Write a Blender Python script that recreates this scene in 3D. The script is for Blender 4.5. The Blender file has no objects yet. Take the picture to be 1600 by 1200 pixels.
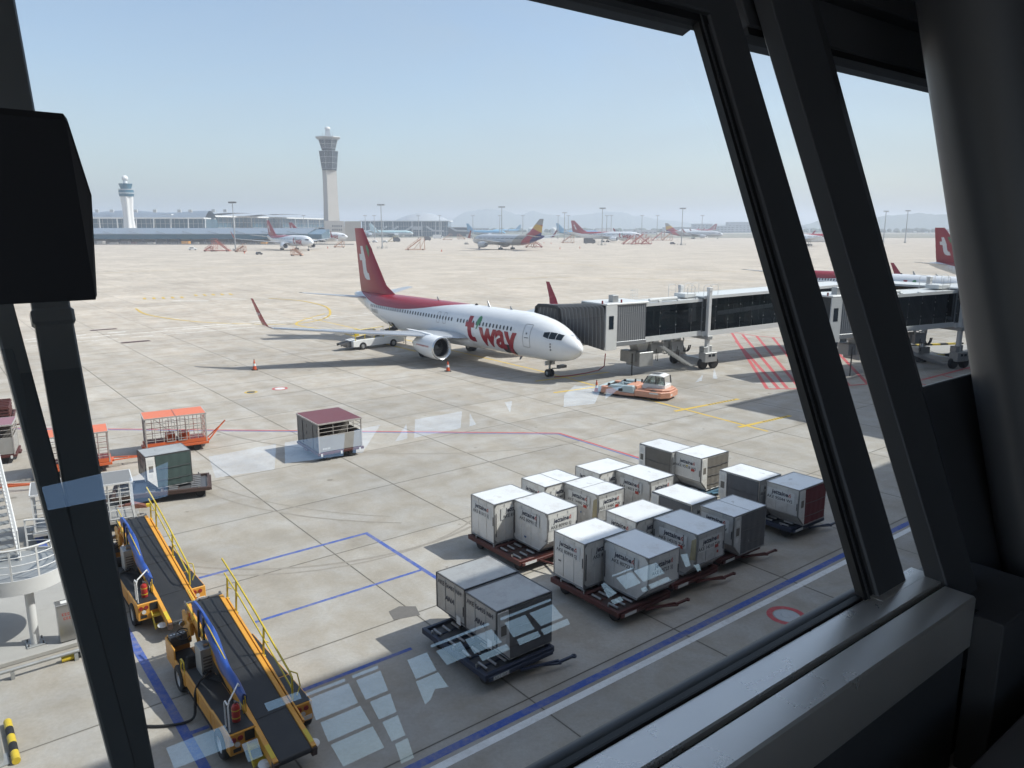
import bpy, bmesh, math, random
from mathutils import Vector, Matrix, Euler
from mathutils.geometry import delaunay_2d_cdt
random.seed(7)
SC = bpy.context.scene
COL = SC.collection
R = math.radians

# ---------------------------------------------------------------- camera, sky, sun, exposure
PITCH = math.atan(245 / 1200.0)
EYE = 12.6
cam_data = bpy.data.cameras.new('camera')
cam_data.sensor_width = 36.0
cam_data.lens = 27.0
cam_data.clip_start = 0.05
cam_data.clip_end = 30000
cam = bpy.data.objects.new('camera', cam_data)
cam.location = (0, 0, EYE)
cam.rotation_euler = (math.pi / 2 - PITCH, 0, 0)
COL.objects.link(cam)
SC.camera = cam

SUN_EL = R(48.5)
SUN_DIR = Vector((math.cos(SUN_EL) * .998, math.cos(SUN_EL) * .07, math.sin(SUN_EL)))
world = bpy.data.worlds.new('World')
SC.world = world
world.use_nodes = True
wt = world.node_tree
wt.nodes.clear()
wo = wt.nodes.new('ShaderNodeOutputWorld')
wb = wt.nodes.new('ShaderNodeBackground')
ws = wt.nodes.new('ShaderNodeTexSky')
ws.sky_type = 'NISHITA'
ws.sun_disc = False
ws.sun_elevation = SUN_EL
ws.sun_rotation = R(86)
ws.altitude = 0
ws.air_density = 1.0
ws.dust_density = 2.2
ws.ozone_density = 1.2
wb.inputs[1].default_value = 0.135
# thin high veil of cirrus over the whole sky
wtc = wt.nodes.new('ShaderNodeTexCoord')
wmp = wt.nodes.new('ShaderNodeMapping')
wmp.inputs['Scale'].default_value = (1.2, 1.2, 5.0)
wmp.inputs['Rotation'].default_value = (0, R(4), R(30))
wn = wt.nodes.new('ShaderNodeTexNoise')
wn.inputs['Scale'].default_value = 1.7
wn.inputs['Detail'].default_value = 7.0
wn.inputs['Roughness'].default_value = .58
wn.inputs['Distortion'].default_value = .6
wr = wt.nodes.new('ShaderNodeMapRange')
for i_, v_ in ((1, .38), (2, .72), (3, .16), (4, .46)):
    wr.inputs[i_].default_value = v_
wm = wt.nodes.new('ShaderNodeMix')
wm.data_type = 'RGBA'
wm.inputs[7].default_value = (2.75, 3.1, 3.45, 1)
wt.links.new(wtc.outputs['Generated'], wmp.inputs[0])
wt.links.new(wmp.outputs[0], wn.inputs['Vector'])
wt.links.new(wn.outputs[0], wr.inputs[0])
wt.links.new(wr.outputs[0], wm.inputs[0])
wt.links.new(ws.outputs[0], wm.inputs[6])
wt.links.new(wm.outputs[2], wb.inputs[0])
wt.links.new(wb.outputs[0], wo.inputs[0])

sd = bpy.data.lights.new('sun', 'SUN')
sd.energy = 3.55
sd.angle = R(0.53)
sd.color = (1.0, 0.955, 0.89)
sun = bpy.data.objects.new('sun', sd)
sun.rotation_euler = SUN_DIR.to_track_quat('Z', 'Y').to_euler()
sun.location = (60, 20, 120)
COL.objects.link(sun)

SC.view_settings.view_transform = 'Standard'
SC.view_settings.look = 'None'
SC.view_settings.gamma = 1.0
SC.view_settings.exposure = 0.75
SC.view_settings.use_curve_mapping = False
SC.render.engine = 'CYCLES'
SC.cycles.use_denoising = True
SC.cycles.max_bounces = 8
SC.cycles.transparent_max_bounces = 24
SC.cycles.volume_bounces = 1

# ---------------------------------------------------------------- frames and helpers
ANG = 38.2                                   # the terminal front runs at this angle
AR = R(ANG)
DX, DY = math.cos(AR), math.sin(AR)

def P(s, w, z=0.0):
    """metres along the terminal front (s) and out from it (w) to world"""
    return Vector((s * DX - w * DY, s * DY + w * DX, z))

_f = 1200.0
_F = Vector((0, math.cos(PITCH), -math.sin(PITCH)))
_U = Vector((0, math.sin(PITCH), math.cos(PITCH)))

def ray(u, v):
    return _F + Vector(((u - 800) / _f, 0, 0)) + _U * ((600 - v) / _f)

def gp(u, v, z=0.0):
    """where a sight line of the photograph meets the level z"""
    d = ray(u, v)
    t = (z - EYE) / d.z
    return Vector((d.x * t, d.y * t, z))

def far(u, v, Y):
    d = ray(u, v)
    t = Y / d.y
    return Vector((d.x * t, Y, EYE + d.z * t))

def lerp(a, b, t):
    return a + (b - a) * t

# --- materials
def nd(t, typ, ins=None, **props):
    n = t.nodes.new(typ)
    for k, v in props.items():
        setattr(n, k, v)
    for k, v in (ins or {}).items():
        if isinstance(v, bpy.types.NodeSocket):
            t.links.new(v, n.inputs[k])
        else:
            n.inputs[k].default_value = v
    return n

def mth(t, op, a, b=None, c=None, clamp=False):
    n = nd(t, 'ShaderNodeMath', operation=op, use_clamp=clamp)
    for i, v in enumerate((a, b, c)):
        if v is None:
            continue
        if isinstance(v, bpy.types.NodeSocket):
            t.links.new(v, n.inputs[i])
        else:
            n.inputs[i].default_value = v
    return n.outputs[0]

def mixc(t, fac, a, b, mode='MIX'):
    n = nd(t, 'ShaderNodeMix', data_type='RGBA', blend_type=mode)
    for k, v in ((0, fac), (6, a), (7, b)):
        if isinstance(v, bpy.types.NodeSocket):
            t.links.new(v, n.inputs[k])
        else:
            n.inputs[k].default_value = (*v, 1) if isinstance(v, tuple) and len(v) == 3 else v
    return n.outputs[2]

def ramp(t, fac, stops):
    n = nd(t, 'ShaderNodeValToRGB', {0: fac})
    e = n.color_ramp.elements
    while len(e) < len(stops):
        e.new(0.5)
    for el, (p, c) in zip(e, stops):
        el.position = p
        el.color = (c, c, c, 1) if not isinstance(c, tuple) else (*c, 1)
    return n.outputs[0]

_mats = {}
def M(name, col=(.5, .5, .5), rough=.5, metal=0.0, var=.08, scale=3.0, dirt=0.0, dirtcol=(.12, .1, .08), bump=0.0, spec=.5, rand=0.0):
    """paint, metal, rubber, cloth ... with fine uneven tone, wear and relief"""
    if name in _mats:
        return _mats[name]
    m = bpy.data.materials.new(name)
    m.use_nodes = True
    t = m.node_tree
    b = t.nodes['Principled BSDF']
    tc = nd(t, 'ShaderNodeTexCoord').outputs['Object']
    n1 = nd(t, 'ShaderNodeTexNoise', {'Vector': tc, 'Scale': scale, 'Detail': 6.0, 'Roughness': .65}).outputs[0]
    f = mth(t, 'MULTIPLY_ADD', n1, 2 * var, 1 - var)
    c = mixc(t, 1.0, col, f, 'MULTIPLY')
    if rand:
        oi = nd(t, 'ShaderNodeObjectInfo').outputs['Random']
        c = mixc(t, 1.0, c, mth(t, 'MULTIPLY_ADD', oi, 2 * rand, 1 - rand), 'MULTIPLY')
    if dirt:
        n2 = nd(t, 'ShaderNodeTexNoise', {'Vector': tc, 'Scale': scale * .6, 'Detail': 9.0, 'Roughness': .72}).outputs[0]
        d = ramp(t, n2, [(.48, 0.0), (.72, 1.0)])
        c = mixc(t, mth(t, 'MULTIPLY', d, dirt), c, dirtcol)
    t.links.new(c, b.inputs['Base Color'])
    t.links.new(mth(t, 'MULTIPLY_ADD', n1, .16, rough - .08, clamp=True), b.inputs['Roughness'])
    b.inputs['Metallic'].default_value = metal
    b.inputs['Specular IOR Level'].default_value = spec
    if bump:
        bn = nd(t, 'ShaderNodeBump', {'Height': n1, 'Strength': bump, 'Distance': .02})
        t.links.new(bn.outputs[0], b.inputs['Normal'])
    _mats[name] = m
    return m

# --- mesh builder
class MB:
    def __init__(s):
        s.v, s.f, s.mi, s.cur = [], [], [], 0
        s.X = Matrix.Identity(4)
    def mat(s, i):
        s.cur = i
        return s
    def add(s, vs, fs):
        o = len(s.v)
        s.v += [tuple(s.X @ Vector(p)) for p in vs]
        s.f += [tuple(i + o for i in q) for q in fs]
        s.mi += [s.cur] * len(fs)
        return s
    def box(s, x0, x1, y0, y1, z0, z1):
        vs = [(x, y, z) for z in (z0, z1) for y in (y0, y1) for x in (x0, x1)]
        return s.add(vs, [(0, 2, 3, 1), (4, 5, 7, 6), (0, 1, 5, 4), (2, 6, 7, 3), (0, 4, 6, 2), (1, 3, 7, 5)])
    def bar(s, a, b, w=.05, h=None, up=(0, 0, 1)):
        """square bar from a to b"""
        a, b = Vector(a), Vector(b)
        h = h or w
        d = (b - a).normalized()
        u = Vector(up)
        if abs(d.dot(u)) > .98:
            u = Vector((1, 0, 0))
        r = d.cross(u).normalized()
        u = r.cross(d)
        vs = [p + r * i * w / 2 + u * j * h / 2 for p in (a, b) for j in (-1, 1) for i in (-1, 1)]
        return s.add(vs, [(0, 1, 3, 2), (4, 6, 7, 5), (0, 4, 5, 1), (2, 3, 7, 6), (0, 2, 6, 4), (1, 5, 7, 3)])
    def cyl(s, a, b, r, n=10, r2=None, caps=True):
        a, b = Vector(a), Vector(b)
        r2 = r if r2 is None else r2
        d = (b - a).normalized()
        u = Vector((0, 0, 1)) if abs(d.z) < .95 else Vector((1, 0, 0))
        e1 = d.cross(u).normalized()
        e2 = d.cross(e1)
        vs = []
        for p, q in ((a, r), (b, r2)):
            for i in range(n):
                t = 2 * math.pi * i / n
                vs.append(p + (e1 * math.cos(t) + e2 * math.sin(t)) * q)
        fs = [(i, i + n, (i + 1) % n + n, (i + 1) % n) for i in range(n)]
        if caps:
            fs += [tuple(range(n)), tuple(range(2 * n - 1, n - 1, -1))]
        return s.add(vs, fs)
    def tube(s, pts, r, n=6):
        pts = [Vector(p) for p in pts]
        vs, fs = [], []
        e1 = None
        for k, p in enumerate(pts):
            d = (pts[min(k + 1, len(pts) - 1)] - pts[max(k - 1, 0)]).normalized()
            if e1 is None:
                u = Vector((0, 0, 1)) if abs(d.z) < .9 else Vector((1, 0, 0))
                e1 = d.cross(u).normalized()
            e1 = (e1 - d * e1.dot(d)).normalized()
            e2 = d.cross(e1)
            for i in range(n):
                t = 2 * math.pi * i / n
                vs.append(p + (e1 * math.cos(t) + e2 * math.sin(t)) * r)
        for k in range(len(pts) - 1):
            for i in range(n):
                a, b = k * n + i, k * n + (i + 1) % n
                fs.append((a, b, b + n, a + n))
        fs += [tuple(range(n - 1, -1, -1)), tuple(range(len(vs) - n, len(vs)))]
        return s.add(vs, fs)
    def prism(s, poly, a, b, axis='z'):
        """polygon extruded from a to b along an axis; poly coords are the two other axes in order"""
        n = len(poly)
        def pt(p, h):
            return {'z': (p[0], p[1], h), 'y': (p[0], h, p[1]), 'x': (h, p[0], p[1])}[axis]
        vs = [pt(p, a) for p in poly] + [pt(p, b) for p in poly]
        fs = [(i, (i + 1) % n, (i + 1) % n + n, i + n) for i in range(n)]
        fs += [tuple(range(n - 1, -1, -1)), tuple(range(n, 2 * n))]
        return s.add(vs, fs)
    def loft(s, rings, closed=True, caps=True):
        n = len(rings[0])
        vs = [p for r in rings for p in r]
        fs = []
        for k in range(len(rings) - 1):
            for i in range(n if closed else n - 1):
                a, b = k * n + i, k * n + (i + 1) % n
                fs.append((a, b, b + n, a + n))
        if caps and closed:
            fs += [tuple(range(n - 1, -1, -1)), tuple(range(len(vs) - n, len(vs)))]
        return s.add(vs, fs)
    def lathe(s, prof, n=16, axis='z', c=(0, 0, 0)):
        rings = []
        for r, h in prof:
            ring = []
            for i in range(n):
                t = 2 * math.pi * i / n
                p = (r * math.cos(t), r * math.sin(t))
                q = {'z': (p[0], p[1], h), 'x': (h, p[0], p[1]), 'y': (p[0], h, p[1])}[axis]
                ring.append((q[0] + c[0], q[1] + c[1], q[2] + c[2]))
            rings.append(ring)
        return s.loft(rings, caps=False)
    def quad(s, a, b, c, d):
        return s.add([a, b, c, d], [(0, 1, 2, 3)])
    def ball(s, c, r, n=10, m=6, sz=1.0):
        rings = [[(c[0] + r * math.sin(math.pi * j / m) * math.cos(2 * math.pi * i / n),
                   c[1] + r * math.sin(math.pi * j / m) * math.sin(2 * math.pi * i / n),
                   c[2] - r * sz * math.cos(math.pi * j / m)) for i in range(n)] for j in range(m + 1)]
        rings[0] = [(c[0] + 1e-4 * math.cos(i), c[1] + 1e-4 * math.sin(i), c[2] - r * sz) for i in range(n)]
        rings[-1] = [(c[0] + 1e-4 * math.cos(i), c[1] + 1e-4 * math.sin(i), c[2] + r * sz) for i in range(n)]
        return s.loft(rings)
    def build(s, name, mats, parent=None, smooth=False, bevel=0.0, loc=None, rotz=0.0, label=None, fixn=True):
        me = bpy.data.meshes.new(name)
        me.from_pydata(s.v, [], s.f)
        if not isinstance(mats, (list, tuple)):
            mats = [mats]
        for m in mats:
            me.materials.append(m)
        me.polygons.foreach_set('material_index', s.mi)
        if fixn:
            bm = bmesh.new()
            bm.from_mesh(me)
            bmesh.ops.recalc_face_normals(bm, faces=bm.faces)
            bm.to_mesh(me)
            bm.free()
        if smooth:
            me.polygons.foreach_set('use_smooth', [True] * len(me.polygons))
            me.set_sharp_from_angle(angle=R(38 if smooth is True else smooth))
        me.update()
        return link(name, me, parent, loc, rotz, bevel, label)

def link(name, me, parent=None, loc=None, rotz=0.0, bevel=0.0, label=None):
    o = bpy.data.objects.new(name, me)
    COL.objects.link(o)
    if parent:
        o.parent = parent
    if loc is not None:
        o.location = loc
    if rotz:
        o.rotation_euler = (0, 0, rotz)
    if bevel:
        b = o.modifiers.new('bevel', 'BEVEL')
        b.width = bevel
        b.segments = 1
        b.limit_method = 'ANGLE'
        b.angle_limit = R(50)
    if label:
        o['label'] = label
    return o

def tag(o, label=None, cat=None, group=None, kind=None):
    if label: o['label'] = label
    if cat: o['category'] = cat
    if group: o['group'] = group
    if kind: o['kind'] = kind
    return o

def thing(name, label, cat, loc=(0, 0, 0), rotz=0.0, group=None):
    o = bpy.data.objects.new(name, None)
    o.empty_display_size = .3
    COL.objects.link(o)
    o.location = loc
    o.rotation_euler = (0, 0, rotz)
    return tag(o, label, cat, group)

def copy_tree(o, parent=None):
    c = o.copy()
    COL.objects.link(c)
    if parent is not None:
        c.parent = parent
    for ch in list(o.children):
        copy_tree(ch, c)
    return c

def dup(root, loc, rotz, label=None, group=None):
    c = copy_tree(root)
    c.location = loc
    c.rotation_euler = (0, 0, rotz)
    if label: c['label'] = label
    if group: c['group'] = group
    return c

# --- lettering
_tx = {}
def text_mesh(txt, size=1.0, bold=0.0, shear=0.0, sx=1.0, key=None):
    k = (txt, size, bold, shear, sx)
    if k in _tx:
        return _tx[k]
    cu = bpy.data.curves.new('text', 'FONT')
    cu.body = txt
    cu.size = size
    cu.offset = bold
    cu.shear = shear
    cu.resolution_u = 2
    cu.space_character = 1.0
    ob = bpy.data.objects.new('text', cu)
    COL.objects.link(ob)
    bpy.context.view_layer.update()
    dg = bpy.context.evaluated_depsgraph_get()
    me = bpy.data.meshes.new_from_object(ob.evaluated_get(dg))
    bpy.data.objects.remove(ob)
    xs = [v.co.x for v in me.vertices] or [0, 1]
    x0, x1 = min(xs), max(xs)
    for v in me.vertices:
        v.co.x = (v.co.x - x0) * sx
    me['w'] = (x1 - x0) * sx
    _tx[k] = me
    return me

def face_mat(origin, normal, up=(0, 0, 1)):
    n = Vector(normal).normalized()
    u = Vector(up)
    r = u.cross(n).normalized()
    u = n.cross(r)
    m = Matrix((r, u, n)).transposed().to_4x4()
    m.translation = Vector(origin)
    return m

def put_text(name, txt, size, origin, normal, mat, parent, bold=0.0, shear=0.0, sx=1.0, up=(0, 0, 1), center=True):
    """flat print on a face; origin is the middle of the base line"""
    me = text_mesh(txt, size, bold, shear, sx).copy()
    me.name = name
    w = me['w']
    if center:
        for v in me.vertices:
            v.co.x -= w / 2
    me.transform(face_mat(origin, normal, up))
    me.materials.clear()
    me.materials.append(mat)
    return link(name, me, parent)
# ---------------------------------------------------------------- materials
def concrete_mat():
    m = bpy.data.materials.new('apron_concrete')
    m.use_nodes = True
    t = m.node_tree
    b = t.nodes['Principled BSDF']
    pos = nd(t, 'ShaderNodeNewGeometry').outputs['Position']
    rot = nd(t, 'ShaderNodeVectorRotate', {'Vector': pos, 'Axis': (0, 0, 1), 'Angle': -AR}, rotation_type='AXIS_ANGLE').outputs[0]
    sh = nd(t, 'ShaderNodeVectorMath', {0: rot, 1: (0, -2.5, 0)}, operation='ADD').outputs[0]
    dv = nd(t, 'ShaderNodeVectorMath', {0: sh, 1: (1 / 6.0, 1 / 6.0, 0)}, operation='MULTIPLY').outputs[0]
    fl = nd(t, 'ShaderNodeVectorMath', {0: dv}, operation='FLOOR').outputs[0]
    cell = nd(t, 'ShaderNodeTexWhiteNoise', {'Vector': fl}, noise_dimensions='2D').outputs[0]
    big = nd(t, 'ShaderNodeTexNoise', {'Vector': pos, 'Scale': .06, 'Detail': 5.0, 'Roughness': .6}).outputs[0]
    mid = nd(t, 'ShaderNodeTexNoise', {'Vector': pos, 'Scale': .55, 'Detail': 8.0, 'Roughness': .68, 'Distortion': .4}).outputs[0]
    fine = nd(t, 'ShaderNodeTexNoise', {'Vector': pos, 'Scale': 9.0, 'Detail': 8.0, 'Roughness': .75}).outputs[0]
    st = nd(t, 'ShaderNodeVectorMath', {0: rot, 1: (.35, .05, 1)}, operation='MULTIPLY').outputs[0]
    streak = nd(t, 'ShaderNodeTexNoise', {'Vector': st, 'Scale': 1.6, 'Detail': 5.0, 'Roughness': .6}).outputs[0]
    st2 = nd(t, 'ShaderNodeVectorMath', {0: rot, 1: (.04, .5, 1)}, operation='MULTIPLY').outputs[0]
    streak2 = nd(t, 'ShaderNodeTexNoise', {'Vector': st2, 'Scale': 1.3, 'Detail': 5.0, 'Roughness': .6}).outputs[0]
    v = mth(t, 'MULTIPLY_ADD', cell, .13, .93)
    v = mth(t, 'MULTIPLY', v, mth(t, 'MULTIPLY_ADD', big, .7, .65))
    v = mth(t, 'MULTIPLY', v, mth(t, 'MULTIPLY_ADD', mid, .8, .6))
    v = mth(t, 'MULTIPLY', v, mth(t, 'MULTIPLY_ADD', fine, .55, .725))
    v = mth(t, 'MULTIPLY', v, mth(t, 'MULTIPLY_ADD', streak, .45, .775))
    v = mth(t, 'MULTIPLY', v, mth(t, 'MULTIPLY_ADD', streak2, .55, .725))
    # greyer tone by the terminal, paler and warmer farther out
    wd = nd(t, 'ShaderNodeSeparateXYZ', {0: rot}).outputs[1]
    zone = nd(t, 'ShaderNodeMapRange', {0: mth(t, 'MULTIPLY_ADD', big, 30.0, wd), 1: 45.0, 2: 135.0}).outputs[0]
    c1 = mixc(t, zone, (.355, .322, .272), (.47, .40, .322))
    c2 = mixc(t, zone, (.345, .328, .300), (.45, .405, .35))
    col = mixc(t, 1.0, c1, v, 'MULTIPLY')
    wh = mixc(t, 1.0, c2, v, 'MULTIPLY')
    col = mixc(t, ramp(t, mid, [(.4, 0.0), (.62, 1.0)]), col, wh)
    # oil and water spots, rubber specks
    vo = nd(t, 'ShaderNodeTexVoronoi', {'Vector': pos, 'Scale': .55, 'Randomness': 1.0})
    wob = mth(t, 'ADD', vo.outputs['Distance'], mth(t, 'MULTIPLY_ADD', fine, .12, -.06))
    rad = mth(t, 'MULTIPLY_ADD', nd(t, 'ShaderNodeSeparateColor', {0: vo.outputs['Color']}).outputs[0], .17, -.055)
    spot = mth(t, 'SUBTRACT', rad, wob)
    spot = mth(t, 'MULTIPLY', spot, 40.0, clamp=True)
    col = mixc(t, mth(t, 'MULTIPLY', spot, .55), col, (.13, .11, .09))
    vo2 = nd(t, 'ShaderNodeTexVoronoi', {'Vector': pos, 'Scale': 1.9, 'Randomness': 1.0})
    rad2 = mth(t, 'MULTIPLY_ADD', nd(t, 'ShaderNodeSeparateColor', {0: vo2.outputs['Color']}).outputs[1], .16, -.1)
    sp2 = mth(t, 'MULTIPLY', mth(t, 'SUBTRACT', rad2, vo2.outputs['Distance']), 40.0, clamp=True)
    sp2 = mth(t, 'MULTIPLY', sp2, ramp(t, big, [(.45, 0.0), (.6, 1.0)]))
    col = mixc(t, mth(t, 'MULTIPLY', sp2, .7), col, (.1, .09, .08))
    # dark drips / tyre rubber in broad patches
    pat = mth(t, 'MULTIPLY', ramp(t, streak2, [(.52, 0.0), (.75, 1.0)]), ramp(t, big, [(.4, 0.0), (.7, 1.0)]))
    col = mixc(t, mth(t, 'MULTIPLY', pat, .55), col, (.19, .17, .145))
    vo3 = nd(t, 'ShaderNodeTexVoronoi', {'Vector': pos, 'Scale': .16, 'Randomness': 1.0})
    rad3 = mth(t, 'MULTIPLY_ADD', nd(t, 'ShaderNodeSeparateColor', {0: vo3.outputs['Color']}).outputs[2], .26, -.10)
    sp3 = mth(t, 'MULTIPLY', mth(t, 'SUBTRACT', rad3, mth(t, 'ADD', vo3.outputs['Distance'], mth(t, 'MULTIPLY_ADD', mid, .5, -.25))), 9.0, clamp=True)
    col = mixc(t, mth(t, 'MULTIPLY', sp3, .4), col, (.16, .14, .115))
    # joints between the slabs, where the slabs are too far away to be built one by one
    fr = nd(t, 'ShaderNodeVectorMath', {0: dv}, operation='FRACTION').outputs[0]
    sx = nd(t, 'ShaderNodeSeparateXYZ', {0: fr})
    jx = mth(t, 'LESS_THAN', mth(t, 'ABSOLUTE', mth(t, 'SUBTRACT', sx.outputs[0], .5)), .4955)
    jy = mth(t, 'LESS_THAN', mth(t, 'ABSOLUTE', mth(t, 'SUBTRACT', sx.outputs[1], .5)), .4955)
    j = mth(t, 'SUBTRACT', 1.0, mth(t, 'MULTIPLY', jx, jy))
    edge = mth(t, 'MAXIMUM', mth(t, 'ABSOLUTE', mth(t, 'SUBTRACT', sx.outputs[0], .5)), mth(t, 'ABSOLUTE', mth(t, 'SUBTRACT', sx.outputs[1], .5)))
    soil = ramp(t, edge, [(.485, 0.0), (.5, 1.0)])
    col = mixc(t, mth(t, 'MULTIPLY', mth(t, 'MULTIPLY', soil, mid), .45), col, (.16, .145, .12))
    col = mixc(t, mth(t, 'MULTIPLY', j, .6), col, (.11, .1, .085))
    t.links.new(col, b.inputs['Base Color'])
    b.inputs['Roughness'].default_value = .86
    b.inputs['Specular IOR Level'].default_value = .25
    bn = nd(t, 'ShaderNodeBump', {'Height': fine, 'Strength': .25, 'Distance': .01})
    t.links.new(bn.outputs[0], b.inputs['Normal'])
    return m

def glass_mat(name, refl=.2, tint=(.9, .95, .96), rough=0.0):
    """a pane: what lies behind shows through, the rest is mirrored"""
    m = bpy.data.materials.new(name)
    m.use_nodes = True
    t = m.node_tree
    t.nodes.clear()
    out = nd(t, 'ShaderNodeOutputMaterial')
    tr = nd(t, 'ShaderNodeBsdfTransparent', {0: (*tint, 1)})
    gl = nd(t, 'ShaderNodeBsdfGlossy', {0: (.92, .97, 1, 1), 'Roughness': rough})
    lw = nd(t, 'ShaderNodeLayerWeight', {0: .5})
    f = mth(t, 'MULTIPLY_ADD', mth(t, 'POWER', lw.outputs['Facing'], 5.0), .8, refl, clamp=True)
    mx = nd(t, 'ShaderNodeMixShader', {0: f, 1: tr.outputs[0], 2: gl.outputs[0]})
    t.links.new(mx.outputs[0], out.inputs[0])
    _mats[name] = m
    return m

def paint_line(name, col, wear=.35):
    m = bpy.data.materials.new(name)
    m.use_nodes = True
    t = m.node_tree
    b = t.nodes['Principled BSDF']
    pos = nd(t, 'ShaderNodeNewGeometry').outputs['Position']
    n = nd(t, 'ShaderNodeTexNoise', {'Vector': pos, 'Scale': 5.0, 'Detail': 9.0, 'Roughness': .75}).outputs[0]
    n2 = nd(t, 'ShaderNodeTexNoise', {'Vector': pos, 'Scale': .8, 'Detail': 4.0}).outputs[0]
    w = mth(t, 'MULTIPLY', ramp(t, mth(t, 'MULTIPLY_ADD', n2, .35, mth(t, 'MULTIPLY', n, .8)), [(.52, 0.0), (.72, 1.0)]), wear)
    c = mixc(t, 1.0, col, mth(t, 'MULTIPLY_ADD', n, .5, .75), 'MULTIPLY')
    c = mixc(t, w, c, (.3, .27, .235))
    t.links.new(c, b.inputs['Base Color'])
    b.inputs['Roughness'].default_value = .8
    b.inputs['Specular IOR Level'].default_value = .25
    _mats[name] = m
    return m

CONC = concrete_mat()
SEAL = M('joint_sealant', (.10, .09, .075), .9, var=.3, scale=2)
GLASS = glass_mat('window_glass', .17)
BACKGLASS = glass_mat('tinted_back_glass', .06, (.50, .66, .80))
L_BLUE = paint_line('blue_line_paint', (.06, .11, .36), .55)
L_WHITE = paint_line('white_line_paint', (.8, .8, .78), .45)
L_YEL = paint_line('yellow_line_paint', (.62, .42, .06), .5)
L_RED = paint_line('red_line_paint', (.5, .09, .1), .4)
L_FAINT = paint_line('faded_white_paint', (.74, .72, .68), .6)
L_TYRE = paint_line('tyre_rubber_trace', (.265, .24, .205), .98)
L_DARK = paint_line('dark_letter_paint', (.05, .045, .03), .3)
DARKMETAL = M('dark_window_metal', (.07, .075, .08), .38, .3, var=.1, scale=1.5)
FRAMEGREY = M('grey_frame_paint', (.066, .069, .075), .42, 0.0, var=.05, scale=1.2, bump=.02)
LEDGE = M('ledge_paint', (.92, .89, .84), .28, .75, var=.04, scale=2, dirt=.08, dirtcol=(.4, .39, .38), spec=.5)
INNER = M('inner_wall_paint', (.12, .12, .125), .6, var=.05)
ROOM = M('room_wall_paint', (.5, .5, .5), .7, var=.04)
BLACK = M('black_board', (.012, .013, .016), .5, var=.1)
GASKET = M('black_gasket', (.01, .01, .011), .55, var=.1)
EXTPANEL = M('outer_cladding', (.33, .34, .35), .4, .3, var=.06, scale=1)
ALU = M('scuffed_aluminium', (.60, .595, .58), .36, .25, var=.14, scale=2.2, dirt=.5, dirtcol=(.27, .24, .19), bump=.35, rand=.08)
ALUW = M('white_container_panel', (.77, .755, .72), .42, .1, var=.10, scale=1.8, dirt=.55, dirtcol=(.42, .37, .30), bump=.3, rand=.08)
ALUG = M('grey_stained_metal', (.42, .415, .40), .36, .25, var=.14, scale=2.0, dirt=.55, dirtcol=(.17, .13, .1), bump=.14, rand=.06)
ALUTOP = M('container_roof_sheet', (.8, .8, .79), .33, .15, var=.12, scale=1.4, dirt=.6, dirtcol=(.40, .33, .25), bump=.2, rand=.06)
EDGE = M('container_edge_rail', (.34, .34, .34), .35, .7, var=.1, dirt=.3)
EDGED = M('container_edge_dark', (.11, .11, .115), .45, .3, var=.15, dirt=.3)
CURT_G = M('grey_curtain_cloth', (.13, .13, .135), .8, var=.2, scale=4, bump=.25)
CURT_B = M('brown_grey_curtain', (.17, .155, .135), .8, var=.25, scale=4, bump=.25)
CURT_R = M('red_curtain_cloth', (.16, .035, .04), .8, var=.2, scale=4, bump=.2)
CURT_GREEN = M('dark_green_curtain', (.055, .085, .08), .5, var=.25, scale=4, bump=.25)
STICK = M('white_sticker', (.68, .68, .66), .5, var=.06, scale=6, dirt=.25, dirtcol=(.45, .42, .38))
INK = M('navy_ink', (.03, .035, .06), .5, var=.15)
INKG = M('worn_grey_ink', (.055, .055, .06), .6, var=.3, scale=8)
INKR = M('red_ink', (.42, .05, .035), .5, var=.1)
INKB = M('blue_ink', (.05, .13, .3), .5, var=.1)
MAROON = M('maroon_steel', (.1, .028, .024), .55, .1, var=.2, scale=4, dirt=.5, dirtcol=(.07, .05, .04), rand=.1)
NAVY = M('navy_steel', (.025, .036, .07), .5, .1, var=.2, scale=4, dirt=.35, dirtcol=(.05, .045, .04), rand=.1)
DOLLYBLUE = M('light_blue_steel', (.12, .25, .36), .55, .1, var=.15, scale=4, dirt=.4)
RUSTB = M('brown_steel', (.07, .042, .035), .6, .1, var=.25, scale=4, dirt=.4, dirtcol=(.1, .06, .04))
ROLLER = M('steel_roller', (.36, .36, .36), .4, .6, var=.2, scale=6, dirt=.3, dirtcol=(.12, .1, .09))
RUBBER = M('black_rubber', (.016, .016, .017), .7, var=.25, scale=5)
BELT = M('conveyor_rubber', (.018, .019, .021), .55, var=.25, scale=2.5, dirt=.25, dirtcol=(.07, .065, .06), bump=.1)
AMBER = M('orange_yellow_paint', (.66, .31, .04), .4, var=.1, scale=2.5, dirt=.35, dirtcol=(.22, .12, .05), bump=.04)
YELLOW = M('yellow_paint', (.6, .44, .03), .42, var=.1, scale=3, dirt=.3, dirtcol=(.3, .2, .06))
TARP = M('blue_tarpaulin', (.022, .07, .3), .4, var=.25, scale=3, bump=.5)
WHITE = M('white_vehicle_paint', (.72, .72, .7), .35, var=.04, scale=2, dirt=.15, dirtcol=(.45, .42, .38))
STEEL = M('brushed_steel', (.4, .4, .4), .3, .85, var=.1, scale=5)
GALV = M('galvanised_grey', (.36, .37, .37), .45, .4, var=.12, scale=3, dirt=.3, dirtcol=(.2, .18, .16))
REDP = M('red_paint', (.4, .03, .025), .35, var=.1)
ORANGE = M('orange_cart_paint', (.6, .12, .035), .45, var=.08, scale=2, dirt=.25, dirtcol=(.3, .1, .05))
ROOFOR = M('orange_roof_sheet', (.66, .18, .09), .5, var=.06, scale=1.2, dirt=.15, dirtcol=(.45, .2, .12))
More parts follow.
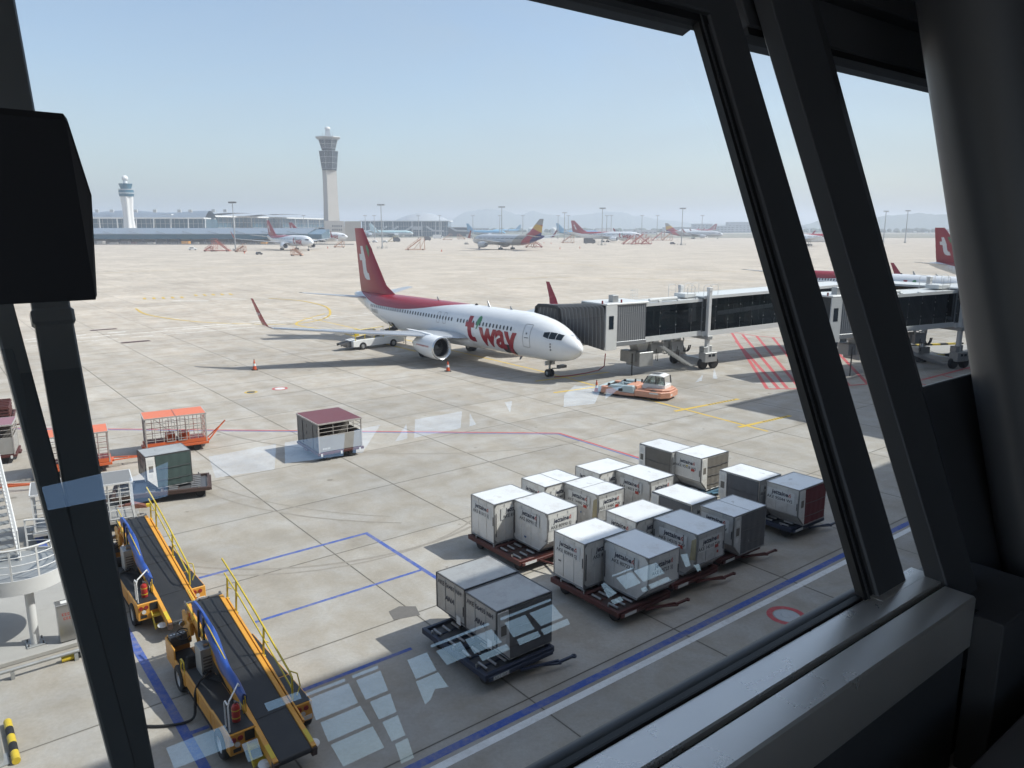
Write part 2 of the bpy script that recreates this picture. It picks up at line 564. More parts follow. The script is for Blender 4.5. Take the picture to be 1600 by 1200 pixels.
ROOFMA = M('maroon_roof_sheet', (.15, .045, .052), .5, var=.08, scale=1.2, dirt=.2, dirtcol=(.2, .1, .1))
ROOFPK = M('faded_maroon_roof', (.27, .13, .15), .5, var=.08, scale=1.2)
CAGE = M('pale_cage_bars', (.46, .43, .4), .5, .2, var=.12, scale=4, dirt=.3)
CAGER = M('reddish_cage_bars', (.36, .15, .12), .5, .2, var=.15, scale=4)
PANELG = M('grey_sheet_panel', (.36, .35, .33), .45, .2, var=.1, scale=1.5, dirt=.35, dirtcol=(.24, .2, .16))
SALMON = M('salmon_vehicle_paint', (.62, .31, .21), .42, var=.08, scale=2, dirt=.3, dirtcol=(.3, .16, .1))
PALEBLUE = M('pale_blue_steel', (.42, .5, .52), .4, .1, var=.1, scale=2)
DGLASS = M('dark_tinted_glass', (.012, .02, .028), .12, 0.0, var=.1, spec=.35)
CABGLASS = glass_mat('cab_glass', .12, (.45, .52, .52))
LAMPR = M('red_lamp_glass', (.25, .02, .02), .15, var=.05)
LAMPW = M('white_lamp_glass', (.6, .58, .55), .15, var=.05)
PLANEW = M('aircraft_white', (.76, .77, .78), .22, 0.0, var=.02, scale=.6, dirt=.05, dirtcol=(.55, .54, .52))
PLANERED = M('aircraft_red', (.31, .017, .028), .25, var=.04, scale=.6)
PLANEGRN = M('aircraft_green', (.05, .24, .10), .3, var=.04)
LEADE = M('polished_leading_edge', (.55, .56, .57), .25, .8, var=.06)
PLANEGREY = M('aircraft_grey', (.36, .37, .38), .3, .2, var=.05)
PWIN = M('cabin_window', (.035, .04, .05), .12, var=.1)
SEAM = M('door_seam_line', (.16, .165, .17), .5, var=.1)
CONE = M('orange_cone_plastic', (.55, .09, .03), .5, var=.08)
PEBBLE = M('platform_concrete', (.36, .35, .33), .75, var=.1, scale=1.5, dirt=.3, dirtcol=(.25, .23, .2))
PWHITE = M('white_steel_paint', (.66, .66, .65), .4, var=.04, scale=3, dirt=.15, dirtcol=(.4, .38, .35))
# ---------------------------------------------------------------- apron
def in_view(c):
    d = Vector((c.x, c.y, -EYE))
    z = d.dot(_F)
    if z < 3:
        return False
    u, v = d.x / z, d.dot(_U) / z
    return -.8 < u < .8 and -.62 < v < .55

apron = MB()
S = 9000
apron.quad((-S, -600, -.02), (S, -600, -.02), (S, S, -.02), (-S, S, -.02))
apron = apron.build('apron', CONC, fixn=False)
tag(apron, 'wide concrete apron of the airport reaching to the horizon', kind='structure')
slab_mb = MB().box(.008, 5.992, .008, 5.992, -.019, 0)
slab0 = slab_mb.build('concrete_slab', CONC, apron)
cells = []
for i in range(-3, 22):
    for j in range(0, 20):
        c = P(i * 6 + 3, j * 6 + 5.5)
        if in_view(c) or in_view(P(i * 6, j * 6 + 2.5)) or in_view(P(i * 6 + 6, j * 6 + 8.5)):
            cells.append((c.length, i, j))
cells.sort()
seal = MB()
for k, (_, i, j) in enumerate(cells[:280]):
    o = slab0 if k == 0 else slab0.copy()
    if k:
        COL.objects.link(o)
    o.location = P(i * 6, j * 6 + 2.5, random.uniform(-.002, .002))
    o.rotation_euler = (0, 0, AR)
    seal.add([P(i * 6 - .02, j * 6 + 2.48, -.008), P(i * 6 + 6.02, j * 6 + 2.48, -.008), P(i * 6 + 6.02, j * 6 + 8.52, -.008), P(i * 6 - .02, j * 6 + 8.52, -.008)], [(0, 1, 2, 3)])
so = seal.build('joint_sealant', SEAL, apron, fixn=False)

# ---------------------------------------------------------------- painted markings
def marking(name, mat, label=None):
    return MB(), name, mat

def stripe(mb, pts, w, z=.004):
    """painted stripe along s,w points with mitred corners"""
    ps = [P(*p) for p in pts]
    L, Rr = [], []
    for k, p in enumerate(ps):
        d0 = (ps[k] - ps[k - 1]).normalized() if k else (ps[1] - ps[0]).normalized()
        d1 = (ps[k + 1] - ps[k]).normalized() if k < len(ps) - 1 else d0
        n0 = Vector((-d0.y, d0.x, 0))
        n1 = Vector((-d1.y, d1.x, 0))
        n = (n0 + n1).normalized()
        q = w / 2 / max(.35, n.dot(n0))
        L.append(p + n * q)
        Rr.append(p - n * q)
    for k in range(len(ps) - 1):
        a, b, c, d = Rr[k], Rr[k + 1], L[k + 1], L[k]
        for q in (a, b, c, d):
            q.z = z
        # split long stripes so that the wear in them stays fine
        mb.quad(a, b, c, d)

def st(u, v):
    p = gp(u, v)
    return (p.x * DX + p.y * DY, -p.x * DY + p.y * DX)

mk = MB()
stripe(mk, [(4.5, 27.65), (13.97, 27.65), (14.02, 18.6)], .17)
stripe(mk, [(7.6, 23.2), (13.93, 23.2)], .14, .0042)
stripe(mk, [(4.3, 18.68), (10.8, 18.68)], .15, .0044)
tag(mk.build('bay_marking', L_BLUE, fixn=False), 'blue painted equipment bay lines on the concrete', kind='structure')
mk = MB()
stripe(mk, [(4.2, 9), (4.2, 30)], .24, .0046)
stripe(mk, [(-3.0, 30.6), (3.1, 30.6), (3.1, 36)], .3, .0046)
tag(mk.build('edge_marking', L_BLUE, fixn=False), 'wide blue edge line beside the yellow belt loaders', kind='structure')
mk = MB()
stripe(mk, [(-8, 14.1), (95, 14.1)], .25)
tag(mk.build('road_edge_marking', L_BLUE, fixn=False), 'blue line running along the terminal front', kind='structure')
mk = MB()
stripe(mk, [(-8, 13.72), (95, 13.72)], .24)
tag(mk.build('road_marking', L_WHITE, fixn=False), 'white line running along the terminal front', kind='structure')
r0, r1, r2 = (1.0, 60.0), (31.0, 34.62), (31.0, 22.5)
mk = MB()
stripe(mk, [r0, r1, r2], .16)
tag(mk.build('safety_marking', L_RED, fixn=False), 'thin red restraint line crossing the apron', kind='structure')
mk = MB()
stripe(mk, [(r0[0] - .12, r0[1] - .14), (r1[0] - .2, r1[1] - .14), (r2[0] - .2, r2[1])], .12)
tag(mk.build('safety_edge_marking', L_BLUE, fixn=False), 'thin blue line beside the red restraint line', kind='structure')
mk = MB()
lead = [(41.6, 26.8), (42.2, 33.8), (42.9, 42), (43.8, 52), (44.2, 70), (44.4, 100), (44.0, 104)]
stripe(mk, lead, .22)
for a, b in (((38.6, 43.8), (47.4, 42.9)), ((41.2, 33.98), (48.0, 33.6)), ((41.0, 28.55), (46.4, 28.25)), ((40.4, 48.2), (48.2, 47.3))):
    stripe(mk, [a, b], .3, .0085)
tag(mk.build('stand_marking', L_YEL, fixn=False), 'yellow lead-in line with stop bars in front of the airliner', kind='structure')
mk = MB()
for (a, b) in (((44.6, 33.78), (47.7, 33.62)), ((43.4, 28.4), (46.1, 28.28)), ((44.8, 43.15), (47.1, 42.95))):
    va, vb = Vector(a), Vector(b)
    for k in range(9):
        p = va.lerp(vb, (k + .2) / 9)
        q = va.lerp(vb, (k + .62) / 9)
        stripe(mk, [tuple(p), tuple(q)], .17, .0125)
tag(mk.build('stop_bar_print', L_DARK, fixn=False), 'black blocks printed in the yellow stop bars', kind='structure')
# red hatching under the bridge
mk = MB()
# fan of stripes, in metres along and out from the terminal front
fan = [((79.0, 56.9), (52.9, 34.4)), ((72.9, 51.8), (53.7, 33.9)), ((78.3, 54.8), (54.4, 33.6)), ((78.4, 52.9), (55.0, 32.8)), ((78.7, 50.9), (56.2, 32.3)), ((79.3, 49.0), (57.6, 31.7)), ((79.9, 47.0), (59.2, 31.0)), ((80.4, 45.0), (61, 30.4))]
for k, (a, b) in enumerate(fan):
    stripe(mk, [a, b], .30, .004 + .0006 * k)
stripe(mk, [(79.0, 56.9), (78.4, 52.9), (80.4, 45.0)], .26, .0105)
stripe(mk, [(52.9, 34.4), (55.0, 32.8), (61, 30.4)], .26, .0115)
tag(mk.build('hatch_marking', L_RED, fixn=False), 'red hatched no parking area below the boarding bridge', kind='structure')
mk = MB()
for k in range(7):
    stripe(mk, [(60 + k * 5, 28.5), (56 + k * 5, 21)], .28)
stripe(mk, [(60, 28.5), (90, 28.5)], .28, .0085)
stripe(mk, [(56, 21), (86, 21)], .28, .0085)
tag(mk.build('hatch_marking', L_RED, fixn=False), 'red hatched area at the foot of the farther boarding bridge', kind='structure')
# yellow taxi guide line loop and far lines, faded white lines
mk = MB()
loop = [(215, 466), (230, 468), (212, 482), (232, 492), (300, 502), (380, 506), (460, 506), (505, 498), (516, 488), (506, 478), (470, 470), (420, 466)]
loop2 = [(462, 494), (474, 506), (515, 516), (560, 527), (640, 547)]
def smooth(pts, n=6):
    out = []
    for k in range(len(pts) - 1):
        p0, p1, p2, p3 = (Vector(pts[max(0, min(len(pts) - 1, k + d))]) for d in (-1, 0, 1, 2))
        for i in range(n):
            t = i / n
            out.append(tuple(.5 * ((2 * p1) + (p2 - p0) * t + (2 * p0 - 5 * p1 + 4 * p2 - p3) * t * t + (3 * p1 - p0 - 3 * p2 + p3) * t ** 3)))
    return out + [pts[-1]]
# the same curve in metres on the apron
stripe(mk, smooth([st(*p) for p in loop[2:]]), .34)
stripe(mk, smooth([st(*p) for p in [(508, 490), (462, 506), (515, 516), (560, 527), (650, 549)]]), .3, .0085)
stripe(mk, [st(0, 562), st(60, 545), st(330, 520), st(520, 503)], .0001)
for (u, v) in ((250, 465), (328, 460)):
    s0, w0 = st(u, v)
    for k in range(5):
        stripe(mk, [(s0 - 3 + k * 1.5, w0 - 2 - k * .4), (s0 - 2.4 + k * 1.5, w0 + 1.4 - k * .4)], .5)
stripe(mk, [st(640, 395), st(1000, 420), st(1200, 426)], .3)
stripe(mk, [st(790, 436), st(860, 433), st(1180, 440)], .3)
stripe(mk, [st(140, 428), st(600, 405), st(900, 402)], .3)
tag(mk.build('taxi_marking', L_YEL, fixn=False), 'curved yellow taxi guide line behind the airliner tail', kind='structure')
mk = MB()
for a, b, w in (((10, 103.0), (62, 103.6), .55), ((10, 100.6), (62, 101.5), .4), ((10, 97), (40, 98), .3), ((90, 98), (200, 88), .5), ((90, 95.5), (200, 85.5), .35)):
    va, vb = Vector(a), Vector(b)
    n = 24
    for k in range(n):
        if random.random() < .82:
            stripe(mk, [tuple(va.lerp(vb, k / n)), tuple(va.lerp(vb, (k + .93) / n))], w * random.uniform(.7, 1))
for (u, v, L) in ((640, 380, 30), (760, 436, 6), (900, 407, 12), (330, 467, 8), (270, 470, 8), (1050, 425, 15)):
    s0, w0 = st(u, v)
    stripe(mk, [(s0, w0), (s0 + L * .6, w0 - L * .5)], .8)
tag(mk.build('service_road_marking', L_FAINT, fixn=False), 'worn white service road lines behind the airliner', kind='structure')

mk = MB()
rt_ = random.Random(11)
for (cx_, cw_, rad_, a0_, a1_) in ((14, 34, 9, 200, 300), (15, 35, 9.9, 205, 290), (26, 40, 16, 150, 230), (28, 41, 17.4, 150, 225), (34, 52, 20, 190, 260), (30, 25, 13, 20, 80)):
    pts_ = [(cx_ + rad_ * math.cos(R(lerp(a0_, a1_, i_ / 16))), cw_ + rad_ * math.sin(R(lerp(a0_, a1_, i_ / 16)))) for i_ in range(17)]
    stripe(mk, pts_, rt_.uniform(.07, .16), .003 + rt_.random() * .0006)
tag(mk.build('tyre_marks', L_TYRE, fixn=False), 'faint curved tyre marks on the concrete', kind='structure')
# covers let into the apron
def cover(s, w, r, ring, inner, label, group=None, core=None):
    t = thing('pit_cover', label, 'pit cover', P(s, w, 0), AR, group)
    mb = MB()
    n = 24
    for k in range(n):
        a, b = 2 * math.pi * k / n, 2 * math.pi * (k + 1) / n
        mb.quad((r * .7 * math.cos(a), r * .7 * math.sin(a), .006), (r * math.cos(a), r * math.sin(a), .006), (r * math.cos(b), r * math.sin(b), .006), (r * .7 * math.cos(b), r * .7 * math.sin(b), .006))
    mb.build('painted_ring', ring, t, fixn=False)
    MB().lathe([(.0001, .004), (r * .66, .004), (r * .62, .012), (.0001, .012)], 20).build('lid', inner, t)
    if core:
        MB().lathe([(.0001, .012), (r * .3, .012), (r * .26, .02), (.0001, .02)], 16).build('plug', core, t)
    return t
cover(21.6, 12.75, .64, L_RED, GALV, 'red ringed pit cover beside the white line near the window ledge', core=GALV)
cover(22.5, 58.5, .62, L_RED, STICK, 'red ringed white pit cover left of the orange cone row', 'pit covers before the wing')
cover(20.2, 58.55, .5, L_YEL, EDGED, 'small yellow and black pit cover beside the red ringed one', 'pit covers before the wing')
for (u, v, lab) in ((162, 515, 'rusty drain grate in the apron, farther of two by the white lines'), (212, 534, 'rusty drain grate in the apron, nearer of two by the white lines')):
    t = thing('drain_grate', lab, 'drain grate', gp(u, v), AR)
    MB().box(-1.5, 1.5, -.5, .5, .002, .01).build('frame', MAROON, t)
    g_ = MB()
    for k in range(14):
        g_.box(-1.4 + k * .2, -1.28 + k * .2, -.42, .42, .01, .018)
    g_.build('bars', RUSTB, t)
# lifted concrete patch
t = thing('repair_patch', 'dark irregular repair patch at a slab corner near the grey container', 'patch', gp(630, 957), AR)
MB().prism([(-.5, -.25), (.35, -.5), (.55, .1), (.1, .45), (-.35, .35)], .002, .008).build('patch', M('dark_patch_concrete', (.14, .13, .12), .8, var=.3, scale=5), t)

# ---------------------------------------------------------------- the terminal we stand in
tb = thing('terminal_building', 'dark terminal interior with leaning window front in the foreground', 'terminal', (0, 0, 0), AR)
LEAN = Matrix(((1, 0, 0, 0), (0, .92388 * 0 + .382683, -.92388, 1.407), (0, .92388, .382683, 12.6), (0, 0, 0, 1)))
def lean():
    m = MB()
    m.X = LEAN                                # a along the front, b up the leaning glass, c into the room
    return m
# glass
lean().quad((-.8, -1.15, 0), (2.05, -1.15, 0), (2.05, .69, 0), (-.8, .69, 0)).build('window_pane', GLASS, tb)
lean().quad((2.07, -1.15, -.01), (4.2, -1.15, -.01), (4.2, .69, -.01), (2.07, .69, -.01)).build('window_pane', GLASS, tb)
# window mullion with gasket and glazing strips
lean().box(2.088, 2.262, -1.19, .8, -.025, .022).build('mullion', FRAMEGREY, tb, bevel=.006)
lean().box(2.036, 2.052, -1.14, .7, -.012, .012).box(2.0747, 2.087, -1.14, .7, -.012, .008).build('gasket', GASKET, tb)
lean().box(2.0525, 2.0585, -1.14, .7, -.02, .016).box(2.066, 2.0745, -1.14, .7, -.02, .006).build('glazing_strip', FRAMEGREY, tb)
lean().box(-1.4, 2.1, .672, .70, -.03, .012).box(2.3, 4.2, .672, .70, -.03, .012).build('gasket', GASKET, tb)
# big inclined post: front face and chamfer
ring0 = [(2.329, -1.3, .04), (2.329, -1.3, .10), (2.50, -1.3, .10), (2.576, -1.3, .06), (2.576, -1.3, .04)]
ring1 = [(2.329, 1.2, .04), (2.329, 1.2, .10), (2.61, 1.2, .10), (2.75, 1.2, .06), (2.75, 1.2, .04)]
lean().loft([ring0, ring1]).build('inclined_post', FRAMEGREY, tb, bevel=.004)
# header over the windows
lean().box(-1.4, 2.1, .7, 1.3, -.1, .03).build('window_header', FRAMEGREY, tb, bevel=.005)
lean().box(2.3, 4.6, .70, .9, -.1, .02).build('window_header', FRAMEGREY, tb, bevel=.005)
lean().box(2.3, 4.6, .905, 1.35, -.1, .06).build('header_panel', FRAMEGREY, tb, bevel=.005)
# ledges (flat tops), grooves and front
MB().box(-1.4, 2.36, .883, .972, 11.50, 11.56).build('ledge', LEDGE, tb, bevel=.004)
MB().box(-1.4, 2.36, .868, .8835, 11.48, 11.54).build('ledge_groove', GASKET, tb)
MB().box(-1.4, 2.312, .777, .8675, 11.40, 11.561).build('ledge', LEDGE, tb, bevel=.006)
MB().box(2.07, 2.36, .93, .985, 11.50, 11.5605).build('ledge_end', LEDGE, tb)
MB().box(-1.4, 2.30, .789, .86, 11.0, 11.399).build('ledge_front', FRAMEGREY, tb)
MB().box(-1.4, 2.05, .9725, .992, 11.5, 11.566).build('gasket', GASKET, tb)
rail = MB()
rail.cyl((-1.4, 1.02, 11.532), (2.2, 1.02, 11.532), .026, 12)
rail.build('outer_sill_rail', FRAMEGREY, tb, smooth=True)
MB().box(2.36, 2.7, .78, .99, 11.3, 11.5).build('post_foot', FRAMEGREY, tb)
# raised parapet of the next window and dark wall below it
lean().box(2.69, 4.6, -1.6, -.592, -.06, .01).build('parapet_panel', FRAMEGREY, tb, bevel=.005)
MB().box(2.3145, 4.4, .70, .785, 11.0, 11.50).build('wall_panel', FRAMEGREY, tb, bevel=.004)
MB().box(-1.5, 4.4, .46, .62, 11.0, 11.28).build('heater_casing', INNER, tb, bevel=.006)
# outer posts left of the window
lean().box(.187, .2525, -1.6, 1.2, -.372, -.35).build('facade_post', DARKMETAL, tb, bevel=.004)
lean().box(.183, .2565, -.055, -.02, -.378, -.344).build('post_collar', DARKMETAL, tb, bevel=.006)
strut = lean()
strut.bar((.131, .1, -.362), (.243, -1.4, -.362), .038, .03)
strut.build('facade_strut', DARKMETAL, tb, bevel=.004)
# round leaning column at the right
def rayl(u, v, t):
    d = ray(u, v) * t
    return Vector((d.x * DX + d.y * DY, -d.x * DY + d.y * DX, EYE + d.z))
ca, cb = Vector((3.01, .64, 11.0)), Vector((2.982, 1.44, 14.2))
MB().cyl(ca, cb, .19, 28, caps=False).build('leaning_column', FRAMEGREY, tb, smooth=True)
# room: floor, ceiling, ends, window front away from the glass, back wall with its far openings, a left pair added for light
MB().box(-5, 45, -4.5, 1.2, 10.7, 11.0).build('floor', ROOM, tb)
MB().box(-5, 45, -4.5, 3.2, 16.6, 16.9).build('ceiling', ROOM, tb)
MB().box(45, 45.2, -4.5, 3.4, 10.7, 16.9).build('end_wall', ROOM, tb)
fw = lean()
fw.box(-5, -.8, -2.0, 5.0, -.12, -.02).box(4.2, 45, -2.0, 5.0, -.12, -.02).box(-.8, 4.2, .83, 5.0, -.14, -.101).box(-.8, 2.06, -2.2, -1.21, -.12, -.02).box(2.06, 4.2, -2.2, -1.19, -.12, -.061)
fw.build('front_wall', INNER, tb)
holes = [[(0.72,15.37),(1.2,15.4),(1.18,15.13),(0.73,15.13)],[(1.41,15.3),(1.77,15.4),(1.68,15.04),(1.36,15.02)],[(2.14,15.38),(2.83,15.39),(2.72,15.1),(2.14,15.13)],[(2.92,15.39),(3.6,15.37),(3.48,15.1),(2.84,15.14)],[(3.72,15.39),(4.05,15.4),(3.7,15.09),(3.59,15.11)],[(4.37,15.35),(4.3,15.16),(4.13,15.15)],[(4.5,15.39),(5.17,15.39),(5.03,15.16),(4.38,15.15)],[(5.26,15.35),(5.27,15.17),(5.16,15.16)],[(5.83,15.41),(5.96,15.41),(5.83,15.24)],[(6.82,15.36),(7.09,15.48),(7.57,15.39),(7.25,15.14),(6.7,15.18)],[(7.6,15.34),(7.97,15.34),(7.48,15.18)],[(9.72,15.29),(9.6,15.18),(9.42,15.17)],[(10.07,15.37),(9.98,15.16),(9.86,15.18)],
 [(2.3,12.86),(2.68,12.86),(2.7,12.67),(2.3,12.67)],[(2.75,12.86),(3.0,12.86),(3.0,12.67),(2.77,12.67)],[(2.33,12.64),(2.71,12.64),(2.74,12.47),(2.34,12.47)],[(2.8,12.64),(3.01,12.64),(3.0,12.47),(2.82,12.47)],[(2.35,12.44),(2.75,12.44),(2.78,12.24),(2.39,12.24)],[(2.84,12.44),(3.0,12.44),(3.0,12.26),(2.86,12.26)],[(2.88,12.23),(3.01,12.23),(3.0,12.06),(2.87,12.06)],[(3.28,12.86),(3.5,12.86),(3.52,12.67),(3.29,12.67)],[(3.28,12.65),(3.53,12.65),(3.57,12.49),(3.43,12.52),(3.35,12.45),(3.28,12.43)],[(3.59,12.84),(3.88,12.84),(3.91,12.68),(3.64,12.68)],[(3.93,12.84),(4.26,12.84),(4.31,12.68),(3.96,12.68)],[(4.0,12.65),(4.35,12.65),(4.36,12.585),(4.01,12.585)],[(4.43,12.85),(4.71,12.85),(4.74,12.68),(4.45,12.68)],[(4.76,12.85),(5.09,12.85),(5.14,12.68),(4.82,12.68)],[(4.48,12.65),(4.76,12.65),(4.77,12.585),(4.48,12.585)],[(4.8,12.65),(5.18,12.65),(5.18,12.585),(4.81,12.585)],[(3.56,12.912),(4.26,12.912),(4.26,12.884),(3.56,12.884)],[(4.4,12.912),(5.1,12.912),(5.1,12.884),(4.4,12.884)],[(2.73,12.912),(2.99,12.912),(2.99,12.884),(2.73,12.884)],[(2.29,12.912),(2.66,12.912),(2.66,12.884),(2.29,12.884)],[(6.07,12.86),(6.34,12.86),(6.38,12.7),(6.12,12.7)],[(6.37,12.86),(6.77,12.86),(6.8,12.7),(6.42,12.7)],[(6.33,12.645),(6.42,12.645),(6.43,12.595),(6.33,12.595)],[(6.46,12.65),(6.82,12.65),(6.84,12.595),(6.47,12.595)],[(5.82,12.85),(5.89,12.86),(5.98,12.7),(5.82,12.68)],[(5.83,12.65),(6.0,12.65),(6.02,12.595),(5.85,12.595)],[(6.03,12.905),(6.4,12.905),(6.4,12.885),(6.03,12.885)],[(7.2,12.84),(7.32,12.82),(7.26,12.67),(7.16,12.67)],[(7.3,12.66),(7.41,12.65),(7.38,12.57),(7.31,12.57)],[(1.15,12.91),(1.6,12.91),(1.63,12.73),(1.17,12.74)],[(1.68,12.72),(1.81,12.72),(1.81,12.57),(1.69,12.57)],
 [(-4.7,11.2),(-2.8,11.2),(-2.8,16.3),(-4.7,16.3)],[(-2.6,11.2),(-.6,11.2),(-.6,16.3),(-2.6,16.3)],[(1.94,12.96),(2.24,12.95),(2.25,12.885),(1.95,12.885)]]  # tall left pair: unseen openings added to let daylight into the room
def wall_with_holes(x0, x1, z0, z1, holes):
    vs = [Vector((x0, z0)), Vector((x1, z0)), Vector((x1, z1)), Vector((x0, z1))]
    faces = [[0, 1, 2, 3]]
    edges = []
    for h in holes:
        o = len(vs)
        vs += [Vector(p) for p in h]
        edges += [(o + i, o + (i + 1) % len(h)) for i in range(len(h))]
    v2, e2, f2, *_ = delaunay_2d_cdt(vs, edges + [(0, 1), (1, 2), (2, 3), (3, 0)], [], 0, 1e-5)
    def inside(p, h):
        c = False
        for i in range(len(h)):
            a, b = h[i], h[i - 1]
            if (a[1] > p[1]) != (b[1] > p[1]) and p[0] < (b[0] - a[0]) * (p[1] - a[1]) / (b[1] - a[1]) + a[0]:
                c = not c
        return c
    out = []
    for f in f2:
        c = sum((v2[i] for i in f), Vector((0, 0))) / len(f)
        if not any(inside(c, h) for h in holes):
            out.append(tuple(f))
    return [tuple(v) for v in v2], out
v2, f2 = wall_with_holes(-5, 45, 10.7, 16.9, holes)
bw = MB()
bw.add([(x, -4.5, z) for x, z in v2], f2)
bwo = bw.build('back_wall', INNER, tb)
MB().quad((.5, -4.56, 11.9), (12, -4.56, 11.9), (12, -4.56, 15.8), (.5, -4.56, 15.8)).build('back_window_pane', BACKGLASS, tb)
so_ = bwo.modifiers.new('thickness', 'SOLIDIFY')
so_.thickness = .01
# outside: storeys below and above, roof with a deep eave
ex = lean()
ex.box(-60, 160, -13.6, -2.25, -.4, -.1)
ex.build('lower_front', EXTPANEL, tb)
ex = lean()
ex.box(-60, -5.2, -2.2, 4.6, -.3, -.1)
ex.build('side_front', EXTPANEL, tb)
ex = lean()
ex.box(45.2, 160, -2.2, 4.6, -.3, -.1)
ex.build('side_front', EXTPANEL, tb)
MB().box(63, 110, 4.1, 21, 0, 24).build('terminal_bay', EXTPANEL, tb)
MB().box(-60, 160, -6.6, 3.25, 17.0, 29.4).build('upper_storeys', EXTPANEL, tb)
MB().box(-60, 160, -8.3, 4.0, 29.401, 30.0).build('roof', EXTPANEL, tb)

# board hanging at the left of the window
hb = thing('hanging_board', 'blank black board hanging at the left edge of the window', 'board', (0, 0, 0), AR)
q = [Vector((-.25, .95, 12.715)), Vector((.155, .945, 12.709)), Vector((.152, .870, 12.527)), Vector((-.25, .87, 12.526))]
mid_ = Vector((.1632, .905, 12.63))
mb = MB()
th = Vector((0, -.006, .003))
ringf = [q[0], q[1], mid_, q[2], q[3]]
mb.loft([[tuple(p) for p in ringf], [tuple(p + th * 3 + Vector((0, .03, 0))) for p in ringf]])
mb.build('board', BLACK, hb, bevel=.002)
MB().cyl((-.1, .94, 12.70), (-.1, .97, 13.4), .008, 8).cyl((.06, .94, 12.70), (.06, .97, 13.4), .006, 8).build('hanger', BLACK, hb)

# ---------------------------------------------------------------- far hills, haze
HILL = M('distant_hill_green', (.055, .085, .05), .9, var=.35, scale=.004)
def ridge(name, label, Y, pts, depth):
    """pts: x, height"""
    mb = MB()
    fine = []
    for k in range(len(pts) - 1):
        for i in range(10):
            t = i / 10
            a, b = pts[k], pts[k + 1]
            ss = t * t * (3 - 2 * t)
            fine.append((lerp(a[0], b[0], t), lerp(a[1], b[1], ss) * random.uniform(.965, 1.035)))
    fine.append(pts[-1])
    r0 = [(x, Y - depth * .5, -.05) for x, h in fine]
    r1 = [(x, Y - depth * .2, h * .6) for x, h in fine]
    r2 = [(x, Y, h) for x, h in fine]
    r3 = [(x, Y + depth * .5, -.05) for x, h in fine]
    mb.loft([r0, r1, r2, r3], closed=False, caps=False)
    return tag(mb.build(name, HILL, smooth=80), label, kind='structure')
Y = 5200
def hx(u): return (u - 800) / 1200 * Y
def hh(v): return max(1, (355 - v) / 1200 * Y + EYE)
ridge('hills', 'hazy mountain ridge far beyond the apron', Y, [(hx(u), hh(v)) for u, v in ((690, 352), (735, 331), (765, 328), (785, 330), (812, 336), (832, 331), (850, 335), (880, 340), (910, 336), (940, 332), (965, 332), (990, 338), (1030, 344), (1080, 349), (1150, 351))], 700)
Y = 3700
ridge('hills', 'low wooded ridge on the horizon at the right', Y, [(hx(u), hh(v)) for u, v in ((1240, 352), (1290, 341), (1330, 343), (1380, 337), (1420, 334), (1450, 336), (1500, 333), (1560, 338), (1640, 345))], 400)
hz_ = MB().box(-4200, 5200, -60, 6300, -1.0, 118)
hzm = bpy.data.materials.new('haze_air')
hzm.use_nodes = True
hzm.node_tree.nodes.clear()
ho = nd(hzm.node_tree, 'ShaderNodeOutputMaterial')
hv = nd(hzm.node_tree, 'ShaderNodeVolumePrincipled', {'Color': (.82, .88, 1, 1), 'Density': .0003, 'Anisotropy': .25})
hzm.node_tree.links.new(hv.outputs[0], ho.inputs['Volume'])
haze = hz_.build('haze', hzm)
tag(haze, kind='stuff')
# ---------------------------------------------------------------- airport containers on dollies
ULDP = [(-.78, .04), (.78, .04), (1.23, .5), (1.23, 1.62), (-.78, 1.62)]
Yh = .765
_roll = [0]
def wavy(m, x0, x1, z0, z1, y, amp, n, mat_i=0, along='x', sag=0.0):
    """hanging cloth: folded sheet with a small thickness, on a face at depth y"""
    rows = 7
    vs = []
    for side in (0, 1):
        for j in range(rows):
            tz = j / (rows - 1)
            for i in range(n + 1):
                tx = i / n
                a = amp * (.35 + .65 * (1 - tz)) * (math.sin(tx * n * 1.15 + 1.7 * math.sin(tz * 2.2)) + .5 * math.sin(tx * 17 + tz * 6))
                edge = min(1, tx * 8, (1 - tx) * 8, (1 - tz) * 5 + .15)
                h = y + (a * edge + amp) * (1 if y > 0 else -1) * (1 - side) - side * .004 * (1 if y > 0 else -1)
                xx, zz = lerp(x0, x1, tx), lerp(z0, z1, tz)
                vs.append((xx, h, zz) if along == 'x' else (h, xx, zz))
    fs = []
    w = n + 1
    for j in range(rows - 1):
        for i in range(n):
            a = j * w + i
            fs.append((a, a + 1, a + w + 1, a + w))
    o = rows * w
    for i in range(n):
        fs.append((i, i + 1, o + i + 1, o + i))
        fs.append((o - w + i, o - w + i + 1, 2 * o - w + i + 1, 2 * o - w + i))
    for j in range(rows - 1):
        fs.append((j * w, (j + 1) * w, o + (j + 1) * w, o + j * w))
        fs.append((j * w + n, (j + 1) * w + n, o + (j + 1) * w + n, o + j * w + n))
    m.mat(mat_i).add(vs, fs)

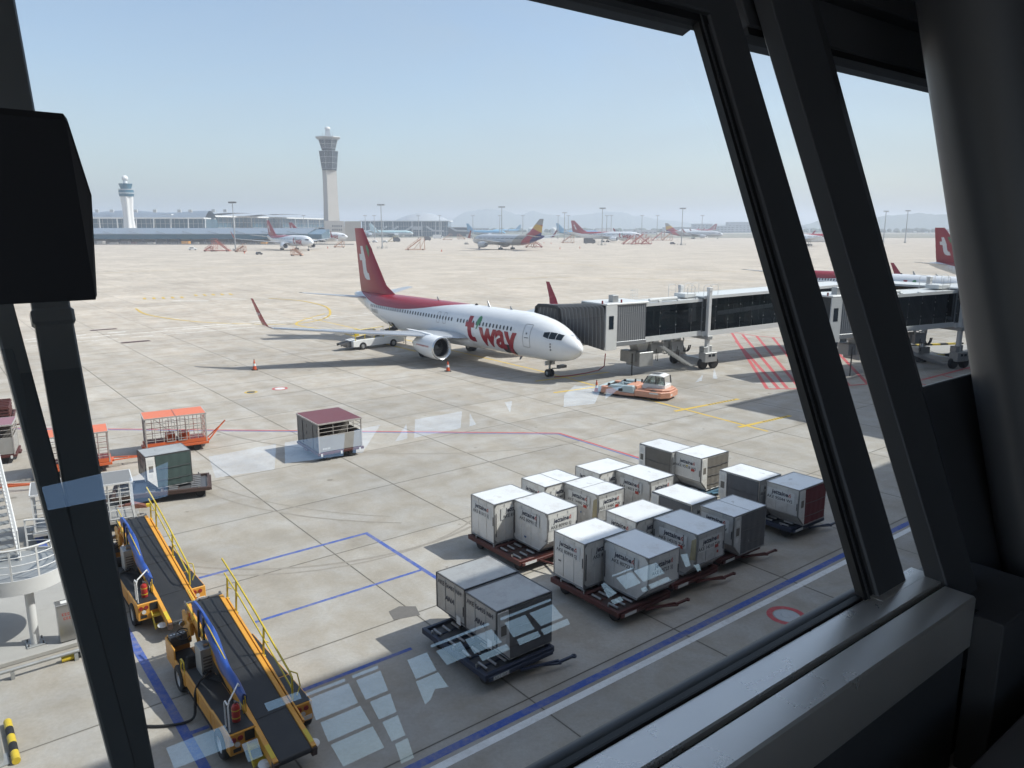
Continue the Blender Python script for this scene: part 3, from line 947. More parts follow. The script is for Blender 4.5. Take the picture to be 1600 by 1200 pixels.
def container(loc, rot, label, skin, group, curtain=None, edge=None, top=None, code='', name_on=True, faces=('n', 'n'), seam=False, stain=None, brand='jettainer', vest=False, low=False):
    """rot is the turn away from the terminal grid; faces: local sides turned to the terminal (left, right in the photo)"""
    edge = edge or EDGE
    t = thing('cargo_container', label, 'container', loc, AR + R(rot), group)
    rs = random.Random(sum(ord(ch) * (i + 1) for i, ch in enumerate(label)))
    body = MB()
    # slightly dented skin: each wall is a small grid pushed in and out
    body.prism(ULDP, -Yh + .012, Yh - .012, 'y')
    bo = body.build('shell', skin, t, bevel=.012)
    # dented wall sheets on the four sides
    sh = MB()
    def sheet(o, r, u, nr, nu, n, amp=.018):
        o, r, u, n = map(Vector, (o, r, u, n))
        vs = []
        for j in range(nu + 1):
            for i in range(nr + 1):
                e = min(1, 3 * min(i, nr - i) / nr, 3 * min(j, nu - j) / nu)
                vs.append(o + r * i / nr + u * j / nu + n * (.004 + amp * e * rs.uniform(-.1, 1)))
        fs = [(j * (nr + 1) + i, j * (nr + 1) + i + 1, (j + 1) * (nr + 1) + i + 1, (j + 1) * (nr + 1) + i) for j in range(nu) for i in range(nr)]
        sh.add(vs, fs)
    sheet((-.72, -Yh + .012, .12), (1.42, 0, 0), (0, 0, 1.42), 5, 5, (0, -1, 0))
    sheet((.7, Yh - .012, .12), (-1.42, 0, 0), (0, 0, 1.42), 5, 5, (0, 1, 0))
    sheet((-.78, Yh - .07, .12), (0, -2 * Yh + .14, 0), (0, 0, 1.42), 5, 5, (-1, 0, 0))
    sheet((1.23, -Yh + .07, .56), (0, 2 * Yh - .14, 0), (0, 0, 1.0), 5, 4, (1, 0, 0))
    sheet((.8, -Yh + .07, .07), (0, 2 * Yh - .14, 0), (.41, 0, .42), 5, 2, (.7, 0, -.7), .008)
    sh.build('wall_sheet', skin, t, smooth=60, fixn=False)
    tp = MB()
    vs, fs = [], []
    n1, n2 = 6, 6
    for j in range(n2 + 1):
        for i in range(n1 + 1):
            e = min(1, 3 * min(i, n1 - i) / n1, 3 * min(j, n2 - j) / n2)
            vs.append((lerp(-.765, 1.215, i / n1), lerp(-Yh + .02, Yh - .02, j / n2), 1.622 + e * rs.uniform(-.004, .014)))
    fs = [(j * (n1 + 1) + i, j * (n1 + 1) + i + 1, (j + 1) * (n1 + 1) + i + 1, (j + 1) * (n1 + 1) + i) for j in range(n2) for i in range(n1)]
    tp.add(vs, fs)
    tp.build('roof_sheet', top or ALUTOP, t, smooth=60, fixn=False)
    # edge rails
    er = MB()
    for sy in (-1, 1):
        y = sy * (Yh - .012)
        for k in range(5):
            a, b = ULDP[k], ULDP[(k + 1) % 5]
            er.bar((a[0], y, a[1]), (b[0], y, b[1]), .032, .036, up=(0, 1, 0))
    for x, z in ULDP[1:]:
        er.bar((x - (.01 if x > 0 else -.01), -Yh, z - .004), (x - (.01 if x > 0 else -.01), Yh, z - .004), .035, .035)
    er.build('edge_rail', edge, t)
    # gusset plates in the corners
    gs = MB()
    for sy in (-1, 1):
        y0, y1 = sorted((sy * (Yh + .004), sy * (Yh + .010)))
        for (cx, cz, dx, dz) in ((-.77, 1.60, .13, -.13), (1.215, 1.60, -.13, -.13), (-.77, .07, .13, .13), (1.2, .52, -.11, .12)):
            gs.prism([(cx, cz), (cx + dx, cz), (cx, cz + dz)], y0, y1, 'y')
    gs.build('corner_gusset', edge, t)
    MB().box(-.81, .81, -Yh - .02, Yh + .02, 0, .038).build('base_plate', EDGE, t, bevel=.008)
    if seam:
        MB().box(.2, .212, -Yh, Yh, 1.632, 1.64).build('roof_seam', EDGE, t)
    if stain:
        s_ = MB()
        s_.quad((.95, -Yh - .012, .62), (1.2, -Yh - .012, .68), (1.2, -Yh - .012, 1.5), (1.0, -Yh - .012, 1.35))
        s_.build('stain', M('yellow_stain', (.42, .36, .22), .6, var=.4, scale=7), t, fixn=False)
    # upright folds riveted on the walls, small plates and placards
    sm_ = MB()
    for x in (-.28, .28):
        for sy in (-1, 1):
            sm_.box(x - .009, x + .009, *sorted((sy * (Yh - .002), sy * (Yh + .013))), .1, 1.56)
    for y in (-.26, .26):
        sm_.box(-.802, -.788, y - .009, y + .009, .1, 1.56).box(1.238, 1.252, y - .009, y + .009, .56, 1.56)
    sm_.build('wall_seams', skin, t)['kind'] = 'stuff'
    for k in range(rs.randint(2, 4)):
        pm_ = MB()
        w_, h_ = rs.uniform(.05, .13), rs.uniform(.05, .16)
        fx, fz = rs.uniform(-.55, .5), rs.uniform(.25, .8)
        sd_ = rs.choice(('-y', '-x', '+x', '+y'))
        if sd_ == '-y':
            pm_.box(fx, fx + w_, -Yh - .019, -Yh - .0165, fz, fz + h_)
        elif sd_ == '+y':
            pm_.box(fx, fx + w_, Yh + .0165, Yh + .019, fz, fz + h_)
        elif sd_ == '-x':
            pm_.box(-.806, -.8035, fx, fx + w_, fz, fz + h_)
        else:
            pm_.box(1.2535, 1.256, fx, fx + w_, fz + .4, fz + .4 + h_)
        pm_.build('placard', rs.choice((STICK, STICK, INKR, INKB, EDGED, YELLOW)), t)
    # fittings: latch rods and rivet strips on the visible sides
    lt = MB()
    lt.bar((-.70, -Yh - .02, .3), (-.70, -Yh - .02, 1.25), .022).bar((.64, -Yh - .02, 1.1), (.64, -Yh - .02, 1.45), .022)
    lt.bar((-.80, -.70, .75), (-.80, -.70, 1.1), .022).bar((1.25, .7, .75), (1.25, .7, 1.05), .022).bar((-.2, Yh + .02, .2), (-.2, Yh + .02, .5), .02)
    lt.build('latch_rods', EDGED, t)
    F = {'-y': ((0, -1, 0), lambda h, v: (h, -Yh - .017, v), -.78, 1.23),
         '+y': ((0, 1, 0), lambda h, v: (-h, Yh + .017, v), -1.23, .78),
         '-x': ((-1, 0, 0), lambda h, v: (-.797, -h, v), -.765, .765),
         '+x': ((1, 0, 0), lambda h, v: (1.249, h, v), -.765, .765)}
    for fc in faces:
        side, kind = fc
        if kind in ('c', 'C'):        # curtain with pale door post
            nrm, pt, h0, h1 = F[side]
            col = curtain
            cm = MB()
            if side in ('-y', '+y'):
                s = -1 if side == '-y' else 1
                wavy(cm, -.74, .80, .07, 1.57, s * (Yh + .016), .012, 22)
                cm.build('curtain', col, t, smooth=60)
                pm = MB()
                y0, y1 = sorted((s * (Yh + .014), s * (Yh + .05)))
                pm.prism([(.80, .07), (1.22, .52), (1.22, 1.58), (.84, 1.58)], y0, y1, 'y')
                pm.build('door_post', ALUW if not low else ALU, t, bevel=.006)
                MB().box(.93, 1.12, *sorted((s * (Yh + .05), s * (Yh + .056))), .86, 1.16).build('document_pocket', CURT_B, t)
                MB().box(.92, 1.14, *sorted((s * (Yh + .05), s * (Yh + .056))), 1.22, 1.46).box(.96, 1.14, *sorted((s * (Yh + .05), s * (Yh + .056))), .60, .78).build('notice_plate', STICK, t)
                sm = MB()
                for z in (.42, .98) if not vest else (.3, .72, 1.15):
                    sm.tube([(-.74, s * (Yh + .05), z), (0, s * (Yh + .058), z - .03), (.8, s * (Yh + .05), z)], .012, 5)
                sm.build('strap', EDGED, t)
        elif kind == 'l':
            nrm, pt, h0, h1 = F[side]
            hc = (h0 + h1) / 2
            if brand == 'jettainer':
                w_ = 1.18
                up = 1.24
                a = MB()
                a.X = face_mat(pt(hc, up), nrm)
                a.box(-w_ / 2 - .10, w_ / 2 - .02, -.30, .19, 0, .003)
                a.build('label_sheet', STICK, t)
                q = Vector(pt(hc - .10, up)) + Vector(nrm) * .005
                put_text('lettering', 'jettaine', .25, q + Vector((0, 0, -.03)), nrm, INK, t, bold=.009, shear=.12)
                rr = Vector((0, 0, 1)).cross(Vector(nrm))
                me = text_mesh('jettaine', .25, .009, .12)
                ex_ = me['w'] / 2
                fl = MB()
                fl.X = face_mat(q + rr * (ex_ + .015) + Vector((0, 0, -.03)), nrm)
                fl.prism([(0, 0), (.03, 0), (.04, .07), (.075, .11), (.115, .13), (.075, .16), (.03, .12), (.0, .06)], 0, .002)
                fl.prism([(.06, 0), (.095, 0), (.1, .06), (.125, .1), (.085, .085), (.06, .04)], 0, .002)
                fl.build('logo_swoosh', INKR, t)
                put_text('container_code', code, .185, q + Vector((.0, 0, -.25)), nrm, INKG, t, bold=.003)
                if stain == 'red' or vest:
                    rb = MB()
                    rb.X = face_mat(q + rr * (w_ / 2 - .18) + Vector((0, 0, -.33)), nrm)
                    rb.box(-.1, .1, 0, .12, 0, .004)
                    rb.build('red_tag', INKR, t)
            else:
                q = Vector(pt(hc - .03, 1.34)) + Vector(nrm) * .004
                put_text('container_code', code, .2, q, nrm, INK, t, bold=.003)
                put_text('lettering', brand, .23, q + Vector((0, 0, -.42)), nrm, INKB if brand != 'ANA' else INK, t, bold=.006, shear=.3)
                a = MB()
                a.X = face_mat(pt(hc + .45, .52), nrm)
                a.box(-.11, .11, -.13, .13, 0, .003)
                a.build('label_sheet', STICK, t)
    return t

GJ = 'metal containers on the dollies'
DH = .56     # deck height
def put(s0, s1, w0, w1, kind):
    """centre of the base and turn, from the box the container fills in (s, w)"""
    sc, wc = (s0 + s1) / 2, (w0 + w1) / 2
    off = .225
    rot, d = {'As+': (0, (-off, 0)), 'As-': (180, (off, 0)), 'Bw-': (-90, (0, off)), 'Bw+': (90, (0, -off))}[kind]
    return P(sc + d[0], wc + d[1], DH), rot
fc_solid = {'As+': (('-x', 'l'), ('-y', 'l')), 'Bw-': (('-y', 'l'), ('+x', 'l'))}
fc_curt = {'As-': (('+x', 'l'), ('+y', 'c')), 'Bw+': (('+y', 'c'), ('-x', 'l'))}
def uld(box, kind, label, skin, **k):
    loc, rot = put(*box, kind)
    if 'faces' not in k:
        k['faces'] = fc_solid.get(kind) or fc_curt[kind]
    return container(loc, rot, label, skin, GJ, **k)

uld((16.7, 18.71, 22.32, 23.85), 'As+', 'white container coded AKE 81013 SJ at the left end of the front column', ALUW, code='AKE 81013 SJ')
uld((17.64, 19.17, 20.30, 22.31), 'Bw-', 'white container coded AKE 80990 SJ with slanted foot beside the leftmost white one', ALUW, code='AKE 80990 SJ')
uld((16.82, 18.83, 17.45, 18.98), 'As+', 'tall white container coded AKE 80898 SJ at the corner nearest the window', ALUW, code='AKE 80898 SJ')
uld((17.66, 19.19, 15.36, 17.37), 'Bw-', 'white container coded AKE 80723 SJ with window light across its slanted foot', ALUW, code='AKE 80723 SJ')
uld((19.55, 21.56, 22.65, 24.18), 'As+', 'white container with a seam across its roof, behind the leftmost white one', ALUW, code='AKE 14078 TW', seam=True)
uld((20.55, 22.08, 20.62, 22.63), 'Bw-', 'stained container coded AKE 14480 TW with a yellow streak on its corner', ALU, code='AKE 14480 TW', seam=True, stain='red')
uld((19.64, 21.65, 17.72, 19.25), 'As+', 'container coded AKE 14081 TW with brown stains in the middle of its roof', ALUW, code='AKE 14081 TW')
uld((20.44, 21.97, 15.62, 17.63), 'Bw-', 'container coded AKE 14310 TW with a red tag and yellowed corner', ALU, code='AKE 14310 TW', stain='red')
uld((22.5, 24.51, 22.48, 24.01), 'As+', 'pale container at the back left of the group beside the one coded AKE 14013', ALUW, code='AKE 14022 TW')
uld((23.42, 24.95, 20.45, 22.46), 'Bw-', 'container coded AKE 14013 TW with a red tag under its code', ALU, code='AKE 14013 TW', vest=True)
uld((22.62, 24.15, 17.62, 19.63), 'Bw+', 'low looking grey curtain container with black and red notice in the middle row', ALU, curtain=CURT_G, code='AKE 14335 TW')
uld((22.84, 24.85, 15.86, 17.39), 'As-', 'grey curtained container with a strap over its roof at the end of the middle row', ALU, curtain=CURT_G, code='AKE 14227 TW', seam=True, low=True)
uld((27.46, 28.99, 22.72, 24.73), 'Bw+', 'dark curtained container farthest back, next to the red and blue line', ALU, curtain=CURT_B, code='AKE 95028 WS')
uld((27.75, 29.76, 21.2, 22.73), 'As-', 'white container with brown straped curtain, right of the farthest one', ALUW, curtain=CURT_B, code='AKE 95028 WS', vest=True).__setitem__('label', 'white container with strapped brown curtain, right of the farthest one')
uld((27.1, 28.63, 17.68, 19.69), 'Bw+', 'dark grey curtained container beside the one with the red curtain', ALU, curtain=CURT_G, code='AKE 95112 WS')
uld((27.36, 29.37, 16.0, 17.53), 'As-', 'container with the dark red curtain at the right end of the group', ALU, curtain=CURT_R, code='AKE 95044 WS')
uld((11.8, 13.81, 17.24, 18.77), 'As-', 'dirty metal container coded AKE 56461 NH on the nearest dark dolly, farther of two', ALUG, edge=EDGED, top=ALUG, code='AKE 56461 NH', brand='ANA', faces=(('+x', 'l'), ('+y', 'n')))
uld((11.74, 13.75, 15.6, 17.13), 'As-', 'dirty metal container coded AKE 56455 NH on the nearest dark dolly, nearer of two', ALUG, edge=EDGED, top=ALUG, code='AKE 56455 NH', brand='ANA', curtain=CURT_G, faces=(('+x', 'l'), ('+y', 'c')), low=True)

# --- dollies
def make_dolly(paint, label, plate=None, lx=2.52, ly=3.3, out=False):
    """deck of rollers on a low frame; local x along the terminal, y out from it"""
    t = thing('container_dolly', label, 'dolly', (0, 0, 0), AR, 'container dollies')
    X, Yy = lx / 2, ly / 2
    f = MB()
    for sx in (-1, 1):
        f.box(*sorted((sx * X, sx * (X - .12))), -Yy, Yy, .36, .54)
    for sy in (-1, 0, 1):
        f.box(-X + .1201, X - .1201, sy * (Yy - .06) - .06, sy * (Yy - .06) + .06, .36, .535)
    for k in (-2, -1, 1, 2):
        f.box(-X + .1202, X - .1202, k * Yy / 3 - .03, k * Yy / 3 + .03, .38, .47)
    f.box(-.12, .12, -Yy + .13, Yy - .13, .30, .379)
    for sy in (-1, 1):
        f.box(-X + .1, X - .1, *sorted((sy * Yy, sy * (Yy + .07))), .34, .46)
    f.build('frame', paint, t, bevel=.01)
    dk = MB()
    dk.box(-X + .13, X - .13, -Yy + .13, -.07, .43, .445)
    dk.box(-X + .13, X - .13, .07, Yy - .13, .43, .445)
    dk.build('deck_plate', EDGED if paint is not MAROON else RUSTB, t)
    rm = MB().cyl((0, -.21, 0), (0, .21, 0), .04, 8)
    ro = rm.build('roller', ROLLER, t, smooth=True)
    first = True
    for iy in range(4):
        for ix in range(7):
            o = ro if first else ro.copy()
            if not first:
                COL.objects.link(o)
            first = False
            o.location = (-X + .27 + ix * (lx - .54) / 6, (-1.5 + iy) * ly / 4.25, .52)
    wm = MB()
    wm.lathe([(.001, -.07), (.2, -.07), (.22, -.05), (.22, .05), (.2, .07), (.001, .07)], 14, 'x')
    for sx in (-1, 1):
        for sy in (-1, 1):
            w = wm.build('wheel', RUBBER, t, smooth=True, loc=(sx * (X - .3), sy * (Yy - .45), .22)) if (sx, sy) == (-1, -1) else None
            if w is None:
                w = bpy.data.objects.new('wheel', w0.data)
                COL.objects.link(w)
                w.parent = t
                w.location = (sx * (X - .3), sy * (Yy - .45), .22)
            else:
                w0 = w
    ax = MB()
    for sy in (-1, 1):
        ax.bar((-X + .3, sy * (Yy - .45), .22), (X - .3, sy * (Yy - .45), .22), .06)
        ax.box(-.2, .2, sy * (Yy - .45) - .1, sy * (Yy - .45) + .1, .2, .36)
    ax.build('axle', EDGED, t)
    tb_ = MB()
    if out:
        tb_.bar((-.35, -Yy - .05, .38), (0, -Yy - 1.1, .36), .06).bar((.35, -Yy - .05, .38), (0, -Yy - 1.1, .36), .06)
        tb_.bar((0, -Yy - 1.05, .36), (0, -Yy - 1.5, .36), .07)
        tb_.lathe([(.04, -.03), (.08, -.03), (.08, .03), (.04, .03), (.04, -.03)], 10, 'z', (0, -Yy - 1.55, .36))
    else:                                     # swung aside along the deck
        tb_.bar((-.1, -Yy - .12, .34), (X - .1, -Yy - .30, .25), .06).bar((.25, -Yy - .1, .30), (X - .1, -Yy - .42, .22), .05)
        tb_.bar((X - .15, -Yy - .36, .24), (X + .35, -Yy - .40, .26), .07)
        tb_.lathe([(.04, -.03), (.08, -.03), (.08, .03), (.04, .03), (.04, -.03)], 10, 'z', (X + .4, -Yy - .41, .26))
    tb_.build('tow_bar', paint, t)
    lk = MB()
    for k in range(3):
        for sx in (-1, 1):
            lk.box(sx * (X - .06) - .02, sx * (X - .06) + .02, -Yy + .5 + k * (ly - 1) / 2 - .03, -Yy + .5 + k * (ly - 1) / 2 + .03, .54, .64)
    lk.build('lock_pin', STEEL, t)
    p_ = MB()
    p_.X = face_mat((-X + .5, -Yy - .072, .41), (0, -1, 0))
    p_.box(-.27, .27, -.055, .055, 0, .004)
    po = p_.build('number_plate', STICK, t)
    if plate:
        put_text('plate_lettering', plate, .12, (-X + .5, -Yy - .078, .37), (0, -1, 0), INK, t)
    return t
dm = make_dolly(MAROON, 'maroon dolly under the two leftmost white containers', out=True)
dm2 = make_dolly(MAROON, 'maroon dolly under the white containers nearest the window')
dm.location = P(17.78, 22.2)
dm2.location = P(17.85, 17.25)
dup(dm2, P(20.68, 22.4), AR, 'maroon dolly in the second row under the yellow streaked container')
dup(dm2, P(20.75, 17.5), AR, 'maroon dolly in the second row under the container with yellowed corner')
dup(dm2, P(23.68, 22.3), AR, 'maroon dolly in the third row, at the far end')
dup(dm2, P(23.75, 17.75), AR, 'maroon dolly in the third row with a raised tow hook')
dn = make_dolly(NAVY, 'navy dolly with white number plate carrying the two dirty metal containers', 'AAT-0081')
dn.location = P(12.45, 17.05)
db = make_dolly(NAVY, 'navy dolly under the container with the red curtain')
db.location = P(28.45, 17.8)
dl = make_dolly(DOLLYBLUE, 'light blue dolly in the last row under the brown curtained containers')
dl.location = P(28.75, 22.95)

# container alone on a long brown dolly at the left
dr = make_dolly(RUSTB, 'brown roller dolly with one dark green curtained container', lx=2.3, ly=4.2)
c_ = gp(252, 776, .3)
dr.location = (c_.x, c_.y, 0)
dr.rotation_euler = (0, 0, R(-68))
dr.location = gp(255, 766, .25) * 1
dr.location.z = 0
dr['group'] = 'container dollies'
cu = container((0, 0, DH), 0, 'grey container with dark green curtain on the brown dolly, by the orange cart', M('dull_dark_metal', (.19, .185, .175), .38, .3, var=.15, scale=2, dirt=.5, dirtcol=(.11, .09, .07), bump=.25), GJ, curtain=CURT_GREEN, edge=EDGED, top=ALUG, code='AKE 53304 NH', brand='ANA', faces=(('+x', 'l'), ('+y', 'c')))
cu.location = gp(268, 752, .56)
cu.rotation_euler = (0, 0, R(38 + 180))

# ---------------------------------------------------------------- baggage carts
def make_cart(label, lx, ly, h, roofm, barm, basem, kind, loc, rotz, rows=5, cols=6, inner=None, text=None, half=False, ends=True):
    t = thing('baggage_cart', label, 'baggage cart', loc, rotz, 'baggage carts on the apron')
    X, Yv = lx / 2, ly / 2
    b = MB()
    b.box(-X - .1, X + .1, -Yv - .06, Yv + .06, .36, .50)
    b.box(-X - .22, -X - .1001, -.3, .3, .34, .46).box(X + .1001, X + .22, -.3, .3, .34, .46)
    b.build('chassis', basem, t, bevel=.012)
    MB().box(-X + .02, X - .02, -Yv + .02, Yv - .02, .501, .53).build('floor', inner or basem, t)
    MB().box(-X - .04, X + .04, -Yv - .04, Yv + .04, h, h + .035).build('roof', roofm, t, bevel=.008)
    rb = MB()
    for sy in (-1, 1):
        rb.bar((-X - .05, sy * (Yv + .05), h + .0), (X + .05, sy * (Yv + .05), h + .0), .05, .07)
    for sx in (-1, 1):
        rb.bar((sx * (X + .05), -Yv - .02, h), (sx * (X + .05), Yv + .02, h), .05, .07)
    rb.build('roof_frame', barm, t)
    po = MB()
    for sx in (-1, 1):
        for sy in (-1, 1):
            po.bar((sx * X, sy * Yv, .5), (sx * X, sy * Yv, h), .06)
    po.build('corner_posts', barm, t)
    w0 = None
    wm = MB().lathe([(.001, -.08), (.2, -.08), (.23, -.05), (.23, .05), (.2, .08), (.001, .08)], 14, 'y')
    for sx in (-1, 1):
        for sy in (-1, 1):
            if w0 is None:
                w0 = w = wm.build('wheel', RUBBER, t, smooth=True)
            else:
                w = bpy.data.objects.new('wheel', w0.data)
                COL.objects.link(w)
                w.parent = t
            w.location = (sx * (X - .55), sy * (Yv - .12), .23)
    MB().box(-X + .2, X - .2, -Yv + .35, Yv - .35, .22, .355).build('underframe', EDGED, t)
    def lattice(name, a, b, z0, z1, nc, nr, m):
        mb = MB()
        a, b = Vector(a), Vector(b)
        for i in range(1, nc):
            p = a.lerp(b, i / nc)
            mb.bar((p.x, p.y, z0), (p.x, p.y, z1), .03)
        for j in range(nr + 1):
            z = lerp(z0, z1, j / nr)
            mb.bar((a.x, a.y, z), (b.x, b.y, z), .026)
        return mb.build(name, m, t)
    if kind == 'cage':
        lattice('side_lattice', (-X, -Yv, 0), (X, -Yv, 0), .56, h - .03, cols, rows, barm)
        lattice('side_lattice', (-X, Yv, 0), (X, Yv, 0), .56, h - .03, cols, rows, CAGER if roofm is ROOFOR else barm)
        if ends:
            lattice('end_lattice', (-X, -Yv, 0), (-X, Yv, 0), .56, h - .03, 3, rows, barm)
            lattice('end_lattice', (X, -Yv, 0), (X, Yv, 0), .56, h - .03, 3, rows, CAGER if roofm is ROOFOR else barm)
        g = MB()
        for x0, x1 in ((-.52, -.08), (.08, .52)):
            for (p, q) in (((x0, .75), (x1, .75)), ((x0, h - .16), (x1, h - .16)), ((x0, .75), (x0, h - .16)), ((x1, .75), (x1, h - .16))):
                g.bar((p[0], -Yv - .045, p[1]), (q[0], -Yv - .045, q[1]), .035)
        g.build('gate_frame', barm, t)
        if roofm is ROOFOR:
            MB().box(-X - .02, X + .02, -Yv - .025, -Yv - .01, .53, .74).build('side_skirt', basem, t)
            MB().box(-X + .01, -.1, -Yv + .3, Yv - .1, .531, .56).build('floor_mat', CURT_R, t)
            MB().box(-.02, .02, -Yv - .04, Yv + .04, h + .036, h + .05).build('roof_seam', CAGER, t)
            for k, x in enumerate((-.5, .25)):
                MB().box(x, x + .5, -.1, .5, .56, .95).build('red_panel', ORANGE, t, bevel=.02)
            put_text('side_lettering', 'AirBest' if False else '', .2, (0, 0, 0), (0, -1, 0), STICK, t) if False else None
    else:
        # sheet sided: lower panels closed, upper part barred
        zc = lerp(.55, h, .56)
        MB().box(-X + .02, X - .02, -Yv - .015, -Yv + .005, .54, zc).build('side_panel', PANELG, t, bevel=.004)
        MB().box(-X + .02, X - .02, Yv - .005, Yv + .015, .54, zc).build('side_panel', PANELG, t, bevel=.004)
        MB().box(-X - .012, -X + .008, -Yv + .03, Yv - .03, .54, h - .05).build('end_panel', M('dull_grey_mesh', (.17, .165, .155), .6, var=.25, scale=6), t, bevel=.004)
        lattice('side_lattice', (-X, -Yv, 0), (X, -Yv, 0), zc, h - .05, 3, 3, barm)
        lattice('side_lattice', (-X, Yv, 0), (X, Yv, 0), zc, h - .05, 3, 3, barm)
        lattice('end_lattice', (X, -Yv, 0), (X, Yv, 0), zc, h - .05, 3, 3, barm)
        MB().box(X - .01, X + .012, -Yv + .03, Yv - .03, .54, zc).build('end_panel', PANELG, t)
        dk = MB()
        for k, (y0, y1) in enumerate(((-Yv + .1, -.06), (.06, Yv - .1))):
            for z in (.8, 1.2, 1.6):
                dk.box(-X - .03, -X - .012, y0 + .1, y0 + .24, z, z + .18)
            dk.bar((-X - .03, (y0 + y1) / 2, .6), (-X - .03, (y0 + y1) / 2, h - .2), .03)
        dk.build('end_fittings', EDGED, t)
        MB().box(-X + .03, X - .03, -.02, .02, .54, h - .02).build('inner_partition', CURT_B, t)
        lm = MB()
        for x in (-X + .1, 0, X - .15):
            lm.box(x - .05, x + .05, -Yv - .09, -Yv - .0601, .3, .46)
        lm.build('bumper_lamps', STICK, t)
        tx = MB()
        tx.X = face_mat((-X + .42, -Yv - .017, .66), (0, -1, 0))
        for k in range(5):
            tx.box(-.22 + k * .09, -.16 + k * .09, 0, .09, 0, .003)
        tx.build('stencil_marks', STICK, t)
    return t
def tow_bar(t, lx, mat, up=False, side=1):
    X = side * (lx / 2 + .2)
    m = MB()
    if up:
        e = (X + side * .75, 0, 1.15)
    else:
        e = (X + side * 1.6, 0, .36)
    m.bar((X, -.3, .42), e, .06).bar((X, .3, .42), e, .06)
    k1, k2 = Vector((X, -.3, .42)).lerp(Vector(e), .45), Vector((X, .3, .42)).lerp(Vector(e), .45)
    m.bar(k1, k2, .045)
    d = (Vector(e) - Vector((X, 0, .42))).normalized()
    m.bar(e, Vector(e) + d * .35, .07)
    m.build('tow_bar', mat, t)

# placement: corner posts read off on the ground
c1 = make_cart('orange roofed cage cart with its tow bar raised', 3.15, 1.75, 2.15, ROOFOR, CAGE, ORANGE, 'cage', (0, 0, 0), 0, rows=5, cols=7, inner=CURT_R)
ce = gp(233, 702, 0.0).lerp(gp(322, 690, 0), .5)
c1.rotation_euler = (0, 0, R(30))
c1.location = Vector((-19.43, 42.82, 0))
tow_bar(c1, 3.15, ORANGE, True)
put_text('side_lettering', 'AirBest', .2, (-1.2, -.91, .57), (0, -1, 0), STICK, c1, bold=.006) if False else None
c2 = dup(c1, Vector((-22.95, 38.75, 0)), R(30), 'orange roofed cage cart half hidden behind the dark window post')
for ch in list(c2.children):
    if ch.name.startswith('tow_bar'):
        bpy.data.objects.remove(ch)
c3 = make_cart('maroon roofed cart with grey sheet sides, alone in the middle of the apron', 2.5, 3.1, 2.12, ROOFMA, CAGE, MAROON, 'sheet', Vector((-10.4, 42.3, 0)), R(36))
c4 = make_cart('faded maroon roofed cart with grey sides at the left edge', 3.2, 1.9, 2.15, ROOFPK, CAGE, MAROON, 'sheet', Vector((-28.9, 40.3, 0)), R(27))
c5 = make_cart('grey wire cage cart with white bars behind the yellow belt loader', 3.6, 1.75, 2.1, M('grey_mesh_roof', (.2, .2, .2), .6, var=.15), PWHITE, PANELG, 'cage', Vector((-18.05, 30.75, 0)), R(30), rows=4, cols=8)
c6 = dup(dm2, Vector((-33.9, 48.6, 0)), R(30), 'maroon dolly stacked with frames at the far left edge')
c6['group'] = 'container dollies'
fr = MB()
for k in range(4):
    fr.box(-1.1, 1.1, -1.5, 1.5, .58 + k * .2, .66 + k * .2)
    for j in range(6):
        fr.box(-1.05, 1.05, -1.4 + j * .55, -1.3 + j * .55, .66 + k * .2, .74 + k * .2)
ff = thing('frame_stack', 'stack of dark red loading frames on the dolly at the left edge', 'frames', Vector((-33.9, 48.6, 0)), R(30))
fr.build('frames', MAROON, ff)
tow_bar(c2, 3.15, ORANGE, False, 1)
tb2 = thing('tow_bar', 'orange tow bar lying by the stairs at the left edge', 'tow bar', Vector((-24.3, 35.6, 0)), R(14))
m = MB()
m.bar((-1.6, -.3, .3), (1.2, 0, .3), .08).bar((-1.6, .3, .3), (1.2, 0, .3), .08).bar((-.8, -.22, .3), (-.8, .22, .3), .06).bar((1.1, 0, .3), (1.9, 0, .32), .08)
m.build('bars', ORANGE, tb2)
MB().lathe([(.05, -.05), (.12, -.05), (.12, .05), (.05, .05)], 10, 'z', (1.95, 0, .32)).build('hitch_ring', ORANGE, tb2)
MB().box(-1.7, -1.55, -.35, .35, 0, .36).box(1.5, 1.6, -.06, .06, 0, .28).build('foot', ORANGE, tb2)
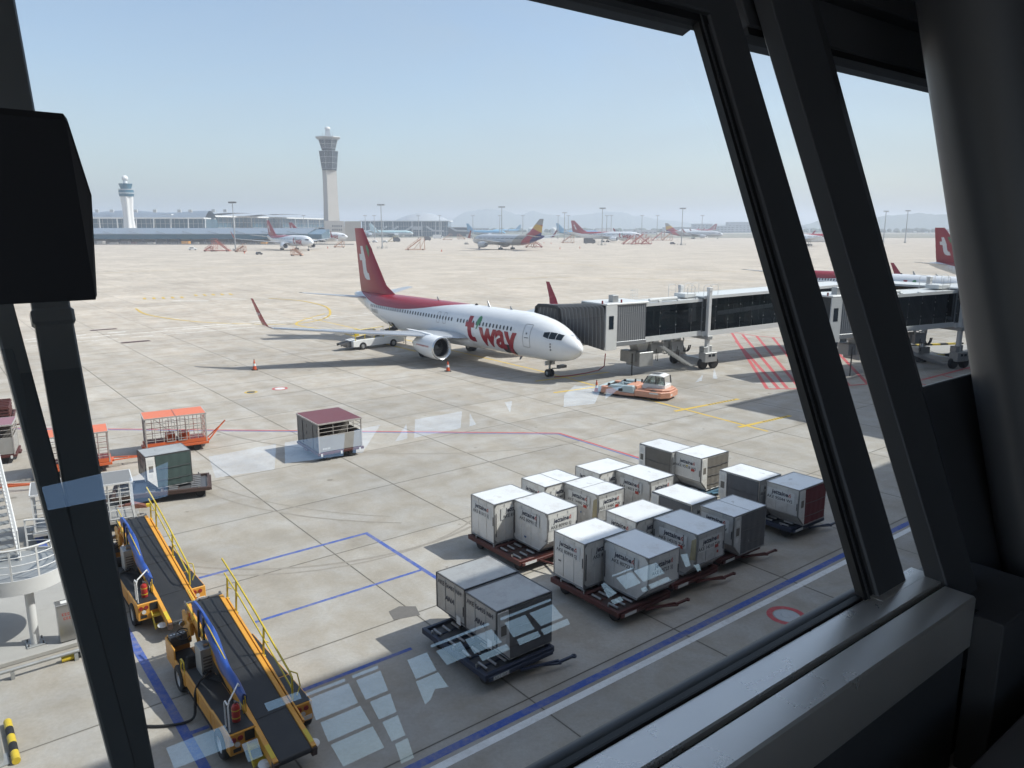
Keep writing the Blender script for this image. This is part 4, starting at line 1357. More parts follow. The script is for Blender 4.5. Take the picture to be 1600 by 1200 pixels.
# ---------------------------------------------------------------- yellow belt loaders
def belt_loader(label, plate, hose):
    t = thing('belt_loader', label, 'belt loader', (0, 0, 0), AR, 'yellow belt loaders by the terminal')
    # left body
    b = MB()
    b.box(-1.12, -.47, -2.4, -1.12, .38, .94)
    b.box(-1.10, -.47, -1.119, 1.25, .38, .84)
    b.box(-1.12, -.47, 1.251, 3.1, .34, .5)
    b.box(-1.12, -1.07, 1.25, 2.2, .5, .72).box(-1.12, -1.07, 2.2, 3.1, .5, 1.02)
    b.box(-1.07, -.47, 3.0, 3.1, .5, 1.06)
    b.box(-.47, .5, -1.9, 3.0, .34, .50)
    b.box(.5, 1.02, -2.25, 1.9, .4, .92)
    b.box(.5, .98, 1.901, 3.05, .36, .7)
    b.build('chassis', AMBER, t, bevel=.018)
    d = MB()
    d.box(-1.085, -.505, -2.365, -1.155, .9405, .952)
    d.box(-1.065, -.50, -1.08, 1.21, .8405, .852)
    d.build('deck_mat', BELT, t)
    d = MB()
    d.box(.535, .985, -2.215, -.82, .9205, .932).box(.535, .985, -.76, 1.86, .9205, .932)
    d.build('deck_mat', BELT, t)
    MB().box(-1.06, -.48, 1.27, 2.99, .501, .51).box(-.4, .45, -1.8, 2.9, .501, .51).build('well_floor', RUBBER, t)
    # grab marks: access panels on the flank
    pn = MB()
    for y0, y1 in ((-.95, -.05), (.05, 1.0)):
        pn.box(-1.112, -1.1, y0, y1, .43, .78)
    pn.build('side_panel', AMBER, t, bevel=.006)
    sk = MB()
    sk.box(-1.118, -1.1005, -1.0, 1.1, .32, .375)
    sk.build('bumper_strip', RUBBER, t)
    # rear ends: lamps, plates, step
    lm = MB().lathe([(.001, -.02), (.062, -.02), (.066, 0), (.05, .015), (.001, .02)], 12, 'y')
    for (x, z, m_, nm) in ((-1.02, .80, LAMPR, 'tail_lamp'), (-.86, .80, LAMPR, 'tail_lamp'), (-.94, .66, LAMPW, 'reversing_lamp'), (.66, .79, LAMPR, 'tail_lamp'), (.84, .79, LAMPR, 'tail_lamp'), (.75, .65, LAMPW, 'reversing_lamp')):
        lm.build(nm, m_, t, smooth=True, loc=(x, (-2.42 if x < 0 else -2.27), z))
    MB().box(-.75, -.52, -2.416, -2.4005, .66, .90).build('vent', RUBBER, t)
    MB().box(-1.04, -.86, -2.416, -2.4005, .46, .55).build('vent', RUBBER, t)
    MB().box(.70, .99, -2.266, -2.2505, .45, .56).build('number_plate', STICK, t)
    if plate:
        put_text('plate_lettering', plate, .12, (.845, -2.268, .46), (0, -1, 0), INK, t)
    s = MB()
    for z, y in ((.22, -2.86), (.50, -2.62)):
        s.box(-.72, -.30, y, y + .26, z, z + .045)
        s.box(-.72, -.30, y, y + .02, z + .046, z + .08)
    for x in (-.73, -.30):
        s.bar((x, -2.42, .62), (x, -2.86, .2), .03, .1)
    s.build('step', YELLOW, t, bevel=.006)
    # wheels
    tm = MB().lathe([(.22, -.11), (.34, -.11), (.37, -.08), (.37, .08), (.34, .11), (.22, .11)], 22, 'x')
    hm = MB().lathe([(.001, -.05), (.08, -.07), (.1, -.03), (.2, -.03), (.225, -.09), (.225, .09), (.2, .03), (.1, .03), (.08, .07), (.001, .05)], 18, 'x')
    first = None
    for x, y in ((-1.07, -1.75), (-1.07, 1.75), (.95, -1.75), (.95, 1.75)):
        if first is None:
            w = tm.build('wheel', RUBBER, t, smooth=True, loc=(x, y, .37))
            h = hm.build('rim', PWHITE, w, smooth=True)
            first = (w, h)
        else:
            w = copy_tree(first[0], t)
            w.location = (x, y, .37)
    ar = MB()
    for y in (-1.75, 1.75):
        ar.box(-1.125, -.85, y - .46, y - .40, .4, .8 if y < 0 else .5).box(-1.125, -.85, y + .40, y + .46, .4, .8 if y < 0 else .5)
    ar.build('wheel_arch', AMBER, t)
    # driver's place
    MB().box(-1.0, -.55, 1.45, 1.9, .51, .74).box(-1.0, -.55, 1.36, 1.449, .51, 1.15).build('seat', RUBBER, t, bevel=.04)
    MB().box(-1.06, -.48, 2.72, 2.999, .8, 1.12).build('dashboard', EDGED, t, bevel=.02)
    sw = MB()
    pts = [(-.76 + .19 * math.cos(a), 2.5 + .16 * math.sin(a), 1.24 + .1 * math.sin(a)) for a in [2 * math.pi * k / 16 for k in range(17)]]
    sw.tube(pts, .018, 6)
    for k in (1, 6, 11):
        sw.bar(pts[k], (-.76, 2.5, 1.22), .02)
    sw.bar((-.76, 2.5, 1.22), (-.76, 2.85, .9), .04)
    sw.build('steering_wheel', RUBBER, t)
    cl_ = MB()
    for k in range(6):
        cl_.lathe([(.001, 0), (.03, 0), (.03, .012), (.001, .012)], 8, 'z', (-1.0 + k * .09, 2.85, 1.121))
    cl_.build('gauges', STICK, t)
    gh = MB()
    gh.tube([(-1.09, 1.3, .5), (-1.09, 1.3, 1.0), (-1.09, 1.36, 1.04), (-1.09, 1.55, 1.04), (-1.09, 1.62, 1.0), (-1.09, 1.62, .7)], .022, 6)
    gh.build('grab_handle', YELLOW, t, smooth=True)
    # control cabinet
    cb_ = MB().box(-.82, -.48, .62, 1.14, .852, 1.62)
    cabinet = cb_.build('control_cabinet', GALV, t, bevel=.012)
    MB().box(-.70, -.56, .72, .9, 1.621, 1.72).build('cabinet_cap', STEEL, cabinet)
    c2_ = MB()
    for k in range(5):
        c2_.box(-.76, -.54, .612, .6195, 1.0 + k * .09, 1.04 + k * .09)
    c2_.build('louvre', EDGED, cabinet)
    # hand rail with fire extinguisher
    hr = MB()
    hr.tube([(-1.05, -2.28, .95), (-1.05, -2.28, 1.6), (-1.0, -2.22, 1.7), (-.58, -1.62, 1.7), (-.54, -1.56, 1.6), (-.54, -1.56, .95)], .02, 6)
    hr.tube([(-1.05, -2.02, .95), (-1.05, -2.02, 1.58), (-1.05, -2.08, 1.66), (-1.05, -2.28, 1.66)], .02, 6)
    hr.build('hand_rail', PWHITE, t, smooth=True)
    fx = MB()
    fx.lathe([(.001, 0), (.09, 0), (.1, .02), (.1, .36), (.07, .43), (.03, .45), (.03, .49), (.001, .49)], 14, 'z', (-.78, -1.95, .955))
    ext = fx.build('fire_extinguisher', REDP, t, smooth=True)
    MB().lathe([(.102, .10), (.104, .10), (.104, .13), (.102, .13)], 14, 'z', (-.78, -1.95, .955)).lathe([(.102, .30), (.104, .30), (.104, .325), (.102, .325)], 14, 'z', (-.78, -1.95, .955)).build('band', YELLOW, ext)
    MB().box(-.80, -.76, -2.0, -1.9, 1.446, 1.48).bar((-.78, -1.95, 1.48), (-.70, -1.99, 1.42), .025).build('valve', EDGED, ext)
    # boom
    L = 6.6
    tilt = math.atan2(1.28, 6.4)
    BX = Matrix.Translation((0, -3.62, .56)) @ Matrix.Rotation(tilt, 4, 'X')
    def bm_():
        m = MB()
        m.X = BX
        return m
    m = bm_()
    for sx in (-1, 1):
        x0, x1 = sorted((sx * .40, sx * .52))
        m.box(x0, x1, .05, L, -.16, .10)
        m.box(*sorted((sx * .40, sx * .46)), .9, L - .1, -.34, -.1601)
    m.build('boom_rail', AMBER, t, bevel=.012)
    m = bm_()
    for k in range(7):
        m.box(-.40, .40, .6 + k * .9, .66 + k * .9, -.2, -.1)
    m.build('boom_crossbars', AMBER, t)
    m = bm_()
    n = 22
    ring = []
    for k in range(9):
        a = -math.pi / 2 + math.pi * k / 8
        ring.append((L - .02 + .085 * math.cos(a), -.01 + .085 * math.sin(a)))
    for k in range(9):
        a = math.pi / 2 + math.pi * k / 8
        ring.append((.1 + .085 * math.cos(a), -.01 + .085 * math.sin(a)))
    m.prism(ring, -.385, .385, 'x')
    m.build('belt', BELT, t, smooth=50)
    m = bm_()
    for y in (1.5, 3.4, 5.2):
        m.bar((-.38, y, .079), (.38, y + .02, .079), .012, .006)
    m.build('belt_splice', RUBBER, t)
    m = bm_()
    m.box(-.53, -.40, .0, .16, -.17, .06).box(.40, .53, .0, .16, -.17, .06)
    m.build('boom_end', RUSTB, t, bevel=.01)
    m = bm_()
    m.box(-.515, -.41, .18, .62, .101, .108).box(.41, .515, .18, .62, .101, .108)
    m.build('yellow_mark', YELLOW, t)
    for sx in (-1, 1):
        m = bm_()
        m.lathe([(.001, -.2), (.13, -.2), (.15, -.185), (.13, -.17), (.001, -.165)], 16, 'z', (sx * .60, .38, 0))
        m.bar((sx * .50, .38, -.18), (sx * .6, .38, -.18), .05)
        m.build('guide_disc', PWHITE, t, smooth=True)
    # head of the boom: rollers, frame
    m = bm_()
    m.cyl((-.5, L + .02, .0), (.5, L + .02, .0), .05, 10).cyl((-.5, L + .12, .03), (.5, L + .12, .03), .035, 8).cyl((-.5, L + .2, -.02), (.5, L + .2, -.02), .03, 8)
    m.bar((-.5, L - .2, 0), (-.5, L + .25, 0), .05, .1).bar((.5, L - .2, 0), (.5, L + .25, 0), .05, .1)
    m.build('head_frame', EDGED, t)
    hd = MB()
    hd.box(-.6, -.52, 2.55, 3.1, .95, 1.7).box(-.62, -.5, 2.3, 2.55, 1.2, 1.6)
    hd.build('head_bracket', AMBER, t, bevel=.02)
    MB().lathe([(.001, 0), (.07, 0), (.09, .04), (.05, .1), (.001, .1)], 10, 'y', (-.66, 2.9, 1.35)).build('work_lamp', STEEL, t, smooth=True)
    lp = MB()
    lp.bar((-.45, 1.6, .5), (-.45, 2.5, 1.55), .09).bar((.45, 1.6, .5), (.45, 2.5, 1.55), .09).bar((-.45, -1.2, .5), (-.45, -1.2, .85), .1).bar((.45, -1.2, .5), (.45, -1.2, .85), .1)
    lp.bar((-.40, 1.9, .75), (.40, 1.9, .75), .06)
    lp.build('lift_frame', AMBER, t)
    cy = MB().cyl((-.28, .2, .55), (-.28, 1.9, 1.25), .05, 10).cyl((.28, .2, .55), (.28, 1.9, 1.25), .05, 10)
    cy.build('lift_cylinder', STEEL, t, smooth=True)
    # yellow hand rail right
    for (off, nm) in ((0, 'boom_hand_rail'),):
        m = bm_()
        m.tube([(.60, L + .3, 1.12), (.60, 5.8, 1.10), (.60, 4.2, 1.02), (.60, 1.9, .80), (.60, 1.72, .74), (.60, 1.65, .1)], .028, 6)
        m.tube([(.60, L + .1, .74), (.60, 5.6, .72), (.60, 4.1, .62), (.60, 1.7, .42)], .022, 6)
        m.tube([(.62, 1.9, .8), (.72, 1.7, .84), (.72, 1.5, .62), (.62, 1.45, .4)], .018, 6)
        m.build(nm, YELLOW, t, smooth=True)
    m = bm_()
    for y, z in ((5.7, 1.1), (3.6, .98), (L - .15, .75)):
        m.bar((.60, y, -.02), (.60, y, z), .045).bar((.53, y, 0), (.66, y, 0), .06, .04)
        m.bar((.60, y, z * .55), (.70, y - .1, z * .5), .02)
    m.build('rail_post', YELLOW, t)
    m = bm_()
    m.bar((.57, .9, .05), (.57, L - .2, .05), .04, .1).bar((.63, 2.3, -.05), (.63, L - 1.0, -.05), .05, .05)
    m.build('rail_base', AMBER, t)
    # blue tarpaulin rolled along the left rail, thin posts
    m = bm_()
    rings = []
    nn = 16
    rr_ = random.Random(3)
    for k in range(nn + 1):
        f = k / nn
        y = lerp(5.9, 1.95, f)
        zc = .50 + .05 * math.sin(f * 9) - .12 * f
        w_ = .092 + .06 * math.sin(math.pi * f) + rr_.uniform(-.012, .012)
        h_ = .22 - .03 * f + rr_.uniform(-.012, .012)
        ring = []
        for i in range(10):
            a = 2 * math.pi * i / 10
            q = 1 + .14 * math.sin(3 * a + f * 14)
            ring.append((-.50 + w_ * q * math.cos(a) * .8 + .05 * math.sin(f * 6), y, zc + h_ * q * math.sin(a) * .9))
        rings.append(ring)
    m.loft(rings)
    m.build('tarpaulin', TARP, t, smooth=70)
    m = bm_()
    m.tube([(-.50, L - .1, .66), (-.50, 5.2, .66), (-.50, 1.92, .48), (-.50, 1.85, .1)], .016, 5)
    for y in (1.9, 2.7, 3.5, 4.3, 5.1, 5.9):
        m.bar((-.54, y, 0), (-.54, y, .42), .025)
    m.tube([(-.54, L - .1, .2), (-.54, 1.9, .2)], .014, 5)
    m.build('tarpaulin_posts', YELLOW, t)
    m = bm_()
    m.bar((-.56, 5.3, -.1), (-.56, 5.35, .75), .05).bar((-.56, 4.85, -.1), (-.56, 4.9, .8), .05)
    m.build('black_post', RUBBER, t)
    hs = MB()
    hs.tube(smooth([(-.55, .7, .9), (-.75, .45, .98), (-1.0, .3, .92), (-1.13, .22, .7), (-1.16, .2, .4), (-1.3, .1, .08), (-1.9, .3, .05), (-2.6, .9, .05), (-3.0, 1.6, .05)] if hose else [(-.55, .7, .9), (-.75, .45, .98), (-1.0, .5, .92), (-.8, .8, .9)]), .035, 7)
    for k in range(4):
        hs.tube([(-.6 + .05 * k, 1.1, .9 + .02 * k), (-.8, .5 + .1 * k, .93 + .03 * k), (-.5, .0 + .1 * k, .9), (-.35, .2 + .1 * k, .95)], .02, 5)
    hs.build('hose', RUBBER, t, smooth=True)
    bc = MB().lathe([(.001, 0), (.05, 0), (.045, .08), (.001, .1)], 10, 'z', (-.5, 2.55, 1.71))
    bc.build('beacon', CONE, t, smooth=True)
    return t
l1 = belt_loader('yellow belt loader nearest the window, with hose trailing from its deck', '', True)
l1.location = P(5.77, 19.02)
l2 = belt_loader('yellow belt loader standing farther out, with number plate 278', '278', False)
l2.location = P(5.62, 27.2)

# ---------------------------------------------------------------- white belt loader under the wing
t = thing('belt_loader', 'white belt loader with yellow rails under the wing of the airliner', 'belt loader', (0, 0, 0), 0)
la, lb = gp(522, 551, 0), gp(640, 538, 0)
dv = (lb - la)
dv.z = 0
t.location = la.lerp(lb, .5) + Vector((0, 1.0, 0))
t.rotation_euler = (0, 0, math.atan2(dv.y, dv.x))
b = MB()
b.prism([(-3.0, .35), (-3.0, .95), (-2.2, 1.05), (2.7, 1.15), (3.2, .95), (3.2, .45), (2.4, .4), (-2.4, .32)], -.95, .95, 'y')
b.build('body', WHITE, t, bevel=.03)
tm = MB().lathe([(.22, -.12), (.36, -.12), (.4, -.08), (.4, .08), (.36, .12), (.22, .12)], 20, 'y')
hm = MB().lathe([(.001, -.09), (.1, -.1), (.2, -.05), (.23, -.1), (.23, .1), (.001, .1)], 16, 'y')
first = None
for x in (-1.9, 1.75):
    for y in (-.9, .9):
        if first is None:
            first = w = tm.build('wheel', RUBBER, t, smooth=True, loc=(x, y, .4))
            hm.build('rim', GALV, w, smooth=True)
        else:
            w = copy_tree(first, t)
            w.location = (x, y, .4)
m = MB()
m.X = Matrix.Translation((-4.2, 0, .62)) @ Matrix.Rotation(-math.atan2(1.5, 8.6), 4, 'Y')
m.box(0, 8.6, -.48, -.40, -.14, .12).box(0, 8.6, .40, .48, -.14, .12)
m.build('boom_rail', EDGED, t)
m = MB()
m.X = Matrix.Translation((-4.2, 0, .62)) @ Matrix.Rotation(-math.atan2(1.5, 8.6), 4, 'Y')
m.box(.02, 8.6, -.398, .398, .02, .08)
m.cyl((8.6, -.45, .02), (8.6, .45, .02), .14, 10)
m.build('belt', BELT, t)
m = MB()
for y in (-.85,):
    m.tube([(-2.7, y, 1.0), (-2.7, y, 2.1), (.6, y, 2.25), (.6, y, 1.1)], .04, 6)
    m.tube([(-2.7, y, 1.5), (.6, y, 1.65)], .035, 6)
    for x in (-1.6, -.5):
        m.bar((x, y, 1.0), (x, y, 2.15), .05)
m.tube([(1.6, -.5, 1.4), (1.6, -.5, 2.2), (4.4, -.5, 2.6), (4.4, -.5, 2.1)], .035, 6)
m.build('hand_rail', YELLOW, t, smooth=True)
MB().box(-2.75, -2.3, -.9, -.6, 1.5, 2.2).build('yellow_sign', YELLOW, t)
MB().box(-.1, .5, -.4, .2, 1.16, 1.5).box(-.1, 0, -.4, .2, 1.5, 2.0).build('seat', GALV, t, bevel=.04)
MB().box(.9, 1.1, -.5, .3, 1.16, 1.8).build('dashboard', WHITE, t, bevel=.03)
MB().bar((3.6, -.45, 0), (3.6, -.45, 1.6), .06).bar((3.9, .45, 0), (3.9, .45, 1.65), .06).build('support_leg', EDGED, t)
MB().box(-3.5, -3.01, -.5, .5, .3, .7).build('front_bumper', EDGED, t)

# ---------------------------------------------------------------- towbarless tractor
ta, tb_p = gp(944, 613, 0), gp(1046, 626, 0)
dv = tb_p - ta
TL = Vector((dv.x, dv.y)).length
t = thing('aircraft_tractor', 'salmon and white towbarless aircraft tractor in front of the airliner nose', 'aircraft tractor', ta.lerp(tb_p, .5) + Vector((.2, .6, 0)), math.atan2(dv.y, dv.x))
t.scale = (1, 1, .88)
h = TL / 2 + .25
b = MB()
b.prism([(h, -.75), (h, .75), (h - .5, 1.35), (h - 2.6, 1.4), (h - 2.6, -1.4), (h - .5, -1.35)], .22, .75)
b.prism([(h - .1, -.6), (h - .1, .6), (h - .5, 1.05), (h - 1.9, 1.1), (h - 1.9, -1.1), (h - .5, -1.05)], .751, .92)
b.build('rear_body', SALMON, t, bevel=.05)
b = MB()
for sy in (-1, 1):
    b.prism([(-h + .5, .18), (-h + .5, .75), (-h + 1.4, .75), (-h + 2.2, .42), (h - 2.59, .42), (h - 2.59, .18)], *sorted((sy * 1.0, sy * 1.4)), 'y')
b.build('side_arm', SALMON, t, bevel=.03)
b = MB()
for sy in (-1, 1):
    b.prism([(h - 5.2, .421), (h - 4.6, .95), (h - 2.75, 1.05), (h - 2.61, .421)], *sorted((sy * .95, sy * 1.38)), 'y')
b.build('wheel_housing', PALEBLUE, t, bevel=.05)
MB().box(h - 3.5, h - 2.62, -.92, .92, .3, 1.0).build('engine_cover', SALMON, t, bevel=.05)
MB().box(h - 3.9, h - 3.55, -1.392, -1.3801, .5, .75).build('side_vent', RUBBER, t)
b = MB()
b.box(-h + .2, -h + .5, -1.3, 1.3, .2, .7)
b.build('front_bumper', PALEBLUE, t, bevel=.04)
MB().box(-h + .501, -h + .7, -1.2, 1.2, .25, .65).build('bumper_pad', RUBBER, t)
b = MB()
b.prism([(-.2, -.5), (.9, -.7), (2.0, -.6), (2.0, .6), (.9, .7), (-.2, .5)], .3, .48)
b.bar((-h + 1.0, -.7, .7), (.4, -.5, .62), .16).bar((-h + 1.3, .7, .8), (.4, .5, .62), .16).bar((-h + 1.6, .1, .85), (1.2, .2, .7), .2, .3)
b.cyl((-h + 1.2, -.6, .75), (-h + 1.9, -.35, .95), .1, 8).cyl((.1, .3, .6), (.9, .3, .9), .09, 8)
b.build('wheel_cradle', PALEBLUE, t, bevel=.02)
b = MB()
b.cyl((-h + .9, -.8, .7), (-h + .9, -.8, .95), .1, 8).cyl((-h + 1.5, .8, .8), (-h + 1.5, .8, 1.05), .12, 8).cyl((h - 3.3, .4, 1.0), (h - 3.3, .4, 1.3), .07, 8)
b.build('clamp_knob', RUBBER, t)
# cab
b = MB()
b.prism([(h - 2.35, .76), (h - 2.25, 1.25), (h - .52, 1.25), (h - .5, .76)], -.58, .72, 'y')
b.build('cab_base', WHITE, t, bevel=.05)
MB().prism([(h - 1.9, 1.9), (h - 1.75, 2.02), (h - 1.0, 2.06), (h - .6, 1.9)], -.58, .72, 'y').build('cab_roof', WHITE, t, bevel=.06)
b = MB()
for sy in (-.55, .69):
    for (p, q) in (((h - 2.25, 1.25), (h - 1.88, 1.9)), ((h - 1.25, 1.25), (h - 1.25, 1.95)), ((h - .54, 1.25), (h - .62, 1.9))):
        b.bar((p[0], sy, p[1]), (q[0], sy, q[1]), .08)
b.build('cab_pillar', EDGED, t)
MB().prism([(h - 2.2, 1.251), (h - 1.85, 1.89), (h - 1.28, 1.92), (h - 1.28, 1.251)], -.575, -.56, 'y').build('cab_window', CABGLASS, t)
MB().prism([(h - 1.22, 1.251), (h - 1.22, 1.92), (h - .66, 1.88), (h - .56, 1.251)], -.575, -.56, 'y').build('cab_window', CABGLASS, t)
MB().box(h - 1.7, h - 1.3, -.2, .3, .93, 1.1).box(h - 1.35, h - 1.27, -.2, .3, 1.1, 1.7).build('seat', RUBBER, t, bevel=.05)
MB().box(h - 1.65, h - 1.1, -.3, .4, 2.05, 2.065).build('roof_hatch', EDGED, t)
MB().cyl((h - 2.1, -.1, 1.2), (h - 1.95, -.1, 1.45), .15, 12).build('steering_wheel', RUBBER, t)
b = MB()
b.bar((h - 2.2, -.6, 1.45), (h - 2.2, -.8, 1.5), .04).box(h - 2.26, h - 2.2, -.92, -.75, 1.35, 1.65)
b.build('mirror', RUBBER, t)
MB().box(h - .05 - .02, h + .004, -.62, -.3, .4, .52).build('rear_plate', STICK, t)
MB().box(h - 1.4, h - .7, -1.372, -1.36, .55, .68).build('side_lettering', STICK, t)
tm = MB().lathe([(.001, -.18), (.38, -.18), (.42, -.12), (.42, .12), (.38, .18), (.001, .18)], 18, 'y')
first = None
for x in (h - 4.2, h - 1.2):
    for y in (-1.1, 1.1):
        w = tm.build('wheel', RUBBER, t, smooth=True, loc=(x, y, .42)) if first is None else copy_tree(first, t)
        w.location = (x, y * (.97 if x > 0 else 1.0), .42)
        first = first or w

# ---------------------------------------------------------------- cones and small things by the airliner
def cone(p, label):
    t = thing('traffic_cone', label, 'traffic cone', p, .4, 'cones round the airliner')
    MB().box(-.22, .22, -.22, .22, 0, .04).build('base', RUBBER, t)
    MB().lathe([(.16, .04), (.03, .8), (.001, .8)], 12).build('body', CONE, t, smooth=50)
    MB().lathe([(.119, .33), (.088, .52)], 12).build('collar', STICK, t, smooth=50)
    MB().lathe([(.034, .8), (.03, .86), (.001, .87)], 8).build('tip', RUBBER, t)
    for o in t.children:
        o.scale = (1.15, 1.15, 1.15)
    return t
cone(gp(398, 578), 'traffic cone out at the shadow of the wing tip')
cone(gp(700, 580), 'traffic cone in front of the jet engine')
cone(gp(932, 613), 'traffic cone at the front corner of the salmon tractor')
# ---------------------------------------------------------------- white stair platform at the left
sl = thing('platform_slab', 'raised concrete slab under the round white platform', 'slab', (0, 0, 0), AR)
MB().box(-6, 3.9, 25.12, 30.2, 0, .15).build('slab', PEBBLE, sl, bevel=.02)
pt_ = thing('round_platform', 'round white steel platform with railing on a column, at the left edge', 'platform', P(1.75, 26.7, 0), AR)
rr = 1.32
MB().lathe([(.001, 2.05), (rr, 2.05), (rr, 2.36), (.001, 2.36)], 40).build('deck', PWHITE, pt_, smooth=True)
MB().lathe([(rr + .004, 1.98), (rr + .03, 1.98), (rr + .03, 2.44), (rr + .004, 2.44), (rr + .004, 1.98)], 40).build('rim', PWHITE, pt_, smooth=True)
MB().lathe([(.001, 2.37), (rr - .05, 2.37), (rr - .05, 2.378), (.001, 2.378)], 32).build('tread_plate', GALV, pt_)
MB().box(-3.5, -1.0, -.9, .9, 2.05, 2.37).build('landing', PWHITE, pt_)
MB().cyl((.05, -.9, .19), (.05, -.9, 2.05), .125, 20).build('column', PWHITE, pt_, smooth=True)
MB().box(-.2, .3, -1.15, -.65, .152, .19).build('base_plate', GALV, pt_, bevel=.008)
bm_x = MB()
for x in (-.14, .24):
    for y in (-1.08, -.72):
        bm_x.cyl((x, y, .19), (x, y, .27), .025, 6)
bm_x.build('anchor_bolts', EDGED, pt_)
def arc(r, z, a0=-175, a1=75, n=36):
    return [(r * math.cos(R(lerp(a0, a1, k / n))), r * math.sin(R(lerp(a0, a1, k / n))), z) for k in range(n + 1)]
m = MB()
m.tube(arc(rr, 3.38), .032, 8)
m.build('top_rail', PWHITE, pt_, smooth=True)
for z in (2.68, 2.90, 3.14):
    MB().tube(arc(rr, z), .016, 6).build('mid_rail', PWHITE, pt_, smooth=True)
m0 = MB().bar((0, 0, 2.3), (0, 0, 3.37), .05, .03)
pm = None
for a in range(-165, 80, 30):
    o = m0.build('railing_post', PWHITE, pt_) if pm is None else pm.copy()
    if pm is not None:
        COL.objects.link(o)
    pm = pm or o
    o.location = (rr * math.cos(R(a)), rr * math.sin(R(a)), 0)
    o.rotation_euler = (0, 0, R(a))
sr = thing('steel_stair', 'white steel stair with lattice railing rising from the round platform', 'stair', P(1.1, 27.2, 2.37), AR)
n = 14
trd = MB().box(-.85, .62, -.14, .14, -.02, .02)
tr0 = None
for k in range(n):
    o = trd.build('tread', GALV, sr) if tr0 is None else tr0.copy()
    if tr0 is not None:
        COL.objects.link(o)
    tr0 = tr0 or o
    o.location = (0, .25 + k * .29, .17 + k * .17)
for sx in (-.9, .68):
    MB().bar((sx, 0, .0), (sx, .3 + n * .29, .17 * n + .15), .06, .26).build('stringer', PWHITE, sr)
m = MB()
m.tube([(.70, .0, 0), (.70, .0, .98), (.70, .12, 1.05), (.70, .3 + n * .29, .17 * n + 1.1)], .03, 6)
m.tube([(.70, .1, .55), (.70, .3 + n * .29, .17 * n + .62)], .018, 5)
m.build('stair_rail', PWHITE, sr, smooth=True)
m = MB()
for k in range(n * 2):
    y = .12 + k * .145
    m.bar((.70, y, .06 + k * .085), (.70, y, 1.02 + k * .085), .018)
m.build('stair_balusters', PWHITE, sr)
cbx = thing('steel_cabinet', 'brushed steel cabinet with red marks beside the white column', 'cabinet', P(2.62, 25.45, .15), AR)
MB().box(-.22, .22, -.17, .17, .04, 1.2).build('body', STEEL, cbx, bevel=.012)
MB().box(-.24, .24, -.19, .19, 1.2005, 1.25).build('lid', STEEL, cbx, bevel=.01)
MB().box(-.19, .19, -.14, .14, 0, .04).build('plinth', EDGED, cbx)
MB().box(-.09, .09, -.1, .1, 1.2505, 1.254).build('white_plate', STICK, cbx)
m = MB()
for j, z in enumerate((.88, .74)):
    for k in range(4 - j):
        x = -.1 + k * .075 + j * .03
        m.box(x, x + .05, -.176, -.1705, z, z + .018).box(x, x + .05, -.176, -.1705, z + .06, z + .078).box(x, x + .016, -.176, -.1705, z + .0185, z + .0595)
m.build('red_marks', INKR, cbx)
for i, (s0, w0, L, lab) in enumerate(((.70, 21.0, 1.9, 'yellow and black striped wheel stop at the left edge, upper of two'), (.66, 18.6, 1.5, 'yellow and black striped wheel stop at the bottom left corner'), (2.78, 24.4, 1.0, 'short yellow and black stop below the steel cabinet, half behind the post'))):
    t = thing('wheel_stop', lab, 'wheel stop', P(s0, w0, 0), AR if i < 2 else AR + R(90), 'striped wheel stops')
    k = int(L / .32)
    for j in range(k):
        y = -L / 2 + j * L / k
        MB().cyl((0, y, .095), (0, y + L / k, .095), .092, 14).build('stripe_band', YELLOW if j % 2 == 0 else RUBBER, t, smooth=True)
t = thing('ground_pipe', 'grey pipe lying along the kerb at the left edge', 'pipe', P(0, 24.3, 0), AR)
MB().cyl((-5, 0, .28), (3.4, 0, .28), .05, 10).build('pipe', GALV, t, smooth=True)
for k in range(5):
    MB().box(-3.8 + k * 1.6, -3.7 + k * 1.6, -.06, .06, 0, .23).build('pipe_support', GALV, t)
t = thing('protective_post', 'bluish grey upright post at the bottom left corner', 'post', P(.32, 20.4, 0), AR)
MB().cyl((0, 0, 0), (0, 0, 1.6), .16, 16).build('post', GALV, t, smooth=True)
MB().box(-.25, .25, -.25, .25, 0, .03).build('base_plate', GALV, t)
# brown tow machine behind the belt loader
t = thing('hitch_unit', 'brown rusty hitch unit with yellow cap behind the farther belt loader', 'hitch', gp(208, 806, 0), R(25))
t.scale = (.5, .5, .6)
m = MB()
m.prism([(-1.3, .3), (-1.1, .9), (.2, 1.05), (1.1, .75), (1.2, .55), (.3, .6), (-.6, .25)], -.25, .25, 'y')
m.build('arm', M('brown_red_steel', (.17, .06, .04), .6, var=.25, scale=4, dirt=.3), t, bevel=.03)
MB().box(-1.0, .0, -.45, .45, .2, .5).build('frame', EDGED, t, bevel=.02)
MB().box(1.1, 1.45, -.15, .15, .55, .8).build('cap', YELLOW, t, bevel=.03)
for x in (-.8, -.1):
    MB().lathe([(.001, -.1), (.22, -.1), (.24, 0), (.22, .1), (.001, .1)], 14, 'y', (x, -.4, .24)).build('wheel', RUBBER, t, smooth=True)
